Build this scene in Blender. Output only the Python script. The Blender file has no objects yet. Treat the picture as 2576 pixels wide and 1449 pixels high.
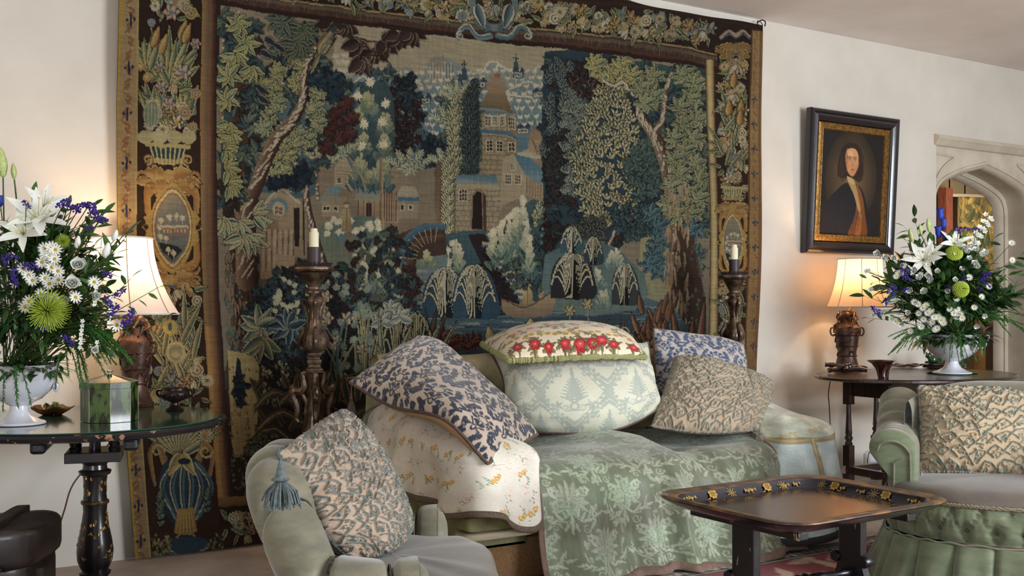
import math, random
import numpy as np
PI = math.pi
# camera model of the place: level camera, horizon row 770 of the 2576x1449 frame, wall_back is the plane y = 0
FPX, HX, HY, EYE, CD = 2600.0, 1288.0, 770.0, 1.18, 5.05
RX, RY, FX, FY = 0.8564, -0.5163, 0.5163, 0.8564
def ray(px, py):
    t = (px-HX)/FPX
    return RX*t+FX, RY*t+FY, (HY-py)/FPX
def on_y(px, py, y=0.0):
    a, b, c = ray(px, py); s = (y+CD)/b
    return (a*s, y, EYE+c*s)
def on_z(px, py, z=0.0):
    a, b, c = ray(px, py); s = (z-EYE)/c
    return (a*s, -CD+b*s, z)
def at_d(px, py, d):
    a, b, c = ray(px, py)
    return (a*d, -CD+b*d, EYE+c*d)
def smooth(pts, n=6):
    P = np.array(pts, float)
    if len(P) < 3: return P
    Q = np.vstack([2*P[0]-P[1], P, 2*P[-1]-P[-2]]); out = []
    for i in range(1, len(Q)-2):
        p0, p1, p2, p3 = Q[i-1], Q[i], Q[i+1], Q[i+2]
        for k in range(n):
            t = k/n
            out.append(.5*((2*p1)+(p2-p0)*t+(2*p0-5*p1+4*p2-p3)*t*t+(3*p1-p0-3*p2+p3)*t**3))
    out.append(P[-1]); return np.array(out)
def lin(c):
    c = np.asarray(c, np.float32); return np.where(c <= .04045, c/12.92, ((c+.055)/1.055)**2.4).astype(np.float32)
import bpy, bmesh
from mathutils import Vector, Matrix
sc = bpy.context.scene; COL = sc.collection
# ---------------------------------------------------------------- camera
cd = bpy.data.cameras.new('camera'); cam = bpy.data.objects.new('camera', cd); COL.objects.link(cam); sc.camera = cam
cam.location = (0, -CD, EYE)
cam.rotation_euler = (PI/2, 0, -math.atan2(FX, FY))
cd.sensor_width = 36; cd.lens = 36*FPX/2576; cd.shift_y = (HY-724.5)/2576; cd.clip_end = 60
# ---------------------------------------------------------------- daylight, exposure
w = bpy.data.worlds.new('room_daylight'); sc.world = w; w.use_nodes = True
w.node_tree.nodes['Background'].inputs[0].default_value = (.80, .88, 1, 1); w.node_tree.nodes['Background'].inputs[1].default_value = .36
def area(name, loc, aim, sx, sy, power, col):
    l = bpy.data.lights.new(name, 'AREA'); l.shape = 'RECTANGLE'; l.size = sx; l.size_y = sy; l.energy = power; l.color = col
    o = bpy.data.objects.new(name, l); COL.objects.link(o); o.location = loc
    o.rotation_euler = (Vector(aim)-Vector(loc)).to_track_quat('-Z', 'Y').to_euler(); return o
area('window_daylight', (5.2, -7.2, 1.7), (2.2, -.6, 1.2), 2.4, 2.0, 400, (.90, .95, 1))
area('window_daylight', (-2.6, -6.4, 1.7), (2.2, -.4, 1.0), 1.6, 1.8, 105, (.92, .96, 1))
sc.view_settings.view_transform = 'Standard'; sc.view_settings.look = 'None'; sc.view_settings.gamma = 1; sc.view_settings.use_curve_mapping = False
sc.view_settings.exposure = 0.0
sc.cycles.use_denoising = True; sc.cycles.max_bounces = 6; sc.cycles.diffuse_bounces = 3; sc.cycles.glossy_bounces = 3; sc.cycles.transmission_bounces = 5; sc.cycles.caustics_reflective = False; sc.cycles.caustics_refractive = False
sc.cycles.adaptive_threshold = .02
# ---------------------------------------------------------------- materials
MATS = {}
def srgb(c): return tuple(float(x) for x in lin(np.array(c[:3])/255.))+(1,)
def M(name, c=(200, 200, 200), rough=.6, metal=0, c2=None, nscale=8, bump=0, bscale=60, attr=None, spec=.5, sheen=0, coat=0, trans=0, emit=None, alpha=1, det=4, stretch=None, lo=.35, hi=.65, weave=0, gain=1):
    if name in MATS: return MATS[name]
    m = bpy.data.materials.new(name); m.use_nodes = True; nt = m.node_tree; N = nt.nodes; L = nt.links; b = N['Principled BSDF']
    b.inputs['Base Color'].default_value = srgb(c); b.inputs['Roughness'].default_value = rough; b.inputs['Metallic'].default_value = metal; b.inputs['Specular IOR Level'].default_value = spec
    b.inputs['Sheen Weight'].default_value = sheen; b.inputs['Coat Weight'].default_value = coat; b.inputs['Coat Roughness'].default_value = .12; b.inputs['Transmission Weight'].default_value = trans
    tc = N.new('ShaderNodeTexCoord'); co = tc.outputs['Object']
    if stretch:
        mp = N.new('ShaderNodeMapping'); mp.inputs['Scale'].default_value = stretch; L.new(co, mp.inputs[0]); co = mp.outputs[0]
    last = None
    if attr:
        a = N.new('ShaderNodeAttribute'); a.attribute_name = 'Col'; last = a.outputs['Color']
        if gain != 1:
            g = N.new('ShaderNodeMix'); g.data_type = 'RGBA'; g.blend_type = 'MULTIPLY'; g.inputs[0].default_value = 1; L.new(last, g.inputs[6]); g.inputs[7].default_value = (gain, gain, gain, 1); last = g.outputs[2]
    if c2 is not None:
        n = N.new('ShaderNodeTexNoise'); n.inputs['Scale'].default_value = nscale; n.inputs['Detail'].default_value = det; n.inputs['Roughness'].default_value = .6; L.new(co, n.inputs['Vector'])
        r = N.new('ShaderNodeValToRGB'); r.color_ramp.elements[0].position = lo; r.color_ramp.elements[1].position = hi
        r.color_ramp.elements[0].color = srgb(c); r.color_ramp.elements[1].color = srgb(c2); L.new(n.outputs[0], r.inputs[0])
        if last is None: last = r.outputs[0]
        else:
            g = N.new('ShaderNodeMix'); g.data_type = 'RGBA'; g.blend_type = 'MULTIPLY'; g.inputs[0].default_value = 1; L.new(last, g.inputs[6]); L.new(r.outputs[0], g.inputs[7]); last = g.outputs[2]
    if last is not None: L.new(last, b.inputs['Base Color'])
    if bump or weave:
        n = N.new('ShaderNodeTexNoise'); n.inputs['Scale'].default_value = bscale; n.inputs['Detail'].default_value = 4; L.new(co, n.inputs['Vector']); h = n.outputs[0]
        if weave:
            wv = N.new('ShaderNodeTexWave'); wv.inputs['Scale'].default_value = weave; wv.inputs['Distortion'].default_value = 1.5; wv.bands_direction = 'Z'; L.new(tc.outputs['Object'], wv.inputs[0])
            wx = N.new('ShaderNodeTexWave'); wx.inputs['Scale'].default_value = weave*.8; wx.inputs['Distortion'].default_value = 1.5; wx.bands_direction = 'X'; L.new(tc.outputs['Object'], wx.inputs[0])
            ad = N.new('ShaderNodeMath'); ad.operation = 'ADD'; L.new(wv.outputs[1], ad.inputs[0]); L.new(wx.outputs[1], ad.inputs[1]); a2 = N.new('ShaderNodeMath'); a2.operation = 'ADD'; L.new(ad.outputs[0], a2.inputs[0]); L.new(h, a2.inputs[1]); h = a2.outputs[0]
        bp = N.new('ShaderNodeBump'); bp.inputs['Strength'].default_value = bump or .3; bp.inputs['Distance'].default_value = .004; L.new(h, bp.inputs['Height']); L.new(bp.outputs[0], b.inputs['Normal'])
    if emit: b.inputs['Emission Color'].default_value = srgb(emit[0]); b.inputs['Emission Strength'].default_value = emit[1]
    MATS[name] = m; return m
# ---------------------------------------------------------------- objects
def thing(name, label, cat, loc=(0, 0, 0), group=None):
    o = bpy.data.objects.new(name, None); COL.objects.link(o); o.location = loc; o.empty_display_size = .05; o['label'] = label; o['category'] = cat
    if group: o['group'] = group
    return o
def tag(o, label=None, cat=None, group=None, kind=None):
    for k, v in (('label', label), ('category', cat), ('group', group), ('kind', kind)):
        if v: o[k] = v
    return o
def origin(p):
    q = Vector((0, 0, 0))
    while p is not None: q = q+p.location; p = p.parent
    return q
def link(name, me, mat, parent=None, loc=None, bevel=0, sub=0, solid=0):
    o = bpy.data.objects.new(name, me); COL.objects.link(o)
    if mat is not None:
        for m in (mat if isinstance(mat, (list, tuple)) else [mat]): me.materials.append(m)
    if parent is not None: o.parent = parent
    if loc is not None: o.location = loc
    if solid: d = o.modifiers.new('s', 'SOLIDIFY'); d.thickness = solid; d.offset = 0
    if bevel: d = o.modifiers.new('b', 'BEVEL'); d.width = bevel; d.segments = 2; d.limit_method = 'ANGLE'
    if sub: d = o.modifiers.new('u', 'SUBSURF'); d.levels = sub; d.render_levels = sub
    return o
class MB:
    def __init__(s): s.v = []; s.f = []; s.n = 0
    def add(s, V, F):
        s.v.append(np.asarray(V, float)); s.f += [tuple(i+s.n for i in f) for f in F]; s.n += len(V); return s
    def box(s, c, d, rz=0, taper=1):
        x, y, z = d[0]/2, d[1]/2, d[2]/2; ca, sa = math.cos(rz), math.sin(rz); V = []
        for a, b, e in ((-1, -1, -1), (1, -1, -1), (1, 1, -1), (-1, 1, -1), (-1, -1, 1), (1, -1, 1), (1, 1, 1), (-1, 1, 1)):
            k = taper if e > 0 else 1; px, py = a*x*k, b*y*k; V.append((c[0]+px*ca-py*sa, c[1]+px*sa+py*ca, c[2]+e*z))
        return s.add(V, [(3, 2, 1, 0), (4, 5, 6, 7), (0, 1, 5, 4), (1, 2, 6, 5), (2, 3, 7, 6), (3, 0, 4, 7)])
    def bar(s, a, b, w, h, up=(0, 0, 1)):
        a, b = Vector(a), Vector(b); d = (b-a).normalized(); u = Vector(up); r = d.cross(u)
        if r.length < 1e-4: r = d.cross(Vector((1, 0, 0)))
        r.normalize(); u = r.cross(d); V = []
        for p in (a, b):
            for i, j in ((-1, -1), (1, -1), (1, 1), (-1, 1)): V.append(tuple(p+r*(i*w/2)+u*(j*h/2)))
        return s.add(V, [(0, 1, 2, 3), (7, 6, 5, 4), (0, 4, 5, 1), (1, 5, 6, 2), (2, 6, 7, 3), (3, 7, 4, 0)])
    def lathe(s, prof, c=(0, 0, 0), n=24, lob=None, ax=None):
        """prof (r, z); lob(angle, r, z) -> r changes the radius"""
        V = []; F = []; m = len(prof)
        for i in range(n):
            a = 2*PI*i/n
            for r, z in prof:
                q = lob(a, r, z) if lob else r
                p = (q*math.cos(a), q*math.sin(a), z)
                if ax is not None: p = tuple(ax @ Vector(p))
                V.append((c[0]+p[0], c[1]+p[1], c[2]+p[2]))
        for i in range(n):
            j = (i+1) % n
            for k in range(m-1): F.append((i*m+k, j*m+k, j*m+k+1, i*m+k+1))
        s.add(V, F)
        if prof[0][0] > 1e-4: s.f.append(tuple(s.n-n*m+i*m for i in range(n))[::-1])
        if prof[-1][0] > 1e-4: s.f.append(tuple(s.n-n*m+i*m+m-1 for i in range(n)))
        return s
    def tube(s, pts, r, n=8, r2=None, sm=0, rad=None, flat=1):
        P = smooth(pts, sm) if sm else np.array(pts, float); N = len(P); V = []; F = []; pv = None
        for i in range(N):
            d = Vector(P[min(N-1, i+1)]-P[max(0, i-1)]); d = d.normalized() if d.length > 1e-9 else Vector((0, 0, 1))
            if pv is None: pv = d.cross(Vector((0, 0, 1))); pv = pv.normalized() if pv.length > 1e-3 else Vector((1, 0, 0))
            pv = pv-d*pv.dot(d); pv = pv.normalized() if pv.length > 1e-6 else Vector((1, 0, 0)); q = d.cross(pv)
            t = i/max(1, N-1); R = rad(t) if rad else (r+((r if r2 is None else r2)-r)*t)
            for k in range(n):
                a = 2*PI*k/n; V.append(tuple(Vector(P[i])+pv*(R*math.cos(a))+q*(R*flat*math.sin(a))))
        for i in range(N-1):
            for k in range(n): j = (k+1) % n; F.append((i*n+k, i*n+j, (i+1)*n+j, (i+1)*n+k))
        F.append(tuple(range(n))[::-1]); F.append(tuple((N-1)*n+k for k in range(n)))
        return s.add(V, F)
    def ball(s, c, r, n=8, m=5, ax=None):
        r = (r, r, r) if np.isscalar(r) else r; V = []; F = []
        for i in range(m+1):
            p = PI*i/m
            for k in range(n):
                a = 2*PI*k/n; v = Vector((r[0]*math.sin(p)*math.cos(a), r[1]*math.sin(p)*math.sin(a), r[2]*math.cos(p)))
                if ax is not None: v = ax @ v
                V.append((c[0]+v.x, c[1]+v.y, c[2]+v.z))
        for i in range(m):
            for k in range(n): j = (k+1) % n; F.append((i*n+k, (i+1)*n+k, (i+1)*n+j, i*n+j))
        return s.add(V, F)
    def grid(s, P, cu=False, cv=False):
        P = np.asarray(P, float); H, W = P.shape[:2]; F = []
        for i in range(H-(not cv)):
            for j in range(W-(not cu)): F.append((i*W+j, i*W+(j+1) % W, ((i+1) % H)*W+(j+1) % W, ((i+1) % H)*W+j))
        return s.add(P.reshape(-1, 3), F)
    def extr(s, poly, O, U, Vv, D):
        """polygon in the (U, V) plane at O, pushed along D"""
        O, U, Vv, D = map(lambda t: np.array(t, float), (O, U, Vv, D)); n = len(poly)
        a = [O+U*p[0]+Vv*p[1] for p in poly]; V = a+[p+D for p in a]
        return s.add(V, [tuple(range(n))[::-1], tuple(range(n, 2*n))]+[(i, (i+1) % n, n+(i+1) % n, n+i) for i in range(n)])
    def make(s, name, mat, parent=None, smooth_=True, o=None, **kw):
        V = np.vstack(s.v); q = origin(parent) if o is None else Vector(o); V = V-np.array(q)
        me = bpy.data.meshes.new(name); me.from_pydata(V.tolist(), [], s.f)
        if smooth_:
            me.polygons.foreach_set('use_smooth', [True]*len(me.polygons))
            if smooth_ != 'all': me.set_sharp_from_angle(angle=math.radians(40))
        me.update(); ob = link(name, me, mat, parent, **kw)
        if parent is None: ob.location = q
        bm = bmesh.new(); bm.from_mesh(me); bmesh.ops.recalc_face_normals(bm, faces=bm.faces); bm.to_mesh(me); bm.free()
        return ob
def sheet(name, P, mat, parent=None, cv=None, cu=False, o=None, uv=None, **kw):
    """dense quad surface from an array of points; cv a painted canvas carried as vertex colours"""
    P = np.asarray(P, np.float32); H, W = P.shape[:2]; q = origin(parent) if o is None else Vector(o)
    V = (P.reshape(-1, 3)-np.array(q, np.float32)).astype(np.float32)
    i, j = np.meshgrid(np.arange(H-1), np.arange(W if cu else W-1), indexing='ij'); a = i*W+j; b = i*W+(j+1) % W
    F = np.stack([a, b, b+W, a+W], -1).reshape(-1, 4).astype(np.int32); n = len(F)
    me = bpy.data.meshes.new(name); me.vertices.add(len(V)); me.vertices.foreach_set('co', V.ravel()); me.loops.add(n*4); me.loops.foreach_set('vertex_index', F.ravel())
    me.polygons.add(n); me.polygons.foreach_set('loop_start', np.arange(0, n*4, 4, dtype=np.int32)); me.polygons.foreach_set('use_smooth', np.ones(n, bool)); me.update(calc_edges=True)
    if cv is not None:
        if uv is None:
            uu, vv = np.meshgrid(np.linspace(0, cv.W-1, W), np.linspace(0, cv.H-1, H))
        else: uu, vv = uv[0]*(cv.W-1), uv[1]*(cv.H-1)
        C = cv.C[np.clip(np.round(vv).astype(int), 0, cv.H-1), np.clip(np.round(uu).astype(int), 0, cv.W-1)].reshape(-1, 3)
        at = me.color_attributes.new('Col', 'FLOAT_COLOR', 'POINT'); at.data.foreach_set('color', np.hstack([lin(C), np.ones((len(C), 1), np.float32)]).astype(np.float32).ravel())
    ob = link(name, me, mat, parent, **kw)
    if parent is None: ob.location = q
    return ob
def copyt(o, parent=None):
    c = o.copy(); COL.objects.link(c)
    if parent is not None: c.parent = parent
    for ch in o.children: copyt(ch, c)
    return c
def crv(ctrl, nu, nv):
    """smooth surface through a small grid of control points"""
    A = np.array(ctrl, float); R = []
    def sm(Q, n):
        P = np.vstack([[2*Q[0]-Q[1]], Q, [2*Q[-1]-Q[-2]]]); m = len(Q)-1; T = np.linspace(0, m, n); out = []
        for t in T:
            i = min(m-1, int(t)); f = t-i; p0, p1, p2, p3 = P[i], P[i+1], P[i+2], P[i+3]
            out.append(.5*(2*p1+(p2-p0)*f+(2*p0-5*p1+4*p2-p3)*f*f+(3*p1-p0-3*p2+p3)*f**3))
        return np.array(out)
    R = np.array([sm(r, nu) for r in A]); return sm(R, nv)
def normals(P):
    du = np.gradient(P, axis=1); dv = np.gradient(P, axis=0); n = np.cross(du, dv); return n/(np.linalg.norm(n, axis=2, keepdims=True)+1e-9)
def vnoise(h, w, cell, seed):
    r = np.random.RandomState(seed)
    cy, cx = (cell, cell) if not isinstance(cell, tuple) else cell
    gh, gw = int(h/cy)+3, int(w/cx)+3
    g = r.rand(gh, gw)
    y = np.arange(h)/cy; x = np.arange(w)/cx
    yi = y.astype(int); xi = x.astype(int); fy = (y-yi)[:, None]; fx = (x-xi)[None, :]
    fy = fy*fy*(3-2*fy); fx = fx*fx*(3-2*fx)
    a = g[yi][:, xi]; b = g[yi][:, xi+1]; c = g[yi+1][:, xi]; d = g[yi+1][:, xi+1]
    return (a*(1-fx)+b*fx)*(1-fy)+(c*(1-fx)+d*fx)*fy
class Cv:
    """a painted cloth pattern held as an array; T maps drawing coordinates to cells"""
    def __init__(s, W, H, base=(0, 0, 0), T=None, k=1.0, seed=3):
        s.W, s.H, s.k = W, H, k
        s.C = np.zeros((H, W, 3), np.float32); s.C[:] = np.array(base)/255.
        s.R = np.zeros((H, W), np.float32); s.wf = 1.0; s.halo = 0; s.T = T or (lambda p: np.asarray(p, float)); s.r = random.Random(seed)
    def box(s, x0, y0, x1, y1):
        x0 = max(0, int(x0)); y0 = max(0, int(y0)); x1 = min(s.W, int(x1)+2); y1 = min(s.H, int(y1)+2)
        if x1 <= x0 or y1 <= y0: return None
        yy, xx = np.mgrid[y0:y1, x0:x1]
        return slice(y0, y1), slice(x0, x1), xx.astype(np.float32), yy.astype(np.float32)
    def put(s, sl, m, c, rel=None):
        v = s.C[sl[0], sl[1]]
        v[m] = (np.array(c, np.float32)/255.) if np.ndim(c) == 1 else c[m]
        if rel is not None: s.R[sl[0], sl[1]][m] = rel if np.ndim(rel) == 0 else rel[m]
    def mask(s, P):
        b = s.box(P[:, 0].min(), P[:, 1].min(), P[:, 0].max(), P[:, 1].max())
        if b is None: return None, None
        xx, yy = b[2], b[3]; m = np.zeros(xx.shape, bool); n = len(P)
        for i in range(n):
            x1, y1 = P[i]; x2, y2 = P[(i+1) % n]
            if y1 == y2: continue
            m ^= ((y1 > yy) != (y2 > yy)) & (xx < (x2-x1)*(yy-y1)/(y2-y1)+x1)
        return b, m
    def poly(s, pts, c, c2=None, rel=None, jag=0, sm=0, axis=1):
        """filled polygon; c2 blends along the axis, jag gives the saw-tooth hatching of weaving"""
        P = smooth(list(pts)+[pts[0]], sm)[:-1] if sm else np.array(pts, float)
        P = s.T(P); b, m = s.mask(P)
        if b is None: return
        c = np.array(c, np.float32)/255.
        if c2 is not None:
            c2 = np.array(c2, np.float32)/255.
            q = b[3] if axis else b[2]; lo, hi = q[m].min() if m.any() else 0, q[m].max() if m.any() else 1
            t = (q-lo)/max(1, hi-lo)
            if jag: t = t+(((b[2] if axis else b[3])*0.37) % 1-.5)*jag
            t = np.clip(t, 0, 1)[..., None]
            col = c*(1-t)+c2*t
        else: col = np.broadcast_to(c, m.shape+(3,))
        s.put(b, m, col, rel)
    def ell(s, x, y, rx, ry, c, ang=0, rel=None):
        a = np.linspace(0, 2*PI, 22)[:-1]; ca, sa = math.cos(ang), math.sin(ang)
        u, v = rx*np.cos(a), ry*np.sin(a)
        s.poly(np.stack([x+u*ca-v*sa, y+u*sa+v*ca], 1), c, rel=rel)
    def line(s, pts, w, c, w2=None, c2=None, rel=None, sm=5):
        """stroke; w2 the end width, c2 the colour of its far side"""
        P = s.T(smooth(pts, sm) if sm and len(pts) > 2 else np.array(pts, float)); w2 = w if w2 is None else w2
        n = len(P)-1
        wm = max(w, w2)*s.k/2+1
        b = s.box(P[:, 0].min()-wm, P[:, 1].min()-wm, P[:, 0].max()+wm, P[:, 1].max()+wm)
        if b is None: return
        xx, yy = b[2], b[3]; best = np.full(xx.shape, 9e9, np.float32); sd = np.zeros_like(best)
        for i in range(n):
            x1, y1 = P[i]; dx, dy = P[i+1]-P[i]; L = dx*dx+dy*dy
            if L < 1e-9: continue
            t = np.clip(((xx-x1)*dx+(yy-y1)*dy)/L, 0, 1)
            d = np.hypot(xx-x1-t*dx, yy-y1-t*dy); hw = max(.45, (w+(w2-w)*(i+.5)/n)*s.k/2); d = d/hw
            q = d < best; best[q] = d[q]
            if c2 is not None: sd[q] = (((xx-x1)*dy-(yy-y1)*dx)/math.sqrt(L)/hw)[q]
        m = best < 1
        if c2 is None: s.put(b, m, c, rel)
        else:
            t = np.clip(sd*.5+.5, 0, 1)[..., None]
            s.put(b, m, np.array(c2, np.float32)/255.*(1-t)+np.array(c, np.float32)/255.*t, rel)
        if rel is not None and np.ndim(rel) == 0 and rel > 0:
            v = s.R[b[0], b[1]]; v[m] = rel*np.sqrt(np.clip(1-best[m]**2, 0, 1))
    def leaf(s, x, y, ang, L, W, ca, cb=None, co=None, rib=None, lobes=0, ol=.18, bend=0, rel=None, tipw=.66):
        """leaf from base (x,y) towards ang; ca / cb its two halves, co its outline, rib its midrib"""
        s.leafT(s.T(np.array([[x, y], [x+L*math.cos(ang), y+L*math.sin(ang)]])), W*s.k*s.wf, ca, cb, co, rib, lobes, ol, bend, rel, tipw)
    def leafT(s, P, W, ca, cb, co, rib, lobes, ol, bend, rel, tipw):
        x0, y0 = P[0]; dx, dy = P[1]-P[0]; L = math.hypot(dx, dy)+1e-6
        m_ = W+abs(bend)*L
        b = s.box(min(x0, x0+dx)-m_, min(y0, y0+dy)-m_, max(x0, x0+dx)+m_, max(y0, y0+dy)+m_)
        if b is None: return
        xx, yy = b[2]-x0, b[3]-y0
        t = (xx*dx+yy*dy)/L/L; n = (yy*dx-xx*dy)/L
        tc = np.clip(t, 0, 1)
        n = n-bend*L*4*tc*(1-tc)
        w = W/2*np.clip(np.sin(PI*tc**tipw), 0, 1)**.75
        if lobes: w = w*(.72+.42*np.abs(np.sin(PI*lobes*tc)))
        a = np.abs(n); m = (a < w) & (t > 0) & (t < 1)
        if not m.any(): return
        ca = np.array(ca, np.float32)/255.; cb = ca if cb is None else np.array(cb, np.float32)/255.
        g = np.clip(.5+n/np.maximum(w, .5)*1.3, 0, 1)[..., None]
        col = ca*(1-g)+cb*g
        if co is not None:
            e = a > w*(1-2*ol)
            if W > 3: col[e] = np.array(co, np.float32)/255.
            else: col[e] = (col[e]+np.array(co, np.float32)/255.)/2
        if rib is not None and W > 4: col[a < .55] = np.array(rib, np.float32)/255.
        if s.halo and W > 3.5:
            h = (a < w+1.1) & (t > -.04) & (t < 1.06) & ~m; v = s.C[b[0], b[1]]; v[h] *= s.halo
        s.put(b, m, col, rel)
    def j(s, c, d=10):
        v = s.r.uniform(-d, d); return (max(0, c[0]+v+s.r.uniform(-d, d)*.3), max(0, c[1]+v), max(0, c[2]+v+s.r.uniform(-d, d)*.3))
    def frond(s, pts, n, L, W, ca, cb=None, co=None, spread=1.0, stem=None, lobes=0, **kw):
        """stem with leaves on both sides"""
        P = smooth(pts, 8)
        if stem: s.line(pts, stem[0], stem[1], stem[0]*.4)
        for i in range(n):
            f = (i+1)/(n+.5); q = P[min(len(P)-2, int(f*(len(P)-1)))]; d = P[min(len(P)-1, int(f*(len(P)-1))+1)]-q
            a = math.atan2(d[1], d[0]); l = L*(1-.45*abs(f-.45))
            for sg in (-1, 1):
                s.leaf(q[0], q[1], a+sg*spread*(1-.35*f), l, W, s.j(ca), s.j(cb) if cb else None, co, lobes=lobes, bend=-.05*sg, **kw)
        s.leaf(P[-1][0], P[-1][1], a, L*.8, W, ca, cb, co, **kw)
    def rosette(s, x, y, n, L, W, ca, cb=None, co=None, a0=0, a1=2*PI, lobes=0, rib=None, **kw):
        for i in range(n):
            a = a0+(a1-a0)*(i+.5)/n+s.r.uniform(-.12, .12)
            s.leaf(x, y, a, L*s.r.uniform(.8, 1.1), W, s.j(ca), s.j(cb) if cb else None, co, rib, lobes, bend=s.r.uniform(-.06, .06), **kw)
    def flower(s, x, y, r, n, c, cc, co=None, wr=.8, a0=0):
        for i in range(n):
            a = a0+2*PI*i/n
            s.leaf(x, y, a, r, r*wr*4/n+1, s.j(c, 6), None, co, tipw=.75)
        s.ell(x, y, r*.25, r*.25, cc)
    def scroll(s, x, y, r, a0, turns, w, c, c2=None, rel=None, sg=1):
        pts = []
        N = int(10*turns)+4
        for i in range(N):
            f = i/(N-1); a = a0+sg*2*PI*turns*f; q = r*(1-.82*f); pts.append((x+q*math.cos(a), y+q*math.sin(a)))
        s.line(pts, w, c, w*.6, c2, sm=3, rel=rel)
    def weave(s, jag=1.6, seed=5, grain=.10):
        """small vertical slips between neighbouring columns and thread-to-thread colour"""
        H, W = s.H, s.W; r = np.random.RandomState(seed)
        off = np.round((r.rand(W)-.5)*jag+(vnoise(1, W, 9, seed)[0]-.5)*2).astype(int)
        yy = np.clip(np.arange(H)[:, None]+off[None, :]*(vnoise(H, W, 14, seed+1) > .38), 0, H-1)
        s.C = s.C[yy, np.arange(W)[None, :]]
        g = 1+grain*((r.rand(H, W)-.5)+1.3*(vnoise(H, W, (1.5, 22), seed+2)-.5)+1.1*(vnoise(H, W, (60, 40), seed+3)-.5)+.8*(vnoise(H, W, (18, 2.2), seed+4)-.5))
        s.C = np.clip(s.C*g[..., None].astype(np.float32), 0, 1)
# ---------------------------------------------------------------- the woven picture of the tapestry
TW, TH, TDEP = 1020, 790, -0.055
def t_edges(v): return 297+np.interp(v, [0, .3, .6, .75, .9, 1], [4, -4, 2, 12, 30, 42]), 1919+np.interp(v, [0, .3, .62, 1], [0, 0, -8, -22])
def t_top(x): return 3.035+0*x-.012*np.abs(np.sin((x-4.92)*PI/1.15))
def tapT(p):
    p = np.asarray(p, float); t = (p[:, 0]-HX)/FPX
    a = RX*t+FX; b = RY*t+FY; s = (TDEP+CD)/b
    x = a*s; z = EYE+s*(HY-p[:, 1])/FPX
    v = 1-z/t_top(x); xl, xr = t_edges(np.clip(v, 0, 1))
    return np.stack([(p[:, 0]-xl)/(xr-xl)*(TW-1), v*(TH-1)], 1)
BR, NV, TE, BL, GR, OL, TA, CR, BE, GO, MA, DK = (50, 34, 27), (27, 37, 52), (48, 72, 80), (72, 100, 118), (96, 106, 86), (126, 122, 84), (158, 134, 98), (200, 184, 142), (140, 127, 108), (150, 112, 62), (74, 38, 34), (30, 27, 28)
def palms(c, x0, y0, x1, y1, dx, dy, col=(186, 172, 134), h=14):
    y = y0; k = 0
    while y < y1:
        x = x0+(k % 2)*dx/2
        while x < x1:
            X, Y = x+c.r.uniform(-3, 3), y+c.r.uniform(-3, 3)
            c.line([(X, Y), (X, Y+h)], 1.6, (150, 138, 112))
            for a in (-.5, .15, .75, 1.57, 2.4, 3.0, 3.6): c.leaf(X, Y, a, h*.56, 2.6, c.j(col, 8))
            x += dx
        y += dy; k += 1
def tuft(c, x, y, n, w, h, c0, c1, dk=None):
    """weeping feathery foliage: light threads falling from a crest"""
    for i in range(n):
        a = c.r.uniform(-1, 1); d = c.r.uniform(0, 1)
        X, Y = x+a*w*(.35+.65*d), y+d*h*.7+abs(a)*h*.15
        q = tuple(c0[k]*(1-d)+c1[k]*d for k in range(3))
        c.leaf(X, Y, PI/2+a*.7, h*.3, 4.5, c.j(q, 9), tipw=.4)
def star(c, x, y, r, col): c.rosette(x, y, 9, r, 4.5, col)
def fountain(c, x, y, w, h, n, col, dk, lw=5):
    """clump of arching reeds"""
    c.poly([(x-w*.98, y), (x-w*.95, y-h*.55), (x-w*.6, y-h*.9), (x, y-h*1.02), (x+w*.6, y-h*.9), (x+w*.95, y-h*.55), (x+w*.98, y)], dk, jag=.4, sm=4)
    for i in sorted(range(n), key=lambda i: -abs(i-(n-1)/2)):
        f = (i+.5)/n*2-1; s = 1 if f > 0 else -1; a = abs(f)
        ty = y-h*math.sqrt(1-.86*a*a); px_ = x+f*w*.62
        pts = [(x+f*w*.26, y), (x+f*w*.40, y-(y-ty)*.55), (px_, ty+h*.03), (px_+s*w*.13, ty), (px_+s*w*.26, ty+h*.06), (px_+s*w*.33, ty+h*.17)]
        q = c.j(col, 12); c.line(pts, lw*1.25, tuple(v*.45 for v in dk), lw*1.4, None); c.line([(px-.5, py-.5) for px, py in pts], lw*.6, tuple(v*.85 for v in q), lw*.95)
def oak(c, x, y, n, L, W, a0=0, a1=2*PI, ca=None, cb=None, co=None):
    c.rosette(x, y, n, L, W, ca or (104, 112, 88), cb or (44, 70, 74), co or (148, 140, 100), a0, a1, lobes=4, rib=(138, 132, 96), ol=.13)
def bush(c, reg, n, L, W, ca, cb, co, lobes=0, up=None, clus=5):
    """whorls of leaves scattered over an elliptic region (cx, cy, rx, ry)"""
    cx, cy, rx, ry = reg; k = []
    for i in range(n):
        a = i*2.39996; q = math.sqrt((i+.5)/n); k.append((cx+rx*q*math.cos(a)+c.r.uniform(-4, 4), cy+ry*q*math.sin(a)+c.r.uniform(-4, 4)))
    k.sort(key=lambda t: t[1])
    for x, y in k: c.rosette(x, y, clus, L, W, ca, cb, co, (up or 0)-1.5 if up is not None else c.r.uniform(0, 6), (up+1.5) if up is not None else c.r.uniform(0, 6)+6.28, lobes)
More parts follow.
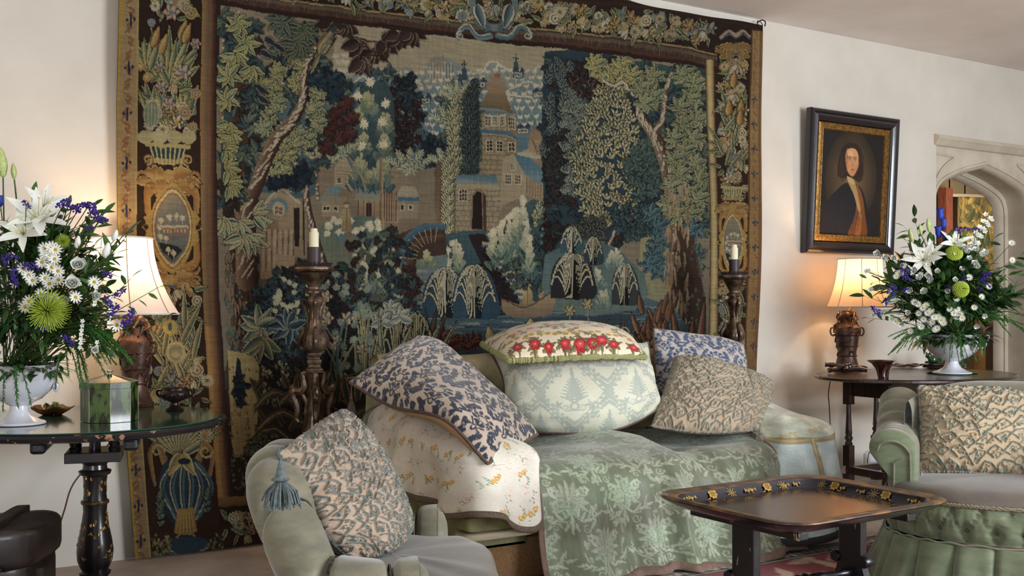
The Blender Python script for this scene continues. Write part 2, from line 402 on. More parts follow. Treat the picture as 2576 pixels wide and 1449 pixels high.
def trunk(c, pts, w, w2, ca, cb, hatch=(170, 150, 124)):
    c.line(pts, w, ca, w2, cb); P = smooth(pts, 9)
    for i in range(0, len(P)-1):
        d = P[i+1]-P[i]; L = math.hypot(*d)+1e-6; n = (-d[1]/L, d[0]/L); ww = w+(w2-w)*i/len(P)
        for k in range(2):
            o = c.r.uniform(-.45, .05)*ww
            c.leaf(P[i][0]+n[0]*o, P[i][1]+n[1]*o, math.atan2(d[1], d[0])+c.r.uniform(.2, .6), max(8, ww*.7), 3, c.j(hatch, 14))
def stones(c, x0, y0, x1, y1, h, col=(132, 118, 96)):
    y = y0; k = 0
    while y < y1:
        c.line([(x0, y), (x1, y+(x1-x0)*.02)], 1.6, (92, 80, 66), sm=0)
        x = x0+(k % 2)*7
        while x < x1: c.line([(x, y), (x, min(y1, y+h))], 1.3, (104, 90, 74), sm=0); x += 13+c.r.uniform(-2, 3)
        y += h; k += 1
def window_(c, x, y, w, h, nx=3, ny=3, d=(52, 40, 36)):
    c.poly([(x-2, y-2), (x+w+2, y-2), (x+w+2, y+h+2), (x-2, y+h+2)], (164, 150, 122))
    for i in range(nx):
        for j in range(ny):
            a, b = x+i*w/nx, y+j*h/ny; c.poly([(a+.8, b+.8), (a+w/nx-1, b+.8), (a+w/nx-1, b+h/ny-1), (a+.8, b+h/ny-1)], d)
def posy(c, x0, y0, x1, y1, n, seed, dens=1, big=0):
    """mixed blooms and leaves of the floral border"""
    r = random.Random(seed)
    for i in range(int(n*1.6)):
        x, y = r.uniform(x0, x1), r.uniform(y0, y1)
        c.leaf(x, y, r.uniform(0, 6.28), r.uniform(22, 40), r.uniform(6, 10), c.j((110, 112, 76)), c.j((44, 74, 82)), (140, 130, 86))
    pal = [(158, 128, 102), (170, 150, 116), (138, 110, 84), (150, 124, 70), (96, 112, 122), (176, 164, 134)]
    for i in range(n):
        x, y, q = r.uniform(x0, x1), r.uniform(y0, y1), r.uniform(11, 19)+big; k = r.randrange(4); p = pal[r.randrange(6)]
        if k == 0: c.flower(x, y, q, 6, p, (150, 120, 60), (90, 70, 56))
        elif k == 1:
            for m in range(16): c.leaf(x, y, m*PI/8, q, 3.5, c.j(p, 8))
            c.ell(x, y, q*.55, q*.55, c.j((136, 124, 96))); c.ell(x, y, q*.25, q*.25, (90, 84, 66))
        elif k == 2:
            a = r.uniform(.8, 2.4)
            for m in (-.45, .45, 0): c.leaf(x, y, a+m, q*1.5, 9, c.j(p, 8), None, (176, 160, 122))
        else:
            for rr, cc in ((1, p), (.72, (104, 92, 72)), (.5, c.j(p)), (.22, (70, 84, 90))): c.ell(x, y, q*.8*rr, q*.8*rr, cc)
def cartouche(c, x, y, w, h, seed):
    gold, hi = (150, 114, 64), (184, 156, 104)
    for s in (-1, 1):
        for t in (-1, 1):
            c.line([(x+s*w*.45, y+t*h*1.18), (x+s*w*1.15, y+t*h*.95), (x+s*w*1.2, y+t*h*.45)], w*.42, gold, w*.3, (128, 92, 48))
            c.scroll(x+s*w*1.02, y+t*h*1.12, w*.3, 0 if s > 0 else PI, 1.1, w*.14, (160, 122, 70), (110, 76, 40), sg=s*t)
        c.poly([(x+s*w*.8, y-h*.6), (x+s*w*1.4, y-h*.25), (x+s*w*1.28, y-h*.1), (x+s*w*1.5, y), (x+s*w*1.28, y+h*.12), (x+s*w*1.35, y+h*.35), (x+s*w*.8, y+h*.6)], gold)
        c.ell(x+s*w*1.28, y, w*.12, w*.12, (54, 34, 26))
    c.poly([(x, y-h*1.3), (x+w*.7, y-h*.85), (x+w*1.12, y-h*.1), (x+w*.8, y+h*.8), (x, y+h*1.25), (x-w*.8, y+h*.8), (x-w*1.12, y-h*.1), (x-w*.7, y-h*.85)], gold, (160, 122, 66), sm=5)
    def almond(k): return [(x+w*k*math.sin(a)*(1 if abs(math.cos(a)) < .8 else .93), y-h*k*math.cos(a)*(1.0+.12*abs(math.cos(a))**8)) for a in np.linspace(0, 2*PI, 30)[:-1]]
    c.poly(almond(1.0), (112, 84, 46)); c.poly(almond(.96), hi); c.poly(almond(.88), (120, 88, 50)); c.poly(almond(.84), (116, 108, 96), (74, 92, 100))
    c.poly([(x-w*.55, y-h*.02), (x+w*.8, y-h*.02), (x+w*.78, y+h*.3), (x-w*.3, y+h*.3)], (122, 92, 70), (92, 90, 90)); c.line([(x-w*.6, y-h*.04), (x+w*.78, y-h*.03)], h*.055, (176, 158, 124))
    for i in range(7): c.poly([(x-w*.45+i*w*.17, y+h*.05), (x-w*.36+i*w*.17, y+h*.05), (x-w*.36+i*w*.17, y+h*.14), (x-w*.45+i*w*.17, y+h*.14)], (158, 138, 110))
    c.poly([(x-w*.7, y+h*.4), (x+w*.2, y+h*.5), (x+w*.5, y+h*.65), (x, y+h*.88), (x-w*.5, y+h*.65)], (40, 44, 50))
    for px, py in ((-.55, -.2), (-.15, -.3), (.2, -.32), (.5, -.26), (-.6, .25), (-.3, .3), (-.2, .6), (.05, .68), (-.65, 0)):
        c.line([(x+px*w, y+py*h), (x+px*w, y+py*h+h*.16)], 1.8, (168, 150, 116)); c.rosette(x+px*w, y+py*h, 8, w*.17, 3.2, (186, 166, 124))
def basket(c, x, y, w, h):
    c.poly([(x-w, y), (x+w, y), (x+w*.78, y+h), (x-w*.78, y+h)], (36, 62, 68))
    for i in range(8): f = -1+i*2/7; c.line([(x+f*w*.96, y), (x+f*w*.76, y+h)], 5, (150, 138, 100), 4)
    c.line([(x-w*1.15, y-2), (x+w*1.15, y+2)], 8, (150, 132, 88)); c.line([(x-w*.85, y+h+5), (x+w*.85, y+h+7)], 11, (160, 136, 92))
    for i in range(9): c.line([(x-w*.8+i*w*.2, y+h), (x-w*.8+i*w*.2, y+h+12)], 1.4, (92, 66, 40))
    for s in (-1, 1): c.scroll(x+s*w*1.08, y+h+2, w*.3, PI/2, 1.4, w*.13, (166, 138, 92), (100, 74, 46), sg=s)
def acanthus(c, x, y, w, h, col=(152, 116, 68)):
    for s in (-1, 1):
        for i, (a, L) in enumerate(((.25, 1), (.75, .95), (1.2, .8), (-.15, .7))):
            c.leaf(x+s*w*.12, y, (a if s > 0 else PI-a), w*L, h*.55, c.j(col, 6), (124, 92, 52), (182, 152, 104), lobes=3, ol=.08)
        c.scroll(x+s*w*.85, y+h*.1, w*.18, 0 if s > 0 else PI, 1, w*.1, col, (104, 76, 44), sg=-s)
    c.ell(x, y, w*.2, h*.3, col); c.poly([(x-w*.2, y+h*.42), (x+w*.2, y+h*.42), (x+w*.13, y+h*.62), (x-w*.13, y+h*.6)], (66, 86, 102))
def weave_tapestry():
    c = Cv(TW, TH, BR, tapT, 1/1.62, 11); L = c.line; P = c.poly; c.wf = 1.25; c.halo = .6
    def thick(poly, n, L0, W0, cols, lobes=0, a0=None):
        # leaves one over another inside a polygon
        pp = np.array(poly, float); x0, y0 = pp.min(0); x1, y1 = pp.max(0); k = 0
        while k < n:
            x, y = c.r.uniform(x0, x1), c.r.uniform(y0, y1); ins = False
            for i in range(len(pp)):
                (ax, ay), (bx, by) = pp[i-1], pp[i]
                if (ay > y) != (by > y) and x < (bx-ax)*(y-ay)/(by-ay)+ax: ins = not ins
            if not ins: continue
            k += 1; q = cols[c.r.randrange(len(cols))]; a = c.r.uniform(0, 6.28) if a0 is None else a0+c.r.uniform(-.9, .9)
            for m in (-.7, 0, .7): c.leaf(x, y, a+m, L0*c.r.uniform(.8, 1.2), W0, c.j(q[0], 8), c.j(q[1], 8), q[2] if len(q) > 2 else None, lobes=lobes)
    D1 = ((58, 78, 82), (34, 50, 62)); D2 = ((44, 60, 70), (28, 38, 50)); D3 = ((84, 96, 84), (46, 66, 72)); D4 = ((56, 42, 38), (40, 32, 34)); D5 = ((104, 106, 84), (52, 74, 78), (124, 120, 90))
    # ---- field ground
    yt = lambda x: np.interp(x, [550, 960, 1600, 1795], [10, 66, 147, 180])
    P([(555, 0), (1795, 170), (1795, 1300), (555, 1260)], (118, 108, 94), (92, 90, 82))
    P([(840, 30), (1500, 130), (1520, 420), (830, 330)], (140, 127, 106), (146, 134, 114), jag=.5)
    for i in range(260):
        x, y = c.r.uniform(850, 1500), c.r.uniform(60, 300); L([(x, y), (x+c.r.uniform(15, 70), y+c.r.uniform(2, 6))], 1.6, c.j((132, 120, 104), 10), sm=0)
    # far left band of water light between the trees, dark lower ground
    P([(640, 260), (800, 250), (860, 330), (830, 480), (650, 480)], (70, 92, 104), (60, 84, 98), jag=.5, sm=2)
    P([(640, 640), (900, 600), (960, 760), (1060, 900), (1000, 1120), (560, 1160), (600, 800)], (86, 88, 82), (40, 36, 34), jag=.6, sm=2)
    P([(560, 980), (1300, 900), (1795, 900), (1795, 1260), (560, 1250)], (52, 40, 34), (46, 34, 28))
    # hills
    for pts, a, b in ((([(840, 200), (890, 180), (960, 200), (1020, 170), (1060, 190), (1080, 150), (1110, 140), (1160, 160), (1210, 190), (1230, 155), (1250, 155), (1290, 185), (1340, 175), (1370, 180), (1380, 330), (1250, 400), (1000, 420), (860, 330)]), (112, 118, 118), (74, 100, 118)),
                      ([(1000, 240), (1060, 225), (1150, 215), (1230, 230), (1340, 210), (1375, 230), (1370, 360), (1180, 380), (990, 360)], (96, 112, 120), (66, 94, 112))):
        P(pts, a, b, jag=.4, sm=3)
    P([(1082, 145), (1120, 140), (1128, 200), (1090, 205)], (116, 110, 100)); P([(1118, 160), (1140, 162), (1146, 215), (1120, 215)], (92, 100, 108), sm=3)
    for i in range(9): L([(1074+i*8, 160+c.r.uniform(-6, 10)), (1073+i*8, 215)], 2.2, (160, 150, 126))
    for pts in ([(850, 215), (880, 215), (905, 195), (925, 200), (950, 190), (985, 172)], [(1190, 186), (1215, 180), (1230, 157), (1250, 156), (1262, 165), (1290, 180), (1310, 190)], [(1245, 178), (1252, 164), (1264, 166), (1290, 182)],
                [(1020, 220), (1045, 205), (1060, 215)], [(1110, 226), (1150, 218), (1180, 222), (1230, 232)], [(1275, 230), (1300, 215), (1330, 205), (1370, 225)], [(1270, 252), (1290, 240), (1340, 245)], [(1010, 308), (1040, 318), (1068, 332)], [(1340, 180), (1356, 168), (1372, 178)]):
        L(pts, 4, (182, 170, 138))
    palms(c, 1000, 182, 1200, 340, 20, 19); palms(c, 1206, 176, 1372, 320, 20, 19); palms(c, 842, 140, 900, 190, 17, 20, h=20)
    for x, y, s in ((1171, 170, 18), (1160, 195, 12), (1300, 155, 22)):
        L([(x, y-s), (x, y+s)], 3, (44, 58, 72)); L([(x-6, y-s*.5), (x+6, y-s*.5)], 3, (44, 58, 72)); P([(x-5, y), (x+5, y), (x+9, y+s+14), (x-9, y+s+14)], (52, 72, 90))
    for x, y, w in ((1185, 205, 40), (1292, 178, 28), (1040, 245, 44), (1340, 230, 30), (1298, 320, 34)):
        P([(x, y), (x+w, y), (x+w, y+18), (x, y+18)], (52, 74, 92), (72, 96, 112)); P([(x-3, y), (x+w*.3, y-10), (x+w*.6, y), (x+w*.8, y-12), (x+w+3, y)], (44, 62, 80)); window_(c, x+5, y+5, w-12, 7, 4, 1, (36, 46, 60))
    # beyond: sailing boat and shore
    P([(1330, 330), (1370, 320), (1385, 380), (1360, 395), (1328, 380)], (112, 92, 76), (136, 118, 98), sm=4)
    for k in range(4): L([(1335+k*3, 350+k*7), (1350, 370+k*6), (1375, 350+k*8)], 2, (88, 72, 60))
    # ---- background bushes: blue haze of leaves
    bush(c, (960, 330, 110, 160), 60, 20, 9, (60, 84, 90), (44, 64, 78), None)
    bush(c, (1160, 330, 60, 130), 36, 22, 8, (90, 100, 88), (52, 72, 82), None)
    # dark maroon tree left of the tower
    bush(c, (1010, 300, 42, 110), 36, 16, 10, (52, 36, 36), (36, 30, 36), None, lobes=3)
    bush(c, (1025, 230, 25, 40), 12, 16, 10, (40, 56, 66), (30, 42, 56), None)
    for i in range(60): c.ell(c.r.uniform(985, 1055), c.r.uniform(220, 420), 1.3, 1.3, (110, 84, 76))
    bush(c, (1090, 385, 36, 36), 16, 18, 8, (38, 54, 70), (28, 38, 54), None)
    # houses in the middle distance
    P([(800, 380), (870, 355), (900, 400), (1040, 430), (1060, 520), (1060, 580), (800, 600)], (120, 108, 94), (104, 94, 82))
    P([(838, 470), (838, 425), (862, 390), (886, 430), (886, 480)], (142, 124, 104)); P([(856, 360), (862, 355), (868, 395), (856, 395)], (130, 112, 94)); P([(864, 390), (872, 396), (908, 470), (888, 480), (884, 430)], (60, 92, 114))
    window_(c, 845, 448, 10, 16, 1, 1); window_(c, 872, 448, 10, 16, 1, 1)
    for k in range(8): L([(842, 432+k*7), (884, 433+k*7)], 1, (112, 96, 80), sm=0)
    P([(808, 545), (808, 500), (832, 480), (850, 500), (868, 495), (868, 545)], (126, 110, 94)); P([(800, 505), (826, 470), (858, 470), (842, 510), (830, 486), (810, 515)], (84, 112, 128), (116, 110, 98)); window_(c, 812, 520, 16, 10, 2, 1); window_(c, 838, 522, 10, 9, 1, 1)
    P([(896, 500), (958, 500), (958, 560), (896, 560)], (132, 112, 92), (110, 92, 76)); P([(888, 506), (906, 466), (950, 466), (966, 506)], (84, 114, 130), (120, 112, 98)); P([(920, 510), (934, 510), (934, 562), (920, 562)], (56, 38, 36))
    for k in range(5): L([(899+k*14, 506), (899+k*14, 560)], 2, (84, 66, 54), sm=0)
    P([(966, 480), (1000, 478), (1004, 560), (966, 560)], (130, 110, 92))
    for k in range(6): L([(968+k*6, 482), (968+k*6, 556)], 3, (90, 66, 54), sm=0)
    P([(1003, 500), (1052, 498), (1054, 548), (1003, 548)], (118, 108, 96)); P([(996, 500), (1010, 468), (1044, 466), (1058, 500)], (138, 126, 108)); P([(1000, 496), (1056, 494), (1056, 504), (1000, 506)], (58, 92, 116)); window_(c, 1010, 515, 8, 14, 1, 1); window_(c, 1030, 515, 8, 12, 1, 1)
    # left big house
    P([(655, 640), (655, 520), (705, 480), (750, 500), (772, 530), (772, 650)], (132, 116, 96), (112, 98, 82)); L([(652, 530), (705, 478), (755, 510)], 5, (158, 140, 114)); L([(700, 478), (768, 482), (775, 500)], 5, (132, 118, 98))
    c.ell(702, 520, 24, 22, (84, 106, 120)); c.ell(702, 526, 17, 18, (150, 132, 108)); window_(c, 692, 520, 20, 20, 2, 2, (104, 84, 70)); P([(740, 522), (754, 522), (754, 620), (740, 620)], (44, 32, 32)); L([(764, 500), (766, 640)], 4, (56, 42, 38))
    P([(668, 552), (700, 555), (700, 580), (668, 576)], (112, 94, 74)); P([(660, 576), (742, 580), (742, 700), (655, 700)], (126, 106, 88))
    for k in range(12): L([(664+k*7, 578), (662+k*7, 640+40*(k < 5))], 2.4, (84, 64, 54) if k % 2 else (146, 126, 104), sm=0)
    # ---- the weeping tree with star blossoms
    P([(905, 240), (940, 205), (985, 240), (990, 400), (960, 460), (905, 460), (890, 380)], (52, 72, 78), (44, 64, 76), sm=4)
    for x, y, w, h in ((925, 225, 40, 80), (898, 270, 34, 70), (968, 275, 34, 80), (910, 330, 40, 70), (965, 330, 36, 80), (905, 385, 45, 90), (962, 390, 42, 90), (940, 420, 50, 60)): tuft(c, x, y, 90, w, h*1.1, (140, 138, 102), (48, 72, 82))
    for x, y in ((928, 208), (896, 245), (968, 262), (912, 314), (960, 308), (906, 370), (963, 365)): star(c, x, y, 15, (208, 190, 142))
    L([(958, 400), (962, 560), (966, 760)], 9, (142, 124, 100), 11, (96, 80, 66)); L([(905, 440), (918, 480)], 4, (130, 114, 94))
    # ferny plants
    for x, y, s in ((1030, 440, 1), (1140, 330, 1), (1155, 260, .8), (1130, 430, .9), (820, 420, -.9), (850, 400, .8)):
        for k in range(5):
            a = -PI/2+(k-2)*.42; e = (x+math.cos(a)*70*abs(s), y+math.sin(a)*60*abs(s)); c.frond([(x, y), ((x+e[0])/2, (y+e[1])/2-4), e], 9, 15, 4.5, (170, 160, 116), (72, 92, 92), None, 1.1)
    for yy in range(250, 440, 26): c.frond([(1130+(yy % 3)*6, yy+70), (1138, yy+30), (1150, yy)], 9, 22, 5, (172, 162, 118), (100, 108, 88), None, .9)
    for yy in range(215, 440, 24): c.frond([(1176, yy+60), (1180, yy+30), (1196, yy)], 9, 22, 5, (70, 84, 84), (34, 50, 64), None, .9)
    # ---- tower
    P([(1213, 460), (1212, 290), (1290, 290), (1298, 300), (1296, 460)], (132, 118, 98), (122, 110, 92)); P([(1272, 290), (1298, 303), (1297, 420), (1272, 420)], (112, 98, 76))
    P([(1208, 272), (1228, 228), (1270, 232), (1290, 290), (1260, 282)], (112, 98, 76), (92, 80, 62)); P([(1222, 205), (1272, 208), (1268, 232), (1228, 230)], (118, 102, 84), sm=2); c.ell(1248, 198, 16, 14, (120, 106, 88)); c.ell(1252, 188, 8, 6, (110, 84, 64))
    L([(1210, 274), (1255, 278), (1290, 292)], 6, (96, 108, 116)); stones(c, 1213, 282, 1296, 440, 12)
    for i in range(3): window_(c, 1221+i*17, 292, 12, 24, 3, 3)
    window_(c, 1277, 296, 16, 30, 3, 3, (60, 50, 34)); L([(1212, 330), (1262, 334), (1296, 348)], 9, (60, 92, 118)); L([(1212, 336), (1262, 340), (1296, 354)], 2, (150, 136, 110))
    window_(c, 1223, 354, 14, 26, 2, 3); window_(c, 1247, 356, 14, 26, 2, 3); window_(c, 1276, 360, 16, 22, 2, 2, (64, 52, 34))
    # wings of the castle
    P([(1255, 470), (1262, 400), (1288, 388), (1318, 420), (1322, 490), (1255, 520)], (136, 122, 102)); window_(c, 1281, 414, 11, 14); window_(c, 1268, 440, 14, 24); window_(c, 1292, 440, 14, 24)
    P([(1288, 388), (1330, 398), (1368, 432), (1376, 475), (1318, 440)], (56, 92, 118), (96, 116, 124), jag=.5); P([(1318, 440), (1376, 478), (1372, 512), (1320, 490)], (128, 112, 94))
    for k in range(8): L([(1322+k*7, 446+k*4), (1322+k*7, 488+k*3)], 1.6, (96, 80, 66), sm=0)
    P([(1146, 590), (1150, 450), (1250, 450), (1262, 520), (1240, 600)], (136, 124, 104), (122, 112, 96)); stones(c, 1148, 478, 1256, 590, 13); P([(1144, 462), (1150, 440), (1245, 440), (1252, 464)], (62, 94, 116), (108, 118, 118), jag=.5)
    window_(c, 1157, 478, 19, 28); P([(1186, 578), (1188, 492), (1200, 476), (1214, 478), (1222, 492), (1226, 590)], (110, 94, 78)); P([(1190, 576), (1192, 494), (1202, 482), (1212, 486), (1216, 578)], (38, 28, 28)); P([(1215, 486), (1222, 490), (1226, 588), (1218, 586)], (70, 54, 46))
    P([(1098, 590), (1092, 430), (1110, 410), (1120, 440), (1128, 590)], (92, 76, 60), (112, 94, 74), sm=2)
    for yy in range(400, 590, 26): c.frond([(1120, yy+40), (1124, yy+16), (1136, yy-6)], 7, 20, 5, (186, 172, 126), (110, 114, 90), None, 1.0)
    # terrace and banks with feathery plants
    P([(1120, 590), (1230, 580), (1300, 640), (1290, 800), (1100, 780)], (58, 82, 92), (34, 58, 76), jag=.6, sm=2)
    P([(1240, 640), (1280, 560), (1340, 500), (1370, 560), (1375, 700), (1345, 760), (1280, 700)], (56, 82, 90), (44, 70, 84), sm=3)
    for x, y in ((1242, 580), (1262, 560), (1280, 545), (1296, 528), (1312, 508), (1320, 530), (1150, 600), (1130, 630), (1124, 655), (1160, 610)): tuft(c, x, y, 36, 24, 88, (196, 180, 132), (70, 96, 96))
    for x, y in ((1236, 590), (1256, 572), (1276, 550), (1290, 535), (1312, 500), (1128, 630), (1140, 612), (1124, 660), (1320, 570)): star(c, x, y, 11, (204, 188, 140))
    P([(1180, 590), (1220, 588), (1300, 720), (1310, 800), (1262, 800), (1230, 700)], (42, 32, 36)); bush(c, (1245, 700, 30, 90), 26, 14, 8, (44, 34, 38), (32, 28, 34), None)
    bush(c, (1385, 600, 26, 100), 36, 14, 8, (52, 38, 38), (36, 30, 34), None); 
    for k in range(10): c.ell(1362+c.r.uniform(-4, 4), 540+k*18, 4, 4, (86, 108, 116))
    for k in range(12): y = 608+k*15; x = 1215+k*9.5; P([(x, y), (x+34, y+1), (x+36, y+9), (x+1, y+8)], (150, 132, 112)); L([(x, y+11), (x+36, y+12)], 4, (62, 84, 106), sm=0)
    for x, y in ((1280, 640), (1300, 680), (1340, 530), (1345, 545)): c.frond([(x, y+30), (x+6, y+10), (x+14, y-14)], 6, 18, 6, (160, 154, 116), (72, 94, 92), None, .9)
    # bridge and stream
    P([(960, 610), (1070, 560), (1120, 570), (1126, 640), (1000, 700)], (68, 52, 44)); P([(1010, 660), (1130, 640), (1110, 800), (960, 790)], (92, 108, 114), (78, 96, 106), jag=.4)
    for i in range(34): x = c.r.uniform(1030, 1110); y = c.r.uniform(650, 800); L([(x-20, y), (x+20, y+1)], 2, c.j((120, 122, 116), 14), sm=0)
    L([(1014, 650), (1022, 610), (1050, 580), (1085, 570), (1118, 572)], 20, (66, 96, 118), 14, (50, 76, 100)); L([(1036, 690), (1040, 640), (1060, 610), (1112, 600)], 26, (92, 70, 54), 18, (60, 44, 38))
    for k in range(9): a = PI+.1+k*.2; L([(1090+math.cos(a)*78, 655+math.sin(a)*82), (1090+math.cos(a)*40, 655+math.sin(a)*44)], 1.8, (140, 124, 102), sm=0)
    tuft(c, 1075, 625, 40, 26, 50, (176, 164, 112), (90, 104, 84))
    bush(c, (1030, 720, 26, 50), 16, 14, 7, (70, 40, 36), (50, 32, 32), None)
    # left meadow with blossoms and figure
    P([(810, 560), (900, 545), (960, 560), (960, 700), (880, 720), (800, 660)], (74, 94, 92), (110, 108, 92), jag=.7, sm=2)
    for i in range(22): star(c, c.r.uniform(815, 955), c.r.uniform(552, 592), 10, (196, 182, 134))
    for x, y, n in ((920, 660, 50), (900, 690, 50), (945, 640, 40), (985, 610, 40), (975, 660, 40), (1000, 700, 30), (720, 660, 30), (700, 700, 30)): tuft(c, x, y, n, 30, 90, (186, 174, 126), (66, 92, 98))
    for i in range(26): star(c, c.r.uniform(885, 1010), c.r.uniform(620, 720), 8, (190, 174, 126))
    for x, y, s, cl in ((870, 545, 1, (150, 128, 96)), (1325, 730, 1.15, (158, 134, 94)), (1368, 740, 1.1, (150, 118, 108))):
        c.ell(x, y-28*s, 6*s, 7*s, (170, 146, 112)); c.ell(x, y-34*s, 7*s, 4*s, (110, 84, 60)); P([(x-8*s, y-20*s), (x+8*s, y-20*s), (x+11*s, y+10*s), (x+13*s, y+38*s), (x-13*s, y+38*s), (x-11*s, y+10*s)], cl, (120, 100, 76)); L([(x-8*s, y-16*s), (x-14*s, y), (x-6*s, y+8*s)], 5*s, cl); L([(x, y-18*s), (x, y+34*s)], 2, (90, 74, 58))
    P([(855, 590), (890, 590), (884, 640), (862, 640)], (104, 96, 80)); c.ell(858, 600, 7, 12, (72, 104, 128))
    thick([(880, 600), (1010, 560), (1060, 760), (1120, 900), (900, 900), (820, 760)], 170, 20, 9, [D1, D2, D4, D3])
    thick([(1240, 640), (1280, 560), (1340, 520), (1370, 560), (1375, 700), (1345, 760), (1290, 740)], 50, 16, 7, [D1, D3])
    for x, y in ((1242, 580), (1262, 560), (1280, 545), (1296, 528), (1312, 508), (1320, 560), (1330, 600)): tuft(c, x, y, 40, 24, 100, (190, 176, 130), (66, 92, 94)); star(c, x, y, 11, (204, 188, 140))
    # ---- stumpy tree trunks to the left
    P([(560, 60), (640, 40), (640, 480), (560, 520)], (56, 74, 76), (50, 66, 72), jag=.3)
    P([(596, 190), (630, 200), (640, 480), (650, 700), (690, 1000), (600, 1010), (590, 700), (570, 560)], (72, 48, 38), (58, 42, 34))
    for i in range(120): x = c.r.uniform(566, 650); y = c.r.uniform(430, 960); c.leaf(x, y, PI/2+c.r.uniform(-.3, .3), 30, 5, c.j((104, 84, 70) if x < 620 else (60, 42, 34), 14))
    for i in range(26): x = c.r.uniform(570, 640); y = c.r.uniform(640, 860); tuft(c, x, y, 5, 12, 30, (92, 98, 84), (66, 86, 88))
    trunk(c, [(620, 700), (622, 520), (650, 440), (690, 350), (740, 300), (764, 240), (768, 180), (790, 120)], 52, 9, (118, 98, 82), (60, 34, 30))
    trunk(c, [(768, 270), (740, 240), (708, 200), (705, 160), (680, 140)], 12, 7, (124, 106, 90), (80, 62, 54)); trunk(c, [(790, 130), (830, 110), (850, 85), (900, 100), (960, 108)], 14, 4, (66, 46, 40), (44, 32, 30), (96, 70, 60))
    trunk(c, [(845, 760), (800, 620), (775, 520), (765, 440), (730, 390), (706, 340)], 24, 8, (112, 96, 82), (60, 44, 40)); trunk(c, [(800, 500), (790, 400), (770, 300), (800, 200)], 9, 5, (112, 96, 82), (72, 58, 52))
    trunk(c, [(560, 300), (562, 90), (590, 60), (600, 30)], 8, 5, (118, 108, 88), (84, 78, 62)); trunk(c, [(560, 80), (600, 60), (640, 55)], 6, 4, (118, 108, 88), (84, 78, 62))
    thick([(640, 110), (770, 60), (870, 200), (860, 380), (770, 480), (650, 480)], 150, 22, 11, [D1, D2, D3], 3)
    thick([(556, 40), (650, 60), (650, 480), (560, 540)], 90, 30, 12, [D1, D3, D4])
    trunk(c, [(650, 440), (690, 350), (740, 300), (764, 240), (768, 180), (790, 120)], 26, 9, (118, 98, 82), (60, 34, 30))
    # oak whorls left
    for x, y in ((700, 180), (745, 205), (690, 230), (760, 160), (735, 130), (665, 215)): oak(c, x, y, 8, 27, 13, ca=(120, 118, 80), cb=(52, 80, 80), co=(158, 146, 96))
    for x, y in ((680, 290), (700, 260), (665, 320), (720, 330), (790, 270), (800, 310), (775, 350), (750, 340), (800, 230), (745, 370)): oak(c, x, y, 8, 28, 14, ca=(112, 118, 92), cb=(48, 78, 82), co=(150, 144, 104))
    for x, y in ((700, 400), (720, 430), (690, 440), (730, 390), (715, 360)): oak(c, x, y, 8, 24, 13, ca=(124, 122, 84), cb=(50, 76, 78), co=(162, 150, 104))
    for x, y in ((720, 455), (690, 462), (745, 452), (760, 430), (765, 450), (815, 190), (830, 215)): c.rosette(x, y, 7, 22, 13, (30, 42, 58), (26, 36, 52), None, lobes=3)
    for x, y in ((840, 290), (850, 320), (865, 260), (880, 300), (830, 330), (855, 350), (820, 370), (875, 340)): c.rosette(x, y, 8, 24, 13, (78, 42, 38), (56, 32, 34), None, lobes=3)
    for x, y in ((810, 210), (840, 240), (790, 200), (835, 200)): c.rosette(x, y, 7, 24, 12, (40, 62, 76), (28, 42, 58), None, lobes=3)
    trunk(c, [(640, 480), (690, 360), (735, 305), (762, 250), (766, 180), (800, 115), (850, 92)], 34, 6, (112, 92, 78), (56, 32, 28))
    # large whorls of plain leaves down the left side
    for x, y, a0, a1 in ((600, 60, -3, 3), (620, 110, -3, 3), (590, 140, 0, 3.3), (630, 170, .2, 3), (575, 190, 0, 6), (570, 250, 0, 6), (575, 310, .4, 3.0), (580, 340, -.5, 3.4), (568, 380, -1, 2), (575, 430, -2, 2), (578, 470, -1, 2)):
        c.rosette(x, y, 7, 38, 13, (116, 118, 80), (44, 76, 82), (146, 138, 92), a0, a1, rib=(150, 142, 98))
    for x, y, a0, a1 in ((760, 78, -.6, 3.7), (745, 110, .3, 3.4), (712, 50, 0, 6)): c.rosette(x, y, 8, 48, 18, (58, 78, 76), (30, 46, 60), (92, 98, 78), a0, a1, rib=(110, 112, 84))
    for x, y, a0, a1 in ((600, 560, -.4, 3.6), (625, 600, -.5, 3.4), (640, 545, -1.2, 1.2), (560, 550, .6, 2.6), (610, 595, 0, 3)): c.rosette(x, y, 6, 52, 16, (120, 124, 96), (46, 72, 84), (156, 146, 108), a0, a1, rib=(160, 150, 112))
    for x, y in ((655, 125), (668, 95), (690, 110), (645, 215), (648, 240)): c.leaf(x, y, .6, 38, 15, (30, 42, 58), (34, 46, 60), (104, 100, 92))
    # hanging dark leaves across the sky
    for (x, y), a0, a1 in (((900, 110), .4, 3.1), ((930, 130), .2, 2.9), ((960, 105), -.6, 2.2), ((905, 150), .6, 2.6), ((1000, 85), .5, 2.8), ((1030, 75), .3, 2.7), ((830, 50), 0, 3.1), ((860, 60), .3, 3)): c.rosette(x, y, 5, 46, 24, (60, 42, 36), (46, 33, 30), (116, 102, 88), a0, a1, ol=.08)
    # bird
    c.leaf(800, 136, -1.02, 72, 24, (142, 124, 90), (78, 98, 104), (104, 88, 66)); c.ell(838, 76, 9, 9, (54, 62, 72)); P([(846, 74), (856, 78), (846, 80)], (120, 96, 66)); c.leaf(800, 140, 2.0, 52, 9, (118, 116, 92), (88, 88, 78)); c.leaf(806, 136, -.95, 44, 10, (70, 96, 106), (120, 112, 88), (156, 140, 100))
    # ---- right-hand trees
    P([(1600, 150), (1775, 175), (1775, 560), (1600, 560)], (50, 76, 80), (52, 76, 82)); P([(1370, 130), (1600, 160), (1620, 560), (1400, 600), (1360, 400)], (38, 58, 72), (40, 62, 76), sm=2)
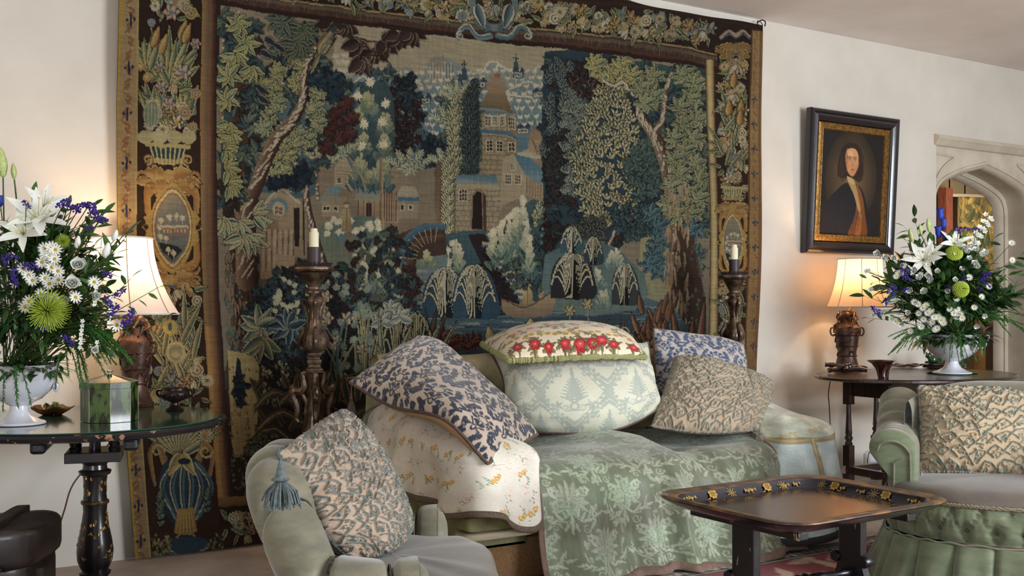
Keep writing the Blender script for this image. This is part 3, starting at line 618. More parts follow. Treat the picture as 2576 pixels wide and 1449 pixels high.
    thick([(1372, 140), (1600, 170), (1620, 560), (1560, 640), (1400, 620), (1362, 400)], 330, 21, 10, [D1, D2, D2, D4])
    thick([(1600, 160), (1775, 180), (1775, 600), (1640, 560), (1600, 400)], 170, 26, 13, [D1, D2, D3], 3)
    for i in range(34):
        x = 1370+c.r.uniform(0, 100); y = 170+i*9+c.r.uniform(-10, 10); a = -PI/2+c.r.uniform(-.9, .9)
        c.frond([(x, y+26), (x+8*math.cos(a), y), (x+30*math.cos(a), y+26*math.sin(a))], 4, 17, 8, (60, 80, 90), (30, 46, 62), (104, 110, 104), .9)
    bush(c, (1510, 200, 80, 60), 40, 15, 10, (58, 40, 38), (44, 32, 34), None)
    for i in range(40):
        x, y = c.r.uniform(1425, 1580), c.r.uniform(160, 270); L([(x, y), (x+c.r.uniform(-10, 10), y+7), (x+c.r.uniform(-10, 10), y+16)], 1.4, (112, 94, 80), sm=0)
    for x, y in ((1520, 175), (1545, 190), (1570, 165), (1595, 190), (1500, 160), (1555, 215)): oak(c, x, y, 8, 34, 15, ca=(134, 126, 78), cb=(46, 76, 82), co=(170, 154, 98))
    bush(c, (1410, 420, 44, 90), 44, 17, 8, (52, 48, 48), (34, 38, 46), None)
    for i in range(60):
        x = 1440+c.r.uniform(-25, 40); y = 260+i*4; c.rosette(x, y, 5, 20, 9, (92, 108, 108), (48, 70, 82), (122, 126, 112), -2.8, -.3)
    # the pale tree
    P([(1530, 225), (1590, 300), (1610, 420), (1600, 520), (1540, 600), (1470, 560), (1440, 440), (1470, 330), (1500, 290)], (46, 68, 82), (38, 58, 76), sm=4)
    pts = []
    for i in range(330):
        y = 225+(i*397 % 330)/330*350; hw = np.interp(y, [225, 300, 400, 480, 575], [22, 66, 88, 84, 40]); pts.append((1528+c.r.uniform(-hw, hw)-(y < 300)*-6, y))
    for x, y in sorted(pts, key=lambda t: t[1]):
        a = -PI/2+(x-1528)/90+c.r.uniform(-.6, .6)
        for k in (-.8, 0, .8): c.leaf(x, y, a+k, c.r.uniform(14, 20), 8, c.j((190, 172, 122), 12), (104, 110, 88), (58, 70, 74), bend=.1, ol=.12)
    trunk(c, [(1515, 720), (1510, 640), (1520, 600), (1505, 560)], 16, 7, (110, 96, 80), (72, 60, 52)); trunk(c, [(1515, 650), (1545, 590), (1552, 550)], 9, 5, (110, 96, 80), (72, 60, 52))
    bush(c, (1600, 560, 60, 46), 34, 16, 8, (62, 84, 88), (38, 58, 76), None); bush(c, (1480, 580, 50, 30), 20, 16, 9, (44, 50, 56), (34, 38, 46), (96, 98, 90))
    bush(c, (1620, 430, 40, 70), 30, 22, 10, (72, 92, 88), (48, 70, 76), None, lobes=3)
    trunk(c, [(1700, 860), (1700, 640), (1690, 470), (1660, 360), (1620, 300), (1610, 270)], 60, 16, (112, 94, 78), (66, 44, 36)); trunk(c, [(1668, 380), (1650, 340), (1672, 300), (1680, 230), (1692, 180)], 22, 7, (112, 94, 80), (74, 54, 46)); trunk(c, [(1600, 240), (1570, 205), (1545, 215), (1520, 200)], 12, 6, (106, 90, 78), (66, 52, 48))
    for x, y in ((1650, 190), (1620, 220), (1650, 240), (1630, 260), (1720, 190), (1750, 210), (1740, 250), (1715, 270), (1755, 300), (1720, 310), (1700, 350), (1750, 350), (1725, 380), (1700, 400), (1750, 410), (1760, 450), (1710, 440), (1690, 470), (1720, 490), (1755, 500), (1680, 510), (1735, 540), (1700, 540)):
        oak(c, x, y, 7, 33, 16)
    for x, y, n in ((1640, 540, 6), (1660, 570, 6), (1640, 640, 8), (1660, 620, 8), (1630, 670, 6), (1740, 580, 6), (1745, 640, 7), (1655, 600, 6)): c.rosette(x, y, n, 30, 15, (56, 88, 104), (34, 60, 80), (84, 104, 108), lobes=3)
    P([(1610, 600), (1680, 590), (1680, 780), (1600, 800)], (126, 118, 94), (108, 110, 92), jag=.5); 
    for x, y in ((1645, 640), (1660, 680), (1635, 665), (1655, 610)): c.rosette(x, y, 7, 30, 15, (56, 88, 104), (34, 60, 80), (84, 104, 108), lobes=3)
    P([(1700, 560), (1740, 600), (1772, 760), (1775, 860), (1680, 880), (1690, 700)], (70, 50, 40), (56, 44, 38), jag=.4)
    for i in range(90): x = c.r.uniform(1690, 1772); y = c.r.uniform(600, 890); tuft(c, x, y, 2, 8, 34, c.j((96, 96, 78) if y > 740 else (84, 66, 52)), (58, 72, 74))
    for i in range(110): x = c.r.uniform(1672, 1730); y = c.r.uniform(450, 860); c.leaf(x, y, PI/2+c.r.uniform(-.2, .2), 34, 4, c.j((122, 104, 86), 16))
    # ---- water and reeds
    P([(1060, 800), (1300, 790), (1500, 740), (1690, 770), (1690, 900), (1040, 910)], (68, 90, 104), (56, 78, 94), jag=.3, sm=2)
    for i in range(170): x = c.r.uniform(1040, 1690); y = c.r.uniform(770, 905); L([(x-26, y), (x+26, y+1)], 2.2, c.j((110, 120, 120) if i % 2 else (48, 70, 88), 12), sm=0)
    P([(1370, 640), (1500, 600), (1620, 690), (1600, 780), (1380, 780)], (64, 88, 98), (88, 104, 102), jag=.5, sm=2)
    for x, y, n in ((1550, 620, 60), (1500, 670, 50), (1560, 690, 60), (1520, 720, 40)): tuft(c, x, y, n, 34, 60, (186, 174, 130), (72, 96, 102))
    P([(1262, 750), (1300, 765), (1340, 768), (1392, 730), (1388, 790), (1300, 800), (1266, 785)], (140, 120, 98), (104, 90, 78), sm=2); L([(1262, 752), (1320, 772), (1388, 735)], 4, (88, 70, 58))
    fountain(c, 1122, 798, 58, 122, 17, CR, (40, 66, 88)); fountain(c, 1196, 800, 56, 130, 17, CR, (40, 66, 88)); fountain(c, 1440, 750, 56, 112, 19, (196, 180, 144), (40, 40, 48)); fountain(c, 1436, 636, 28, 62, 9, (186, 174, 140), (50, 78, 90), 4); fountain(c, 1492, 664, 26, 66, 9, (186, 174, 140), (48, 60, 68), 4); fountain(c, 1575, 765, 34, 100, 11, (176, 166, 136), (52, 60, 64), 4)
    # lower plants
    P([(1330, 800), (1600, 790), (1600, 880), (1320, 880)], (48, 66, 80), jag=.4)
    for i in range(14): x = 1345+i*19; c.leaf(x, 872, -PI/2+c.r.uniform(-.7, .7), 66, 13, (36, 34, 42), (48, 44, 48), (104, 104, 98))
    for x, y in ((1434, 782), (1478, 765)): c.flower(x, y, 15, 6, (158, 140, 98), (190, 168, 116), (110, 92, 66)); L([(x, y), (x+4, 870)], 3, (110, 116, 104))
    for x in (1520, 1560, 1420): fountain(c, x, 880, 46, 60, 5, (150, 148, 120), (50, 70, 84), 5)
    for i in range(9): c.leaf(1600+i*22, 900, -PI/2+c.r.uniform(-.4, .4), c.r.uniform(80, 150), 17, (120, 88, 66), (86, 52, 42), (60, 44, 38))
    for x in (1115, 1165, 1190, 1130): c.rosette(x, 850+(x % 30), 7, 34, 16, (84, 38, 36), (62, 32, 34), (112, 76, 68), -3, 0, lobes=3)
    for i in range(5): c.leaf(1065+i*4, 900, -PI/2+(i-2)*.18, 120, 15, (88, 70, 52), (60, 48, 40), (44, 40, 38))
    c.leaf(1240, 880, -1.75, 60, 22, (168, 148, 104), (130, 112, 78)); c.leaf(1330, 850, -1.5, 50, 26, (170, 142, 88), (120, 96, 60))
    thick([(1600, 880), (1775, 860), (1775, 1000), (1500, 1000), (1400, 880)], 90, 26, 12, [D4, D3, D2])
    thick([(700, 880), (1100, 880), (1100, 1000), (700, 1000)], 90, 24, 11, [D4, D2, D3, D4])
    for i in range(24): x = c.r.uniform(1610, 1690); y = c.r.uniform(780, 900); c.leaf(x, y, -PI/2+c.r.uniform(-.5, .5), 56, 11, c.j((116, 88, 66), 14), (74, 50, 42))
    # iris-like reeds left of the cushions
    for x in (960, 1000, 915, 1050): fountain(c, x, 940, 46, 150+(x % 50), 9, (150, 142, 112), (36, 40, 46), 6)
    for x, y in ((985, 765), (960, 790), (1010, 780)): 
        for a in (-2.3, -1.57, -.8, .3, 2.8): c.leaf(x, y+20, a, 34, 16, (140, 140, 122), (72, 96, 112), (166, 158, 128))
    for i in range(12): c.leaf(900+i*16, 960, -PI/2+c.r.uniform(-.5, .5), c.r.uniform(90, 170), 13, (120, 116, 92), (52, 60, 60), (150, 140, 108))
    # dark flowery bank by the candlestick
    bush(c, (760, 860, 120, 200), 130, 20, 10, (42, 36, 38), (32, 30, 36), None); bush(c, (700, 800, 70, 120), 40, 16, 9, (48, 70, 84), (40, 52, 62), None)
    for i in range(46): x, y = c.r.uniform(800, 940), c.r.uniform(690, 950); star(c, x, y, 11, c.j((100, 112, 104), 14))
    for x, y, q in ((820, 745, 16), (822, 800, 17), (812, 775, 13), (872, 800, 17), (905, 880, 14), (845, 855, 13), (780, 905, 12), (838, 870, 12)): c.flower(x, y, q, 5, (158, 136, 112), (110, 116, 110), (112, 76, 66)); L([(x, y+8), (x-8, y+60), (850, y+130)], 3, (92, 104, 92))
    for i in range(30): x, y = c.r.uniform(690, 780), c.r.uniform(700, 800); star(c, x, y, 8, (150, 146, 112))
    L([(848, 1000), (846, 900), (860, 820), (880, 790)], 9, (70, 92, 96), 4); L([(848, 940), (890, 860), (930, 840)], 6, (110, 112, 96), 3)
    for x, y in ((625, 800), (700, 800)):
        cc = ((112, 118, 98), (48, 74, 88), (156, 146, 110)) if x < 660 else ((44, 66, 86), (26, 38, 56), (100, 108, 104))
        c.rosette(x+25, y+20, 9, 54, 18, *cc)
    c.rosette(655, 850, 5, 62, 20, (104, 110, 88), (48, 66, 74), (150, 136, 100), .5, 2.7)
    for i in range(40): x, y = c.r.uniform(590, 720), c.r.uniform(900, 1010); tuft(c, x, y, 5, 16, 30, (150, 134, 92), (70, 74, 66))
    # rocky light patch lower left
    P([(572, 880), (640, 900), (650, 960), (640, 1100), (590, 1150), (578, 1010)], (152, 130, 88), (120, 106, 78), jag=.5, sm=3)
    for i in range(120): x, y = c.r.uniform(578, 660), c.r.uniform(900, 1230); tuft(c, x, y, 2, 10, 24, c.j((150, 130, 90) if y < 1050 else (86, 84, 70), 12), (84, 78, 62))
    P([(596, 900), (604, 905), (612, 980), (606, 1030), (596, 1000), (592, 940)], (28, 38, 54)); bush(c, (603, 980, 12, 40), 14, 14, 6, (28, 38, 54), (30, 42, 56), None)
    for i in range(60): c.leaf(c.r.uniform(640, 950), c.r.uniform(950, 1240), c.r.uniform(-2.6, -.6), 40, 11, c.j((70, 62, 46)), c.j((42, 44, 44)), (96, 80, 54))
    for x, y, w in ((700, 1000, 60), (720, 1050, 70), (690, 1090, 60), (760, 990, 60), (900, 960, 70), (860, 1020, 60), (930, 1040, 60)):
        for k in range(3): L([(x-w, y+20+k*7), (x-w*.5, y-12+k*7), (x, y-18+k*7), (x+w*.6, y+8+k*7)], 5, c.j((112, 96, 66) if k % 2 else (66, 62, 54)), 3)
    for i in range(8): c.leaf(740+i*26, 1010, -PI/2+c.r.uniform(-.2, .2), 70, 16, (66, 70, 54), (48, 52, 48), (120, 96, 56))
    P([(640, 1195), (700, 1160), (780, 1180), (800, 1260), (640, 1260)], (96, 78, 52), sm=2); bush(c, (660, 1130, 40, 40), 20, 14, 8, (84, 88, 66), (52, 62, 60), None)
    # ---- frame mouldings
    for d, cc in ((0, (70, 56, 48)), (8, (88, 74, 62)), (16, (60, 48, 42)), (24, (80, 48, 36)), (30, (48, 32, 28))):
        pts = [(548, -24+d*1.0), (960, 36+d), (1600, 102+d*1.25), (1800, 142+d*1.0)]; L(pts, 11, cc)
    L([(548, -28), (960, 32), (1600, 99), (1800, 138)], 4, (128, 110, 78))
    for x in range(560, 1790, 5): y = np.interp(x, [548, 960, 1600, 1800], [-20, 40, 106, 146]); L([(x, y+c.r.uniform(0, 5)), (x, y+c.r.uniform(10, 22))], 1.5, c.j((84, 70, 60), 16), sm=0)
    def vband(x0, x1, y0, y1, cols):
        n = len(cols)
        for i in range(n*4):
            f = i/(n*4-1)*(n-1); k = min(n-2, int(f)); q = f-k; cc = tuple(cols[k][m]*(1-q)+cols[k+1][m]*q for m in range(3)); a = (i/(n*4), (i+1.3)/(n*4))
            P([(x0[0]+(x1[0]-x0[0])*a[0], y0), (x0[0]+(x1[0]-x0[0])*a[1], y0), (x0[1]+(x1[1]-x0[1])*a[1], y1), (x0[1]+(x1[1]-x0[1])*a[0], y1)], cc)
    vband((508, 512), (546, 556), -40, 820, [(132, 100, 58), (112, 92, 70), (96, 80, 62), (104, 76, 54), (76, 48, 38), (46, 32, 30)])
    vband((512, 546), (558, 588), 820, 1262, [(132, 100, 58), (150, 112, 62), (120, 94, 62), (104, 76, 50), (66, 44, 36), (46, 32, 30)])
    P([(548, 1250), (640, 1248), (1000, 1230), (1000, 1262), (548, 1275)], (120, 92, 54), (66, 44, 34))
    vband((1773, 1780), (1798, 1804), 150, 1000, [(66, 48, 38), (150, 124, 84), (176, 150, 104), (160, 134, 92), (126, 100, 66), (50, 36, 30)])
    # ---- top flower border
    P([(500, -120), (1900, -40), (1898, 74), (1800, 128), (1600, 92), (960, 26), (500, -34)], (52, 34, 27), (46, 30, 24))
    for i in range(34):
        x = 880+i*27; yc = np.interp(x, [500, 960, 1600, 1795], [-70, -4, 58, 92]); posy(c, x-14, yc-30, x+14, yc+24, 4, 100+i)
    for i in range(12): x = 540+i*28; yc = np.interp(x, [500, 960], [-70, -4]); posy(c, x-14, yc-30, x+14, yc+18, 4, 300+i)
    L([(500, -150), (1345, -8), (1600, 14), (1800, 50), (1906, 76)], 9, (58, 38, 30))
    # centre strapwork of the border
    c.ell(1246, 10, 62, 66, (86, 104, 112)); c.ell(1246, 6, 46, 52, (58, 44, 36)); posy(c, 1222, -30, 1272, 40, 10, 77)
    for s in (-1, 1):
        P([(1246+s*30, 20), (1246+s*48, 20), (1246+s*50, 60), (1246+s*20, 80), (1246+s*8, 70)], (92, 108, 114), (66, 86, 98)); c.leaf(1246+s*44, 10, PI/2+s*.3, 64, 24, (84, 104, 112), (48, 70, 82), (176, 164, 128))
        L([(1246+s*10, 88), (1246+s*40, 92), (1246+s*62, 66), (1246+s*84, 74), (1246+s*88, 96)], 15, (92, 110, 118), 9, (62, 84, 98)); L([(1246+s*10, 84), (1246+s*40, 87), (1246+s*62, 60), (1246+s*84, 68), (1246+s*92, 92)], 2.4, (178, 168, 138)); c.scroll(1246+s*84, 88, 12, -1.5, 1.3, 3, (178, 168, 138), sg=s)
    # ---- left border
    P([(345, -40), (508, -40), (514, 820), (548, 1262), (560, 1380), (380, 1410), (350, 900)], (46, 31, 25), (58, 36, 27))
    for x, y, a, l in ((425, 210, -1.9, 150), (425, 210, -1.57, 150), (425, 215, -2.3, 120), (430, 210, -1.2, 140), (430, 220, -.9, 110), (375, 180, -2.1, 90), (375, 180, -1.5, 100), (430, 320, -2.2, 130), (430, 320, -1.2, 130), (385, 300, -1.8, 100), (470, 300, -1.5, 110), (400, 20, -1.9, 80), (440, 10, -1.3, 90)):
        for k in (-.16, 0, .16): c.leaf(x, y, a+k*1.6, l*(1-abs(k)), 17, c.j((124, 118, 80)), (50, 78, 84), (146, 134, 92))
    posy(c, 362, 210, 495, 335, 16, 5, big=3); posy(c, 362, -20, 495, 60, 7, 6, big=2)
    for x, y, q in ((353, 170, 10), (368, 198, 11)): c.ell(x, y, q, q, (140, 108, 66)); c.ell(x-2, y-2, q*.5, q*.5, (168, 136, 90))
    for x, y, q in ((430, 30, 22), (405, 218, 17), (460, 182, 22), (400, 170, 15), (424, 262, 18), (492, 110, 15)): c.flower(x, y, q, 6, (150, 126, 110), (80, 100, 118), (112, 90, 80))
    for x, y in ((380, 100), (450, 80), (460, 88), (400, 115)): c.leaf(x, y+20, -1.2, 54, 17, (158, 128, 84), (140, 104, 60), (104, 78, 50))
    c.ell(380, 290, 22, 30, (96, 108, 98)); [L([(380+k*7, 262), (380+k*9, 290), (380+k*7, 318)], 2, (140, 136, 110)) for k in (-2, -1, 0, 1, 2)]
    for x in (365, 400, 440, 475): c.ell(x, 345, 21, 17, c.j((138, 128, 92)))
    basket(c, 423, 366, 48, 34); acanthus(c, 424, 440, 78, 46); cartouche(c, 434, 572, 52, 92, 1); acanthus(c, 432, 700, 70, 40)
    posy(c, 375, 720, 505, 1000, 34, 8, big=4)
    for i in range(26): c.leaf(c.r.uniform(380, 500), c.r.uniform(830, 1040), -PI/2+c.r.uniform(-.6, .6), c.r.uniform(70, 120), 13, c.j((140, 122, 78)), (62, 84, 84), (168, 146, 100))
    c.ell(426, 822, 19, 20, (182, 142, 74)); c.ell(426, 822, 5, 11, (66, 88, 88)); c.ell(440, 885, 25, 28, (158, 138, 100)); c.ell(440, 885, 17, 20, (112, 112, 92)); c.ell(440, 890, 13, 7, (150, 132, 100))
    posy(c, 385, 950, 520, 1010, 8, 9, big=3)
    for k in range(13): a = -PI/2+(k-6)*.17; c.leaf(455, 1145, a, 120+20*(k % 2), 15, (136, 128, 92), (50, 78, 84), (160, 146, 104))
    posy(c, 400, 1030, 500, 1060, 4, 12); c.flower(517, 1094, 22, 14, (170, 156, 116), (150, 116, 60))
    for s in (-1, 1): L([(455+s*40, 1165), (455+s*58, 1120), (455+s*78, 1140), (455+s*72, 1190), (455+s*66, 1220)], 19, (140, 112, 72), 7, (104, 80, 52)); c.scroll(455+s*60, 1135, 18, 0, 1.2, 5, (160, 132, 90), sg=s)
    P([(398, 1220), (410, 1170), (440, 1150), (480, 1150), (515, 1175), (530, 1230), (515, 1290), (480, 1310), (440, 1320), (412, 1280)], (40, 60, 78), (34, 54, 72), sm=5)
    for k in range(6): f = -1+k*.4; L([(462+f*28, 1165), (464+f*62, 1225), (466+f*26, 1305)], 3.4, (156, 132, 104)); L([(470+f*28, 1165), (472+f*62, 1225), (470+f*26, 1305)], 6, (62, 88, 104))
    for s in (-1, 1): c.leaf(455, 1140, PI/2+s*.55, 66, 22, (150, 130, 86), (110, 100, 66), (176, 152, 104))
    c.ell(462, 1160, 16, 8, (34, 44, 60)); P([(436, 1340), (446, 1280), (485, 1275), (495, 1335), (478, 1345)], (140, 110, 60), (120, 92, 52))
    for k in range(6): L([(442+k*9, 1338), (449+k*6, 1285)], 1.6, (170, 140, 84), sm=0)
    c.ell(466, 1352, 26, 14, (132, 102, 56)); c.ell(466, 1350, 18, 8, (34, 44, 62)); P([(420, 1370), (440, 1352), (500, 1350), (525, 1362), (515, 1385), (470, 1400), (430, 1395)], (42, 62, 78), sm=4); L([(425, 1385), (470, 1400), (522, 1375)], 2.6, (156, 132, 100))
    for i in range(60): tuft(c, c.r.choice([c.r.uniform(385, 425), c.r.uniform(525, 590)]), c.r.uniform(1335, 1395), 3, 12, 26, (128, 116, 76), (62, 70, 56))
    for x, y in ((402, 1260), (520, 1255), (405, 1290)): c.frond([(x, y+40), (x, y), (x+3, y-20)], 5, 15, 8, (96, 104, 84), (50, 72, 80), None)
    # outer guard stripes
    P([(345, -40), (296, -40), (286, 300), (295, 800), (313, 1100), (332, 1425), (378, 1425), (356, 1100), (343, 800), (345, 300)], (132, 112, 84), (124, 104, 76))
    for pts, w, cc in (([(301, -30), (291, 300), (299, 800), (317, 1100), (339, 1420)], 15, (158, 118, 48)), ([(345, -30), (343, 300), (342, 800), (356, 1100), (378, 1420)], 5, (140, 120, 78))): L(pts, w, cc)
    gx = lambda y: np.interp(y, [0, 300, 800, 1100, 1400], [328, 318, 318, 335, 356])
    for k in range(40):
        y = -20+k*36; s = 1 if k % 2 else -1; L([(gx(y)+s*2, y-16), (gx(y)-s*9, y), (gx(y)+s*7, y+14), (gx(y)+s*2, y+22)], 8, (128, 92, 60), 5, (104, 76, 52)); c.ell(gx(y)-s*7, y, 4, 4, (152, 118, 78))
    for y in (-66, 53, 172, 286, 410, 530, 650, 770, 880, 985, 1085, 1182, 1273, 1360): x = gx(y); L([(x, y-14), (x, y+14)], 5, (34, 44, 70)); c.ell(x-9, y+1, 3.5, 4, (34, 44, 70)); c.ell(x+9, y-2, 3.5, 4, (34, 44, 70))
    # ---- bottom border
    P([(560, 1275), (1000, 1250), (1920, 1180), (1920, 1340), (560, 1400)], (48, 32, 26), (62, 38, 28)); posy(c, 570, 1290, 900, 1350, 30, 20, big=3)
    # ---- right border
    P([(1804, 128), (1884, 84), (1880, 800), (1878, 1010), (1808, 1010), (1800, 600)], (48, 32, 26), (58, 36, 28)); posy(c, 1812, 150, 1874, 470, 46, 30)
    acanthus(c, 1846, 120, 46, 34, (116, 96, 58)); 
    for s in (-1, 1): L([(1846, 92), (1846+s*18, 80), (1846+s*36, 94)], 9, (136, 118, 104), 6); L([(1846, 98), (1846+s*18, 88), (1846+s*36, 100)], 3, (78, 92, 116))
    for x, y in ((1848, 180), (1843, 252)): 
        for a in (.9, 1.57, 2.2): c.leaf(x, y-14, a, 28, 13, (176, 160, 136), (150, 134, 110), (120, 104, 86))
    for i in range(20): c.leaf(c.r.uniform(1815, 1872), c.r.uniform(280, 470), -PI/2+c.r.uniform(-.7, .7), 56, 9, (118, 116, 82), (46, 72, 80), (146, 136, 96))
    for x, y in ((1832, 290), (1862, 290), (1860, 315), (1842, 220)): c.leaf(x, y, -1.5, 40, 17, (156, 128, 80), (128, 96, 54), (96, 72, 46))
    basket(c, 1843, 472, 25, 22); acanthus(c, 1843, 520, 46, 36); cartouche(c, 1841, 610, 28, 66, 2); acanthus(c, 1841, 708, 34, 20)
    posy(c, 1812, 730, 1872, 960, 40, 33)
    for i in range(20): c.leaf(c.r.uniform(1815, 1872), c.r.uniform(760, 960), -PI/2+c.r.uniform(-.7, .7), 60, 10, (118, 116, 82), (46, 72, 80), (146, 136, 96))
    P([(1886, 78), (1925, 78), (1925, 1020), (1874, 1020), (1884, 500)], (134, 108, 74), (124, 98, 64))
    for pts, w, cc in (([(1888, 80), (1884, 500), (1878, 900)], 4, (90, 62, 42)), ([(1914, 80), (1912, 500), (1903, 900)], 7, (112, 84, 58))): L(pts, w, cc)
    for k in range(44): y = 80+k*20; L([(1897, y), (1903-(k % 2)*8, y+9)], 5, (116, 88, 60), 3)
    for k, y in enumerate(range(250, 900, 62)): L([(1899, y-6), (1897, y+8)], 4, (56, 62, 86)); c.ell(1893, y, 2.5, 3, (56, 62, 86)); c.ell(1905, y, 2.5, 3, (56, 62, 86))
    g = c.C.mean(2, keepdims=True); c.C = (c.C*.72+g*.28)*np.array([.98, .95, .88], np.float32); c.C = np.where(c.C > .5, .5+(c.C-.5)*.6, c.C).astype(np.float32)
    c.C = np.where(c.C < .42, c.C*(.72+.28*c.C/.42), c.C).astype(np.float32)
    c.weave(); return c
# ================================================================ the room
plaster = M('cream_plaster', (216, 210, 199), .9, c2=(200, 193, 181), nscale=1.6, bump=.35, bscale=9, lo=.3, hi=.75)
ceil_m = M('ceiling_plaster', (228, 222, 219), .9, c2=(218, 211, 206), nscale=2, bump=.1, bscale=12)
stone_m = M('dressed_stone', (206, 196, 178), .85, c2=(190, 178, 158), nscale=5, bump=.25, bscale=40)
floor_m = M('worn_stone_floor', (188, 168, 150), .75, c2=(160, 142, 128), nscale=3, bump=.3, bscale=18)
def struct(name, mb, mat, parent=None, **k):
    o = mb.make(name, mat, parent, smooth_=k.pop('smooth_', False), o=(0, 0, 0) if parent is None else None, **k)
    if parent is None: o['kind'] = 'structure'
    return o
WT = .34
struct('floor', MB().box((4, -2.2, -.1), (18, 11.4, .2)), floor_m)
# back wall with the arched opening
AX0, AX1, AZ = 6.8, 8.08, 2.43
wb = MB(); n = 60
X = np.concatenate([np.linspace(-3, AX0, 70), np.linspace(AX1, 10.5, 10)])
wb.box((1.9, WT/2, 1.55), (9.8, WT, 3.1)); wb.box(((AX1+10.5)/2, WT/2, 1.55), (10.5-AX1, WT, 3.1)); wb.box(((AX0+AX1)/2, WT/2, (AZ+3.1)/2), (AX1-AX0, WT, 3.1-AZ))
struct('wall_back', wb, plaster)
struct('ceiling', MB().box((3.75, -3.6, 3.16), (14.5, 7.2, .14)), ceil_m)
struct('wall_left', MB().box((-3.1, -3.6, 1.55), (.2, 7.2, 3.1)), plaster)
struct('wall_right', MB().box((10.6, -3.6, 1.55), (.2, 7.2, 3.1)), plaster)
# arch of dressed stone
L_ = [(AX0, 0), (AX0, 1.93), (AX0+.015, 2.02), (AX0+.06, 2.10), (AX0+.16, 2.165), (AX0+.38, 2.24), (7.44, 2.30)]
arc = smooth(L_[1:], 6); arcR = np.array([(AX0+AX1-x, z) for x, z in arc[::-1]]); full = np.vstack([[(AX0, 0)], arc, arcR[1:], [(AX1, 0)]])
def offs(P, d):
    P = np.array(P); t = np.gradient(P, axis=0); t /= np.linalg.norm(t, axis=1, keepdims=True)+1e-9; return P+np.stack([t[:, 1], -t[:, 0]], 1)*d
fr = MB(); top = np.vstack([[(AX0-.02, 0)], [(AX0-.02, z) for x, z in arc[:8]], [(AX0-.02+(x-AX0)*1.0, AZ+.01) for x, z in arc[8:]]])
up = [(x, AZ+.01) for x, z in full]; P3 = []
for y in (.012, WT): P3.append([(x, y, z) for x, z in full]); P3.append([(x, y, max(z, .01)) for x, z in up])
for a, b in ((0, 1),):
    G = np.array([[(x, .02, z) for x, z in full], [(x, .02, AZ+.01) for x, z in full]]); fr.grid(G)
    G = np.array([[(x, WT, z) for x, z in full], [(x, WT, AZ+.01) for x, z in full]]); fr.grid(G)
ar = struct('door_1', fr, stone_m)
def ring(d0, y0, d1, y1): 
    a, b = offs(full, d0), offs(full, d1); return [[(x, y0, max(z, 0)) for x, z in a], [(x, y1, max(z, 0)) for x, z in b]]
prof = [(0, .02), (.018, .035), (.03, .07), (.02, .11), (.02, .24), (.055, .26), (.075, .30), (.075, WT)]
P3 = [[(x, y, max(z, 0)) for x, z in offs(full, -0+d)] for d, y in prof]
MB().grid(np.array(P3)).make('arch_reveal', stone_m, ar, smooth_=True)
def roll(name, d, y, r): 
    a = offs(full, d); MB().tube([(x, y, max(0, z)) for x, z in a], r, 8).make(name, stone_m, ar)
roll('roll_moulding', -.012, .018, .013); roll('roll_moulding', .045, .25, .010)
hood = MB(); pr = [(0, 0), (-.035, -.008), (-.05, -.04), (-.03, -.052), (-.02, -.075), (0, -.085)]
hood.add([(x, y, AZ+.055+z) for x in (AX0-.03, AX1+.03) for y, z in pr], [tuple(range(6)), tuple(range(11, 5, -1))]+[(i, (i+1) % 6, 6+(i+1) % 6, 6+i) for i in range(6)]); hood.make('hood_moulding', stone_m, ar, smooth_=True)
sp = MB()
for s, x0 in ((1, AX0), (-1, AX1)):
    sp.tube([(x0, .012, AZ-.085), (x0+s*.24, .012, AZ-.10)], .009, 6); sp.tube([(x0+s*.01, .012, 2.13), (x0+s*.06, .012, 2.2), (x0+s*.14, .012, 2.27), (x0+s*.24, .012, 2.325)], .009, 6, sm=4); sp.tube([(x0-s*.004, .012, AZ), (x0-s*.004, .012, .05)], .008, 6)
sp.make('spandrel_moulding', stone_m, ar)
# room beyond the arch
struct('wall_beyond', MB().box((9.5, 3.6, 1.5), (8, .2, 3.2)), M('ochre_plaster', (222, 204, 168), .9, c2=(210, 190, 154), nscale=2))
struct('wall_beyond_right', MB().box((11.6, 2.0, 1.5), (.2, 3.4, 3.2)), plaster); struct('wall_beyond_left', MB().box((6.3, 2.0, 1.5), (.2, 3.2, 3.2)), plaster)
struct('ceiling_beyond', MB().box((9, 2.0, 2.95), (6, 3.4, .1)), M('dim_boards', (118, 100, 78), .8)); 
bm_ = MB(); 
for k in range(14): x = 8.2+k*.26; z = 2.23+.16*math.sin(min(1, k/9)*PI/2); bm_.box((x, 2.05, z+.3), (.28, .22, .6))
struct('beam_beyond', bm_, M('grey_beam', (120, 108, 88), .8)); struct('trim_1', MB().tube([(8.1+k*.3, 1.93, 2.22+.16*math.sin(min(1, k/8)*PI/2)) for k in range(11)], .018, 6), stone_m)
# ================================================================ tapestry on the wall
tc_ = weave_tapestry()
V_ = 1-np.linspace(0, 1, TH); xl, xr = t_edges(np.linspace(0, 1, TH)); U_ = np.linspace(0, 1, TW)
PX = xl[:, None]+(xr-xl)[:, None]*U_[None, :]; t_ = (PX-HX)/FPX; s_ = (TDEP+CD)/(RY*t_+FY); XX = (RX*t_+FX)*s_
ZZ = V_[:, None]*t_top(XX)
YY = TDEP+.012*np.sin(XX*5.2+.8*np.sin(ZZ*1.3))*(.35+.65*V_[:, None]**.5)+.006*np.sin(XX*13+ZZ*2)+.008*np.sin(ZZ*4+XX)-.02*(1-V_[:, None])**3
ZZ = np.maximum(ZZ, .012)
YY -= .006*(tc_.C.mean(2)-.35)
tp = thing('tapestry', 'huge woven woodland tapestry with a castle and flowered borders hanging on the wall', 'tapestry', (3, TDEP, 0))
cloth_m = M('woven_wool', attr=True, rough=.95, bump=.5, bscale=420, weave=170, spec=.15, gain=1.06)
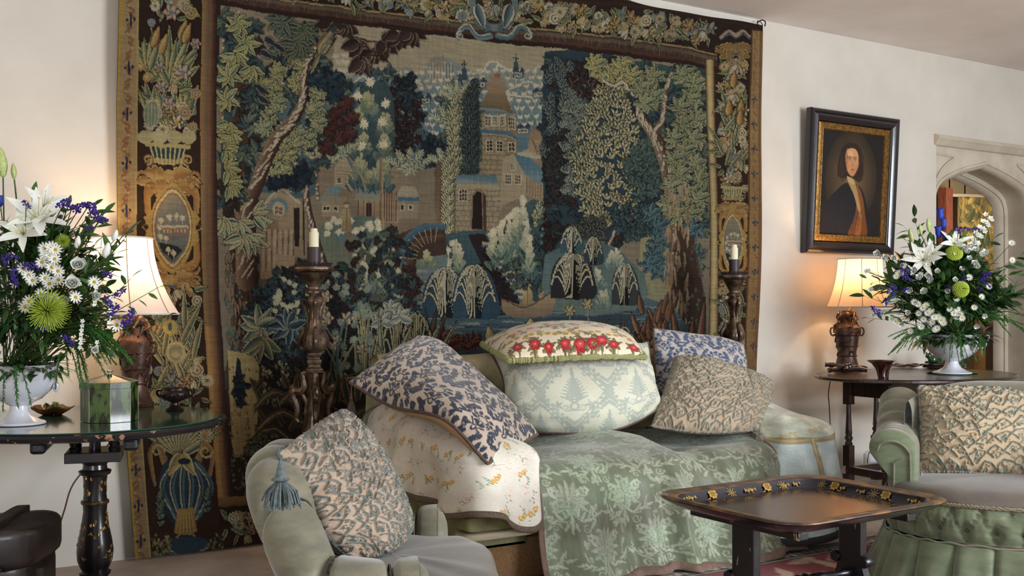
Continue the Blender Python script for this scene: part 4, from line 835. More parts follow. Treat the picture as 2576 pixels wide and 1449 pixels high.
sheet('woven_panel', np.stack([XX, YY, ZZ], -1), cloth_m, tp, tc_)
lin_m = M('linen_backing', (120, 96, 70), .95)
bk = np.stack([XX[::40, ::60], YY[::40, ::60]+.014, ZZ[::40, ::60]], -1); sheet('lining', bk, lin_m, tp)
rd = MB(); xk = np.linspace(XX[0, 0]-.02, XX[0, -1]+.01, 60)
iron = M('dark_iron', (50, 44, 40), .5, .7)
for px in (1558, 1569, 1898, 1906):
    x = on_y(px, 60)[0]; z = 3.032 if px < 1700 else 3.03
    r = thing('curtain_ring', {1558: 'small metal hanging ring above the tapestry top edge', 1569: 'thin iron hook beside the ring on the tapestry top edge', 1898: 'pale metal ring at the tapestry top right corner', 1906: 'dark iron hook in the wall at the tapestry right corner'}[px], 'ring' if px in (1558, 1898) else 'hook', (x, -.03, z))
    if px in (1558, 1898): MB().tube([(x+.022*math.cos(a), -.05+.01*math.sin(a), z+.012+.022*math.sin(a)) for a in np.linspace(0, 2*PI, 15)], .003, 6).make('hoop', iron, r)
    else: MB().tube([(x, 0, z+.04), (x, -.04, z+.045), (x+.01, -.06, z+.03), (x+.005, -.06, z)], .004, 6, sm=4).make('shank', iron, r); r.name = 'wall_hook'
# ================================================================ cloth patterns
def fabric(W, H, base, seed, grain=.06):
    return Cv(W, H, base, seed=seed)
def fin(c, grain=.06, seed=1):
    g = 1+grain*(np.random.RandomState(seed).rand(c.H, c.W)-.5)+grain*1.2*(vnoise(c.H, c.W, (30, 24), seed)-.5); c.C = np.clip(c.C*g[..., None], 0, 1).astype(np.float32); return c
def blue_damask(W, H, base, ink, seed, s=1.0):
    c = fabric(W, H, base, seed); r = c.r; st = 76*s; c.wf = 1.55
    jj = 0; y = -20
    while y < H+60:
        x = -20+(jj % 2)*st*.75
        while x < W+60:
            # rosette in a ring of leaves
            c.ell(x, y, 17*s, 15*s, ink); c.flower(x, y, 12*s, 5, base, ink, None, 1.0, r.uniform(0, 1)); c.ell(x, y, 3*s, 3*s, base)
            for k in range(9):
                a = k*.7+.2; c.leaf(x+19*s*math.cos(a), y+18*s*math.sin(a), a+.9, 17*s, 8*s, c.j(ink, 8))
            for sx in (-1, 1):
                c.line([(x+sx*30*s, y-30*s), (x+sx*44*s, y-8*s), (x+sx*34*s, y+16*s), (x+sx*48*s, y+34*s)], 12*s, ink, 6*s)
                for k in range(6): c.leaf(x+sx*(28+k*3)*s, y+(-26+k*12)*s, (0 if sx > 0 else PI)+r.uniform(-.8, .8), 20*s, 8*s, c.j(ink, 8), lobes=2)
                c.line([(x+sx*20*s, y+26*s), (x+sx*8*s, y+40*s), (x+sx*22*s, y+52*s)], 5*s, ink, 2*s)
            c.ell(x, y+44*s, 7*s, 9*s, ink); c.ell(x, y+44*s, 3*s, 5*s, base)
            for k in (-1, 0, 1): c.leaf(x, y+34*s, -PI/2+k*.5, 12*s, 5*s, ink)
            x += st*1.5
        y += st; jj += 1
    # worn pile
    m = (vnoise(H, W, 3, seed+4) > .8)[..., None]; c.C = np.where(m, c.C*.4+np.array(base)/255.*.6, c.C)
    return fin(c, .08, seed)
def pale_damask(W, H):
    base, ink = (208, 207, 186), (172, 178, 166); c = fabric(W, H, base, 4); c.T = lambda p: np.asarray(p, float)*1.2; c.k = 1.2
    st = 120
    for jj in range(-1, 4):
        for i in range(-1, 4):
            x = i*st+(jj % 2)*st/2+30; y = jj*75+10
            for sx in (-1, 1):
                for o in (0, 9):
                    pts = [(x, y-62+o), (x+sx*14, y-50+o), (x+sx*52, y-8+o), (x+sx*58, y+o), (x+sx*52, y+8+o), (x+sx*14, y+50+o), (x, y+62+o)]
                    P = smooth(pts, 5)
                    for k, p in enumerate(P): c.ell(p[0], p[1], 3.4, 2.6, ink)
                    c.line([(a-3, b) for a, b in pts], 1.5, ink)
            for k in range(7):
                for sx in (-1, 1): c.leaf(x, y+22-k*5, -PI/2+sx*(1.15-.08*k), 30-k*2.4, 5.4, ink, bend=-.1*sx, lobes=3)
            c.leaf(x, y-6, -PI/2, 34, 8, ink, lobes=4); c.ell(x, y+28, 9, 7, ink); c.ell(x, y+28, 5, 4, base); c.line([(x-8, y+36), (x+8, y+36)], 3, ink)
            for sx in (-1, 1): c.scroll(x+sx*14, y+30, 7, 0 if sx < 0 else PI, 1.4, 2, ink, sg=-sx); c.rosette(x+sx*28, y+26, 5, 11, 5, ink, None, None, 0, 6.28, 2); c.scroll(x+sx*38, y-22, 8, 0 if sx < 0 else PI, 1.3, 1.8, ink, sg=sx); c.frond([(x+sx*44, y+52), (x+sx*34, y+44), (x+sx*30, y+30)], 5, 7, 3, ink, None, None)
    return fin(c, .05, 2)
def rose_print(W, H):
    base = (226, 210, 184); c = fabric(W, H, base, 8); ol, ol2, red, yel, pk = (120, 112, 76), (156, 148, 108), (176, 38, 50), (204, 160, 66), (214, 120, 112)
    for i in range(90):
        x, y = c.r.uniform(0, W), c.r.uniform(H*.2, H); c.rosette(x, y, 5, 15, 6, ol2 if y < H*.8 else ol, ol, None, c.r.uniform(0, 3), c.r.uniform(4, 6), 3)
        if i % 3 == 0: c.scroll(x, y, 12, c.r.uniform(0, 6), 1.2, 2, ol2)
    for x, y, q in ((.10, .90, 12), (.24, .91, 14), (.46, .93, 11), (.56, .94, 13), (.64, .93, 12), (.70, .90, 13), (.78, .93, 10), (.92, .93, 11), (.34, .95, 10)):
        q *= 1.35; X, Y = x*W, y*H; c.rosette(X, Y, 6, q*1.7, 11, ol, (96, 90, 60), None, 0, 6.28, 3); c.flower(X, Y, q, 6, red, yel, (132, 24, 34), 1.1); c.ell(X, Y, q*.5, q*.45, c.j((196, 60, 64))); c.ell(X, Y, q*.16, q*.16, yel)
    for i in range(16): c.flower((.08+.055*i+c.r.uniform(-.01, .01))*W, (.78+c.r.uniform(-.03, .04))*H, 9, 6, yel, (180, 130, 50), (170, 140, 60), 1.1)
    for x, y in ((.25, .6), (.4, .56), (.55, .58), (.12, .64), (.7, .6)): c.flower(x*W, y*H, 11, 6, pk, (226, 190, 150), None, 1.1)
    return fin(c, .05, 3)
def green_damask(W, H):
    base, ink = (98, 104, 84), (142, 148, 128); c = fabric(W, H, base, 12); c.r.seed(3); st = 118
    for jj in range(-1, int(H/82)+2):
        for i in range(-1, int(W/st)+2):
            x = i*st+(jj % 2)*st/2; y = jj*78
            for q, n_, L_ in ((0, 11, 36), (.3, 9, 26), (.7, 7, 17)):
                for k in range(n_): c.leaf(x, y, -PI/2+(k-(n_-1)/2)*(4.6/n_), L_, 12, c.j(ink, 6), c.j((128, 136, 116), 5), (110, 118, 98), lobes=2, ol=.12)
            for k in range(14): c.leaf(x+c.r.uniform(-56, 56), y+c.r.uniform(-38, 42), c.r.uniform(0, 6.28), c.r.uniform(12, 20), 8, c.j(ink, 8), c.j((124, 132, 112), 6), (108, 116, 96), lobes=3, ol=.12)
            for k in range(9): c.leaf(x, y+8, PI/2+(k-4)*.34, 24-abs(k-4)*2, 7, c.j(ink, 6), None, (108, 124, 106))
            for sx in (-1, 1):
                c.line([(x+sx*4, y+22), (x+sx*22, y+34), (x+sx*38, y+26), (x+sx*46, y+6)], 4, ink, 2)
                for k in range(6): c.leaf(x+sx*(8+k*7), y+(28+4*math.sin(k)), (-.4 if sx > 0 else PI+.4)+c.r.uniform(-.9, .9), 19, 8, c.j(ink, 7), None, base, lobes=3)
                c.scroll(x+sx*24, y+44, 8, 0, 1.3, 2.4, ink, sg=sx); c.leaf(x, y+30, PI/2+sx*.5, 24, 7, ink, lobes=3); c.flower(x+sx*30, y-18, 8, 5, ink, base)
            c.leaf(x, y+24, PI/2, 32, 10, ink, None, base, lobes=4)
    m = vnoise(H, W, (14, 3), 5)[..., None]; m2 = vnoise(H, W, (26, 60), 8)[..., None]
    c.C = c.C*(.93+.14*m)*(1+.12*(m2-.5)*np.array([.6, 1.3, 1.0])); return fin(c, .05, 6)
def sprig(W, H, base, cols, n, seed, s=1):
    c = fabric(W, H, base, seed)
    for i in range(n):
        x, y = ((i*.618+c.r.uniform(-.03, .03)) % 1)*W, ((i*.755+.3) % 1)*H; k = i % 4; q = c.r.uniform(.8, 1.2)*s
        if k == 0:
            for m in range(2): X, Y = x+m*9*q, y-m*7*q; c.flower(X, Y, 6.5*q, 6, cols[0], base); c.line([(X, Y+4*q), (X-3*q, Y+13*q)], 1.3, cols[2], sm=0)
        elif k == 1:
            for m in range(14): c.ell(x+c.r.gauss(0, 5)*q, y+c.r.gauss(0, 6)*q, 1.4*q, 1.2*q, cols[1+m % 3])
        elif k == 2: c.frond([(x, y+12*q), (x+5*q, y), (x-2*q, y-12*q)], 5, 5*q, 2.4*q, cols[2], None, None)
        else:
            for m in range(10): c.ell(x+c.r.gauss(0, 4)*q, y+c.r.gauss(0, 9)*q, 1.6*q, 1.4*q, cols[3])
    return fin(c, .06, seed)
def crochet(W, H, base, thr, cell, seed, slant=.0):
    """lattice of raised cords with bobbles; R carries the relief"""
    c = fabric(W, H, base, seed); r = c.r
    c.T = lambda p: (lambda q: np.stack([q[:, 0]+cell*.28*np.sin(q[:, 1]/cell*1.7+seed)+cell*.1*np.sin(q[:, 1]/cell*4.1), q[:, 1]+cell*.3*np.sin(q[:, 0]/cell*1.3+seed)+cell*.12*np.sin(q[:, 0]/cell*3.7)], 1))(np.asarray(p, float))
    for jj in range(-2, int(H/cell/.86)+4):
        for i in range(-2, int(W/cell)+3):
            x = i*cell+(jj % 2)*cell/2+r.uniform(-2, 2); y = jj*cell*.86+r.uniform(-2, 2)
            for sx in (-1, 1):
                pts = [(x, y-cell*.36), (x+sx*cell*.16, y-cell*.25), (x+sx*cell*.34, y-cell*.14), (x+sx*cell*.46, y+cell*.04), (x+sx*cell*.3, y+cell*.16), (x+sx*cell*.1, y+cell*.36)]
                c.line(pts, cell*.10, thr, cell*.08, rel=1.0, sm=4)
            c.scroll(x, y+cell*.02, cell*.13, r.uniform(0, 6), 1.1, cell*.06, c.j(thr, 8), rel=.8)
            for k in range(7):
                a = r.uniform(0, 6.28); q = cell*r.uniform(.16, .27); X, Y = x+q*math.cos(a), y+q*math.sin(a); c.ell(X, Y, cell*.035, cell*.035, c.j(thr, 10)); b = c.box(X-1, Y-1, X+1, Y+1)
                if b: c.R[b[0], b[1]] = np.maximum(c.R[b[0], b[1]], .9)
            if (i+jj) % 2 == 0:
                for k in range(5): c.leaf(x, y+cell*.24, -PI/2+(k-2)*.45, cell*.22, cell*.09, c.j(thr, 8)); 
                b = c.box(x-cell*.12, y, x+cell*.12, y+cell*.2)
                if b: c.R[b[0], b[1]] = np.maximum(c.R[b[0], b[1]], .7)
    ch = ((np.sin(np.arange(W)*1.9)[None, :]*np.sin(np.arange(H)*1.9)[:, None]) > .15)
    hi = c.R > .3; c.C[hi & ch] *= 1.12; c.C[hi & ~ch] *= .86
    k = c.R.copy()
    for d in ((1, 0), (-1, 0), (0, 1), (0, -1)): k = np.minimum(k, np.roll(c.R, d, (0, 1))) if False else k
    g = (np.roll(c.R, 1, 0)+np.roll(c.R, -1, 0)+np.roll(c.R, 1, 1)+np.roll(c.R, -1, 1)+2*c.R)/6
    c.R = g.astype(np.float32)+.12*vnoise(H, W, 2, seed+1).astype(np.float32)+.06*ch*hi; return fin(c, .08, seed)
def velvet(name, c, c2): return M(name, c, .55, c2=c2, nscale=9, bump=.15, bscale=120, sheen=.45, spec=.25, stretch=(1, 1, 3))
pat = lambda nm, r=.75, sh=.1, b=.25, **k: M(nm, attr=True, rough=r, bump=b, bscale=260, spec=.25, sheen=sh, **k)
# ================================================================ sofa and its covers
cream_b = M('faded_cream_brocade', (190, 176, 140), .8, c2=(166, 150, 112), nscale=14, bump=.3, bscale=200)
olive_s = M('olive_silk', (150, 148, 100), .5, c2=(120, 116, 74), nscale=10, bump=.25, bscale=60, sheen=.2)
hess = M('hessian', (168, 132, 92), .95, c2=(146, 110, 74), nscale=90, bump=.5, bscale=300, weave=200)
SX0, SX1, SY0, SY1 = 1.97, 4.02, -.36, -1.44
so = thing('sofa', 'long low sofa with scroll arms under pale throws against the tapestry wall', 'sofa', (3.0, -.9, 0))
MB().box((3.0, -.92, .14), (2.02, 1.0, .18)).make('base', hess, so, bevel=.02)
def puff(cx, cy, cz, dx, dy, dz, n=24, e=.45, wob=0):
    u = np.linspace(-PI, PI, 2*n)[None, :]; v = np.linspace(-PI/2, PI/2, n)[:, None]; pw = lambda a: np.sign(a)*np.abs(a)**e
    x = dx/2*pw(np.cos(v))*pw(np.cos(u)); y = dy/2*pw(np.cos(v))*pw(np.sin(u)); z = dz/2*pw(np.sin(v))*np.ones_like(u)
    P = np.stack([cx+x, cy+y, cz+z], -1)
    if wob: P[..., 2] += wob*np.sin(P[..., 0]*17)*np.sin(P[..., 1]*13)
    return P
sheet('seat_rail', puff(3.0, -.93, .28, 2.04, 1.04, .11, e=.25), olive_s, so)
for x in (2.72, 3.34): sheet('seat_cushion', puff(x, -1.02, .385, .72, .82, .20, e=.3), olive_s, so)
sheet('front_border', puff(2.12, -1.42, .315, .34, .12, .07, e=.3), olive_s, so); sheet('front_border', puff(2.12, -1.42, .262, .35, .13, .035, e=.4), M('cream_silk', (196, 184, 154), .5), so)
for x in (2.12, 3.86):
    P = [(x-.13, .2), (x-.13, .54), (x-.145, .60), (x-.11, .665), (x, .69), (x+.11, .665), (x+.145, .60), (x+.13, .54), (x+.13, .2)]
    Q = smooth(P, 4); sheet('arm', np.array([[(a, y, b-(.08*min(1, max(0, (-y-.9)/.35)) if b > .4 else 0)) for a, b in Q] for y in np.linspace(-.36, -1.42, 12)]), olive_s, so, solid=.02)
    MB().extr([(a, b-.08*(b > .4)) for a, b in Q], (0, -1.42, 0), (1, 0, 0), (0, 0, 1), (0, .02, 0)).make('arm_front', olive_s, so)
bk = np.array([[(2.0+2.0*u, -.46-.13*math.cos(a)-.10*max(0, math.sin(a)*0), .50+.45*max(-1, math.sin(a))+.012*math.sin(u*19)) for u in np.linspace(0, 1, 40)] for a in np.linspace(-PI/2, PI*1.5, 22)])
sheet('back', bk, cream_b, so)
for x in (2.2, 3.0, 3.8): MB().lathe([(.02, 0), (.03, .03), (.035, .06)], (x, -1.3, 0), 10).make('foot', M('walnut', (60, 40, 28), .4), so)
# ---- green damask throw
gd = green_damask(560, 540); NU, NV_ = 330, 320
u = np.linspace(0, 1, NU)[None, :]; v = np.linspace(0, 1, NV_)[:, None]
pv = smooth([(-.62, .54), (-.85, .535), (-1.1, .54), (-1.3, .53), (-1.42, .50), (-1.485, .43), (-1.51, .34), (-1.53, .2), (-1.56, .1), (-1.60, .02)], 12)
dl = np.r_[0, np.cumsum(np.linalg.norm(np.diff(pv, axis=0), axis=1))]; vy = np.interp(v*dl[-1], dl, pv[:, 0]); vz = np.interp(v*dl[-1], dl, pv[:, 1])
x0 = 2.26+.0*v; x1 = 3.66+.02*v; Xg = x0+(x1-x0)*u
drop = np.clip((v-.5)/.5, 0, 1)
fold = sum(a*np.exp(-((Xg-c0-sl*(v-.5))/wd)**2)*np.clip((v-v0)/.15, 0, 1) for a, c0, sl, wd, v0 in ((.05, 2.98, .05, .05, .45), (-.045, 2.90, .06, .06, .6), (.025, 2.55, -.05, .07, .5), (.03, 3.28, .02, .035, .55), (-.03, 3.34, .0, .05, .6), (.02, 2.42, 0, .05, .6), (.028, 3.52, 0, .06, .5), (-.02, 2.7, .1, .05, .7)))
Yg = vy-1.35*fold*(.4+.6*drop)-.022*np.sin(Xg*15+2*v)*drop-.01*np.sin(Xg*31)*drop**2-.03*np.exp(-((Xg-3.3)/.1)**2)*np.clip((v-.4)/.2, 0, 1)
seat = np.clip((.56-v)/.15, 0, 1)
Zg = vz+seat*(.035*np.cos((Xg-2.86)*6.4)+.018*np.sin(Xg*11+vy*6))-.05*np.exp(-((Xg-3.17)/.07)**2-((vy+1.22)/.16)**2)+.012*np.sin(Xg*9)*drop+.012*np.sin(Xg*7+1)*(v > .98)
Yg = Yg+.04*np.exp(-((Xg-3.17)/.06)**2)*np.exp(-((v-.55)/.08)**2)
gt = thing('green_throw', 'sage green silk damask throw with brown edging over the sofa seat down to the floor', 'throw', (2.96, -1.2, 0))
P = np.stack([Xg, Yg+0*Xg, Zg+0*Xg], -1)
sheet('damask_panel', P, pat('green_silk_damask', .38, .3, gain=1.3), gt, gd, solid=0)
brn = M('brown_grosgrain', (112, 88, 76), .8, c2=(132, 108, 94), nscale=40, bump=.3, bscale=300)
def tape(name, E, I, mat, parent, w=.024, out=.004):
    """flat braid laid along an edge E, I points inwards"""
    E = np.array(E); I = np.array(I); d = I-E; d /= np.linalg.norm(d, axis=1, keepdims=True)+1e-9
    t = np.gradient(E, axis=0); nn = np.cross(t, d); nn /= np.linalg.norm(nn, axis=1, keepdims=True)+1e-9
    if (nn[len(nn)//2] @ np.array([-.3, -1, .6])) < 0: nn = -nn
    rows = [E+nn*-.002, E-d*.004+nn*out*.5, E+nn*out, E+d*w+nn*out, E+d*w-nn*.002]
    return sheet(name, np.array(rows), mat, parent)
tape('edging', P[20:, 0], P[20:, 5], brn, gt); tape('edging', P[20:, -1], P[20:, -5], brn, gt); tape('edging', P[-1], P[-5], brn, gt, .035)
# ---- skirts of cloth over the arms
def drape(cx, path, ztop, hem, nu, nv, spread, fa, ff, seed, zarm=.0):
    """path: plan line the cloth turns down at; cx: spine of the arm top; hem(u): height it hangs to"""
    Q = smooth(path, 10); s = np.r_[0, np.cumsum(np.linalg.norm(np.diff(Q, axis=0), axis=1))]; s /= s[-1]; U = np.linspace(0, 1, nu)
    qx, qy = np.interp(U, s, Q[:, 0]), np.interp(U, s, Q[:, 1]); tx, ty = np.gradient(qx), np.gradient(qy); L = np.hypot(tx, ty)+1e-9; nx, ny = ty/L, -tx/L
    c = Q.mean(0)
    if ((qx-cx)*nx+(qy+.9)*ny).mean() < 0: nx, ny = -nx, -ny
    R = []
    for v in np.linspace(0, 1, nv):
        sx = np.full(nu, cx); sy = np.clip(qy, -1.30, -.4)
        if v < .4:
            k = v/.4; a = k*PI/2; f = math.sin(a); z = ztop-(1-math.cos(a))*.10-.075*np.clip((-sy-.95)/.35, 0, 1)
            R.append(np.stack([sx+(qx-sx)*f, sy+(qy-sy)*f, z+0*qx+.006*np.sin(U*40+k*4)*k], -1))
        else:
            k = (v-.4)/.6; h = np.convolve(np.pad([hem(t) for t in U], 9, 'edge'), np.ones(19)/19, 'valid'); z = (ztop-.10-.075*np.clip((-qy-.95)/.35, 0, 1))*(1-k)+h*k
            w_ = fa*k**.8*np.sin(U*ff+seed+1.2*np.sin(U*5))+fa*.4*k*np.sin(U*ff*2.3+seed*2); o = spread*k+w_
            R.append(np.stack([qx+nx*o, qy+ny*o, z], -1))
    return np.array(R)
ft = thing('floral_throw', 'cream brocade throw with small flower sprigs hanging over the left sofa arm', 'throw', (2.12, -1.2, .5))
P = drape(2.13, [(1.96, -.46), (1.94, -.8), (1.93, -1.1), (1.94, -1.36), (2.0, -1.47), (2.1, -1.49), (2.2, -1.50), (2.27, -1.50), (2.285, -1.42), (2.285, -1.1)], .722, lambda t: float(np.interp(t, [0, .4, .52, .57, .62, .66, .70, .77, .80, 1], [.38, .36, .33, .34, .38, .32, .27, .27, .45, .5])), 300, 170, .035, .05, 22, .6)
sp_ = sprig(760, 230, (212, 206, 192), [(200, 152, 66), (140, 104, 96), (116, 146, 106), (210, 176, 160)], 210, 21, .95)
sheet('brocade_panel', P, pat('cream_brocade', .6, .2, gain=1.2), ft, sp_)
tape('lace_edging', P[-1], P[-4], M('tarnished_lace', (126, 110, 92), .7, c2=(90, 76, 60), nscale=160, bump=.8, bscale=300), ft, .022, .006)
tape('lace_edging', P[60:, -1], P[60:, -4], MATS['tarnished_lace'], ft, .014, .005)
# the free corner of the floral cloth that lies on the seat
S = np.array([[(2.22+.10*a, -.85-.62*b, .545-.03*a**.6+.004*math.sin(a*9+b*7)) for a in np.linspace(0, 1, 40)] for b in np.linspace(0, 1, 50)])
sheet('seat_flap', S, MATS['cream_brocade'], ft, sp_)
bt = thing('blue_throw', 'pale blue silk throw with gold braid bands draped over the right sofa arm', 'throw', (3.86, -1.2, .5))
P = drape(3.86, [(3.70, -.6), (3.68, -1.0), (3.67, -1.40), (3.69, -1.49), (3.75, -1.51), (3.88, -1.51), (4.0, -1.49), (4.08, -1.40), (4.09, -1.1), (4.08, -.8), (4.06, -.5)], .715, lambda t: float(np.interp(t, [0, .28, .34, .45, .6, .75, 1], [.5, .48, .06, .07, .14, .24, .3])), 300, 170, .13, .05, 15, 1.7)
bc = sprig(420, 300, (176, 192, 192), [(168, 166, 140), (186, 200, 196), (160, 178, 170), (190, 186, 160)], 70, 31, 1.2)
bc.C[:120] = bc.C[:120]*np.array([1.08, 1.02, .93]); gb = (150, 138, 104)
for y in (118, 126): bc.line([(0, y), (420, y)], 5, gb, sm=0)
bc.line([(0, 122), (420, 122)], 3, (176, 162, 126), sm=0)
for x in (195, 262): bc.line([(x, 120), (x+8, 300)], 7, gb, sm=0); bc.line([(x, 120), (x+8, 300)], 2, (180, 168, 134), sm=0)
m = vnoise(300, 420, (34, 14), 3)[..., None]*.7+vnoise(300, 420, 9, 7)[..., None]*.3; bc.C = np.clip(bc.C*(.72+.5*m), 0, 1).astype(np.float32)
sheet('silk_panel', P, pat('pale_blue_silk', .36, .3, gain=1.5), bt, bc)
tape('fringe', P[-1], P[-4], M('dark_fringe', (44, 46, 48), .9), bt, .03, .006)
# ================================================================ cushions
def cushion(name, label, ctrl, tf, tb, cv, mat, back, n=150, rel=0, group='cushions on the sofa', trim=None, pw=.42, edge=None, wr=0, seed=0, front=True):
    C = np.array([[at_d(*p) for p in row] for row in ctrl]); S = crv(C, n, n); N = normals(S)
    tocam = np.array([0, -CD, EYE])-S.mean((0, 1))
    if (N.mean((0, 1)) @ tocam) < 0: N = -N
    t = np.linspace(-1, 1, n); h = ((1-np.abs(t)**2.6)[None, :]*(1-np.abs(t)**2.6)[:, None])**pw
    if wr:
        q = vnoise(n, n, (n/7, n/4), seed)+.5*vnoise(n, n, (n/16, n/9), seed+1)-.75; e = np.exp(-(1-np.maximum(np.abs(t)[None, :], np.abs(t)[:, None]))/.22); h = h+wr*q*(.3+e)*(h > .02)*np.minimum(1, h*3)
    c = S.mean((0, 1)); th = thing(name, label, 'cushion', tuple(c), group)
    F = S+N*(tf*h)[..., None]
    if rel and cv is not None:
        yy = np.linspace(0, cv.H-1, n).round().astype(int); xx = np.linspace(0, cv.W-1, n).round().astype(int); F = F+normals(F)*np.sign((normals(F)*N).sum(-1).mean())*(rel*cv.R[yy][:, xx]*np.minimum(1, h*4))[..., None]
    sheet('front_cover', F, mat, th, cv)
    k = max(1, n//40); B = S[::k, ::k]-N[::k, ::k]*(tb*h[::k, ::k])[..., None]
    sheet('back_cover', S-N*(tb*h)[..., None] if n < 60 else B if (n-1) % k == 0 else S-N*(tb*h)[..., None], back, th)
    ring_ = np.vstack([S[0], S[1:, -1], S[-1, ::-1][1:], S[::-1, 0][1:-1]])
    return th, F, ring_
def cord(name, P, r, mat, parent, bob=0, n=6, closed=True, seed=0):
    P = np.asarray(P)[::2]; P = np.vstack([P, P[:1]]) if closed else P; m = len(P); rr = random.Random(seed)
    if bob:
        f = [1+bob*rr.uniform(-1, 1) for _ in range(m)]; return MB().tube(P, r, n, rad=lambda t: r*f[min(m-1, int(t*(m-1)))]).make(name, mat, parent)
    return MB().tube(P, r, n).make(name, mat, parent)
def tassel(name, p, L, r, mat, parent, seed=1, d=(0, 0, -1)):
    """head, waist and a skirt of separate threads"""
    mb = MB(); x, y, z = p; mb.lathe([(.002, 0), (r*.35, -.04*L/.1), (r*.55, -L*.45), (r*.25, -L*.5), (r*.3, -L*.54)][::-1], (x, y, z), 10); rr = random.Random(seed)
    for k in range(90):
        a = rr.uniform(0, 6.28); q = r*math.sqrt(rr.random()); f = rr.uniform(.85, 1.05)
        mb.tube([(x+q*.25*math.cos(a), y+q*.25*math.sin(a), z-L*.5), (x+q*.9*math.cos(a), y+q*.9*math.sin(a), z-L*.68), (x+q*1.15*math.cos(a), y+q*1.15*math.sin(a), z-L*f)], .0028, 4)
    return mb.make(name, mat, parent)
tanb = M('tan_cotton_backing', (196, 160, 120), .85, c2=(180, 144, 104), nscale=8, bump=.15, bscale=60)
bd = pat('block_printed_velvet', .8, .3)
brt = M('mauve_brown_braid', (104, 84, 76), .8, c2=(84, 66, 60), nscale=60, bump=.4, bscale=260)
# large blue one over the left arm
th, F, R = cushion('cushion', 'large indigo on cream damask cushion slumped over the left sofa arm', [
    [(1050, 846, 5.02), (1120, 880, 5.05), (1230, 975, 5.05), (1352, 1092, 4.62)],
    [(965, 905, 4.72), (1050, 950, 4.62), (1170, 1030, 4.40), (1292, 1128, 4.34)],
    [(880, 962, 4.56), (985, 1022, 4.40), (1118, 1056, 4.18), (1226, 1166, 4.08)]], .085, .07, blue_damask(400, 230, (190, 172, 154), (52, 56, 70), 5, .86), bd, tanb, 230, wr=.22, seed=3)
cord('braid', R, .008, brt, th)
MB().tube([at_d(1352, 1092, 4.62), at_d(1292, 1128, 4.34), at_d(1226, 1166, 4.08)], .007, 6, sm=5).make('corner_binding', brt, th)
tassel('tassel', at_d(884, 965, 4.6), .15, .016, brt, th, 3)
# pale damask, propped on the seat
th, F, R = cushion('cushion', 'large pale celadon damask cushion upright in the middle of the sofa', [
    [(1226, 868, 5.3), (1350, 905, 5.32), (1500, 905, 5.34), (1630, 860, 5.42)],
    [(1268, 960, 5.08), (1380, 965, 5.06), (1520, 960, 5.1), (1640, 955, 5.2)],
    [(1262, 1075, 5.0), (1390, 1088, 4.95), (1540, 1082, 4.98), (1668, 1030, 5.1)]], .13, .12, pale_damask(400, 280), pat('celadon_damask', .6, .2, gain=1.1), M('celadon_back', (170, 176, 160), .7), 230, wr=.22, seed=9)
cord('brown_binding', R, .007, brt, th)
# rose cushion lying on top
th, F, R = cushion('cushion', 'cream cushion with red roses and green fringe lying on top of the pale cushion', [
    [(1212, 866, 5.40), (1350, 850, 5.55), (1480, 848, 5.6), (1585, 862, 5.6)],
    [(1238, 882, 5.12), (1360, 874, 5.18), (1490, 872, 5.22), (1604, 878, 5.32)],
    [(1280, 908, 4.84), (1380, 904, 4.86), (1500, 898, 4.9), (1622, 898, 5.04)]], .12, .02, rose_print(360, 300), pat('rose_velvet_print', .7, .15, gain=1.15), M('crimson_velvet', (140, 34, 44), .8), 200, wr=.08, seed=2, pw=.5)
fr_m = M('green_wool_fringe', (196, 194, 138), .95, c2=(140, 142, 88), nscale=220, bump=1, bscale=500)
cord('fringe', R, .014, fr_m, th, bob=.3, n=7, seed=2)
# blue one at the right end
th, F, R = cushion('cushion', 'faded blue patterned cushion leaning at the right end behind the crocheted one', [
    [(1644, 826, 5.72), (1720, 838, 5.8), (1800, 848, 5.9), (1870, 866, 6.0)],
    [(1648, 930, 5.62), (1720, 925, 5.68), (1800, 935, 5.78), (1878, 950, 5.86)],
    [(1655, 1035, 5.5), (1730, 1035, 5.52), (1800, 1030, 5.6), (1868, 1030, 5.7)]], .07, .07, blue_damask(220, 210, (186, 176, 168), (74, 86, 112), 15, .66), bd, tanb, 110, wr=.1, seed=5)
cord('piping', R, .006, brt, th)
# crocheted cushions
croc = M('crochet_cotton', attr=True, rough=.95, bump=.6, bscale=420, spec=.1, sheen=.2, gain=1.15)
cbk = M('crochet_backing', (170, 156, 136), .9, c2=(130, 130, 124), nscale=60, bump=.8, bscale=200)
teal = M('grey_teal_thread', (112, 124, 124), .9, c2=(84, 94, 96), nscale=90, bump=.3)
th, F, R = cushion('cushion', 'beige crocheted cushion resting at the right end of the sofa seat', [
    [(1698, 898, 5.5), (1780, 912, 5.55), (1870, 940, 5.65), (1942, 966, 5.7)],
    [(1672, 985, 5.22), (1760, 990, 5.24), (1850, 1005, 5.32), (1932, 1015, 5.42)],
    [(1642, 1072, 4.98), (1740, 1085, 4.96), (1830, 1086, 5.0), (1912, 1080, 5.1)]], .085, .07, crochet(300, 230, (176, 158, 134), (134, 134, 120), 30, 41), croc, cbk, 250, rel=.011, wr=.08, seed=6)
cord('picot_edge', R, .007, cbk, th, bob=.4, seed=4); tassel('tassel', at_d(1912, 1070, 5.05), .08, .02, cbk, th, 5)
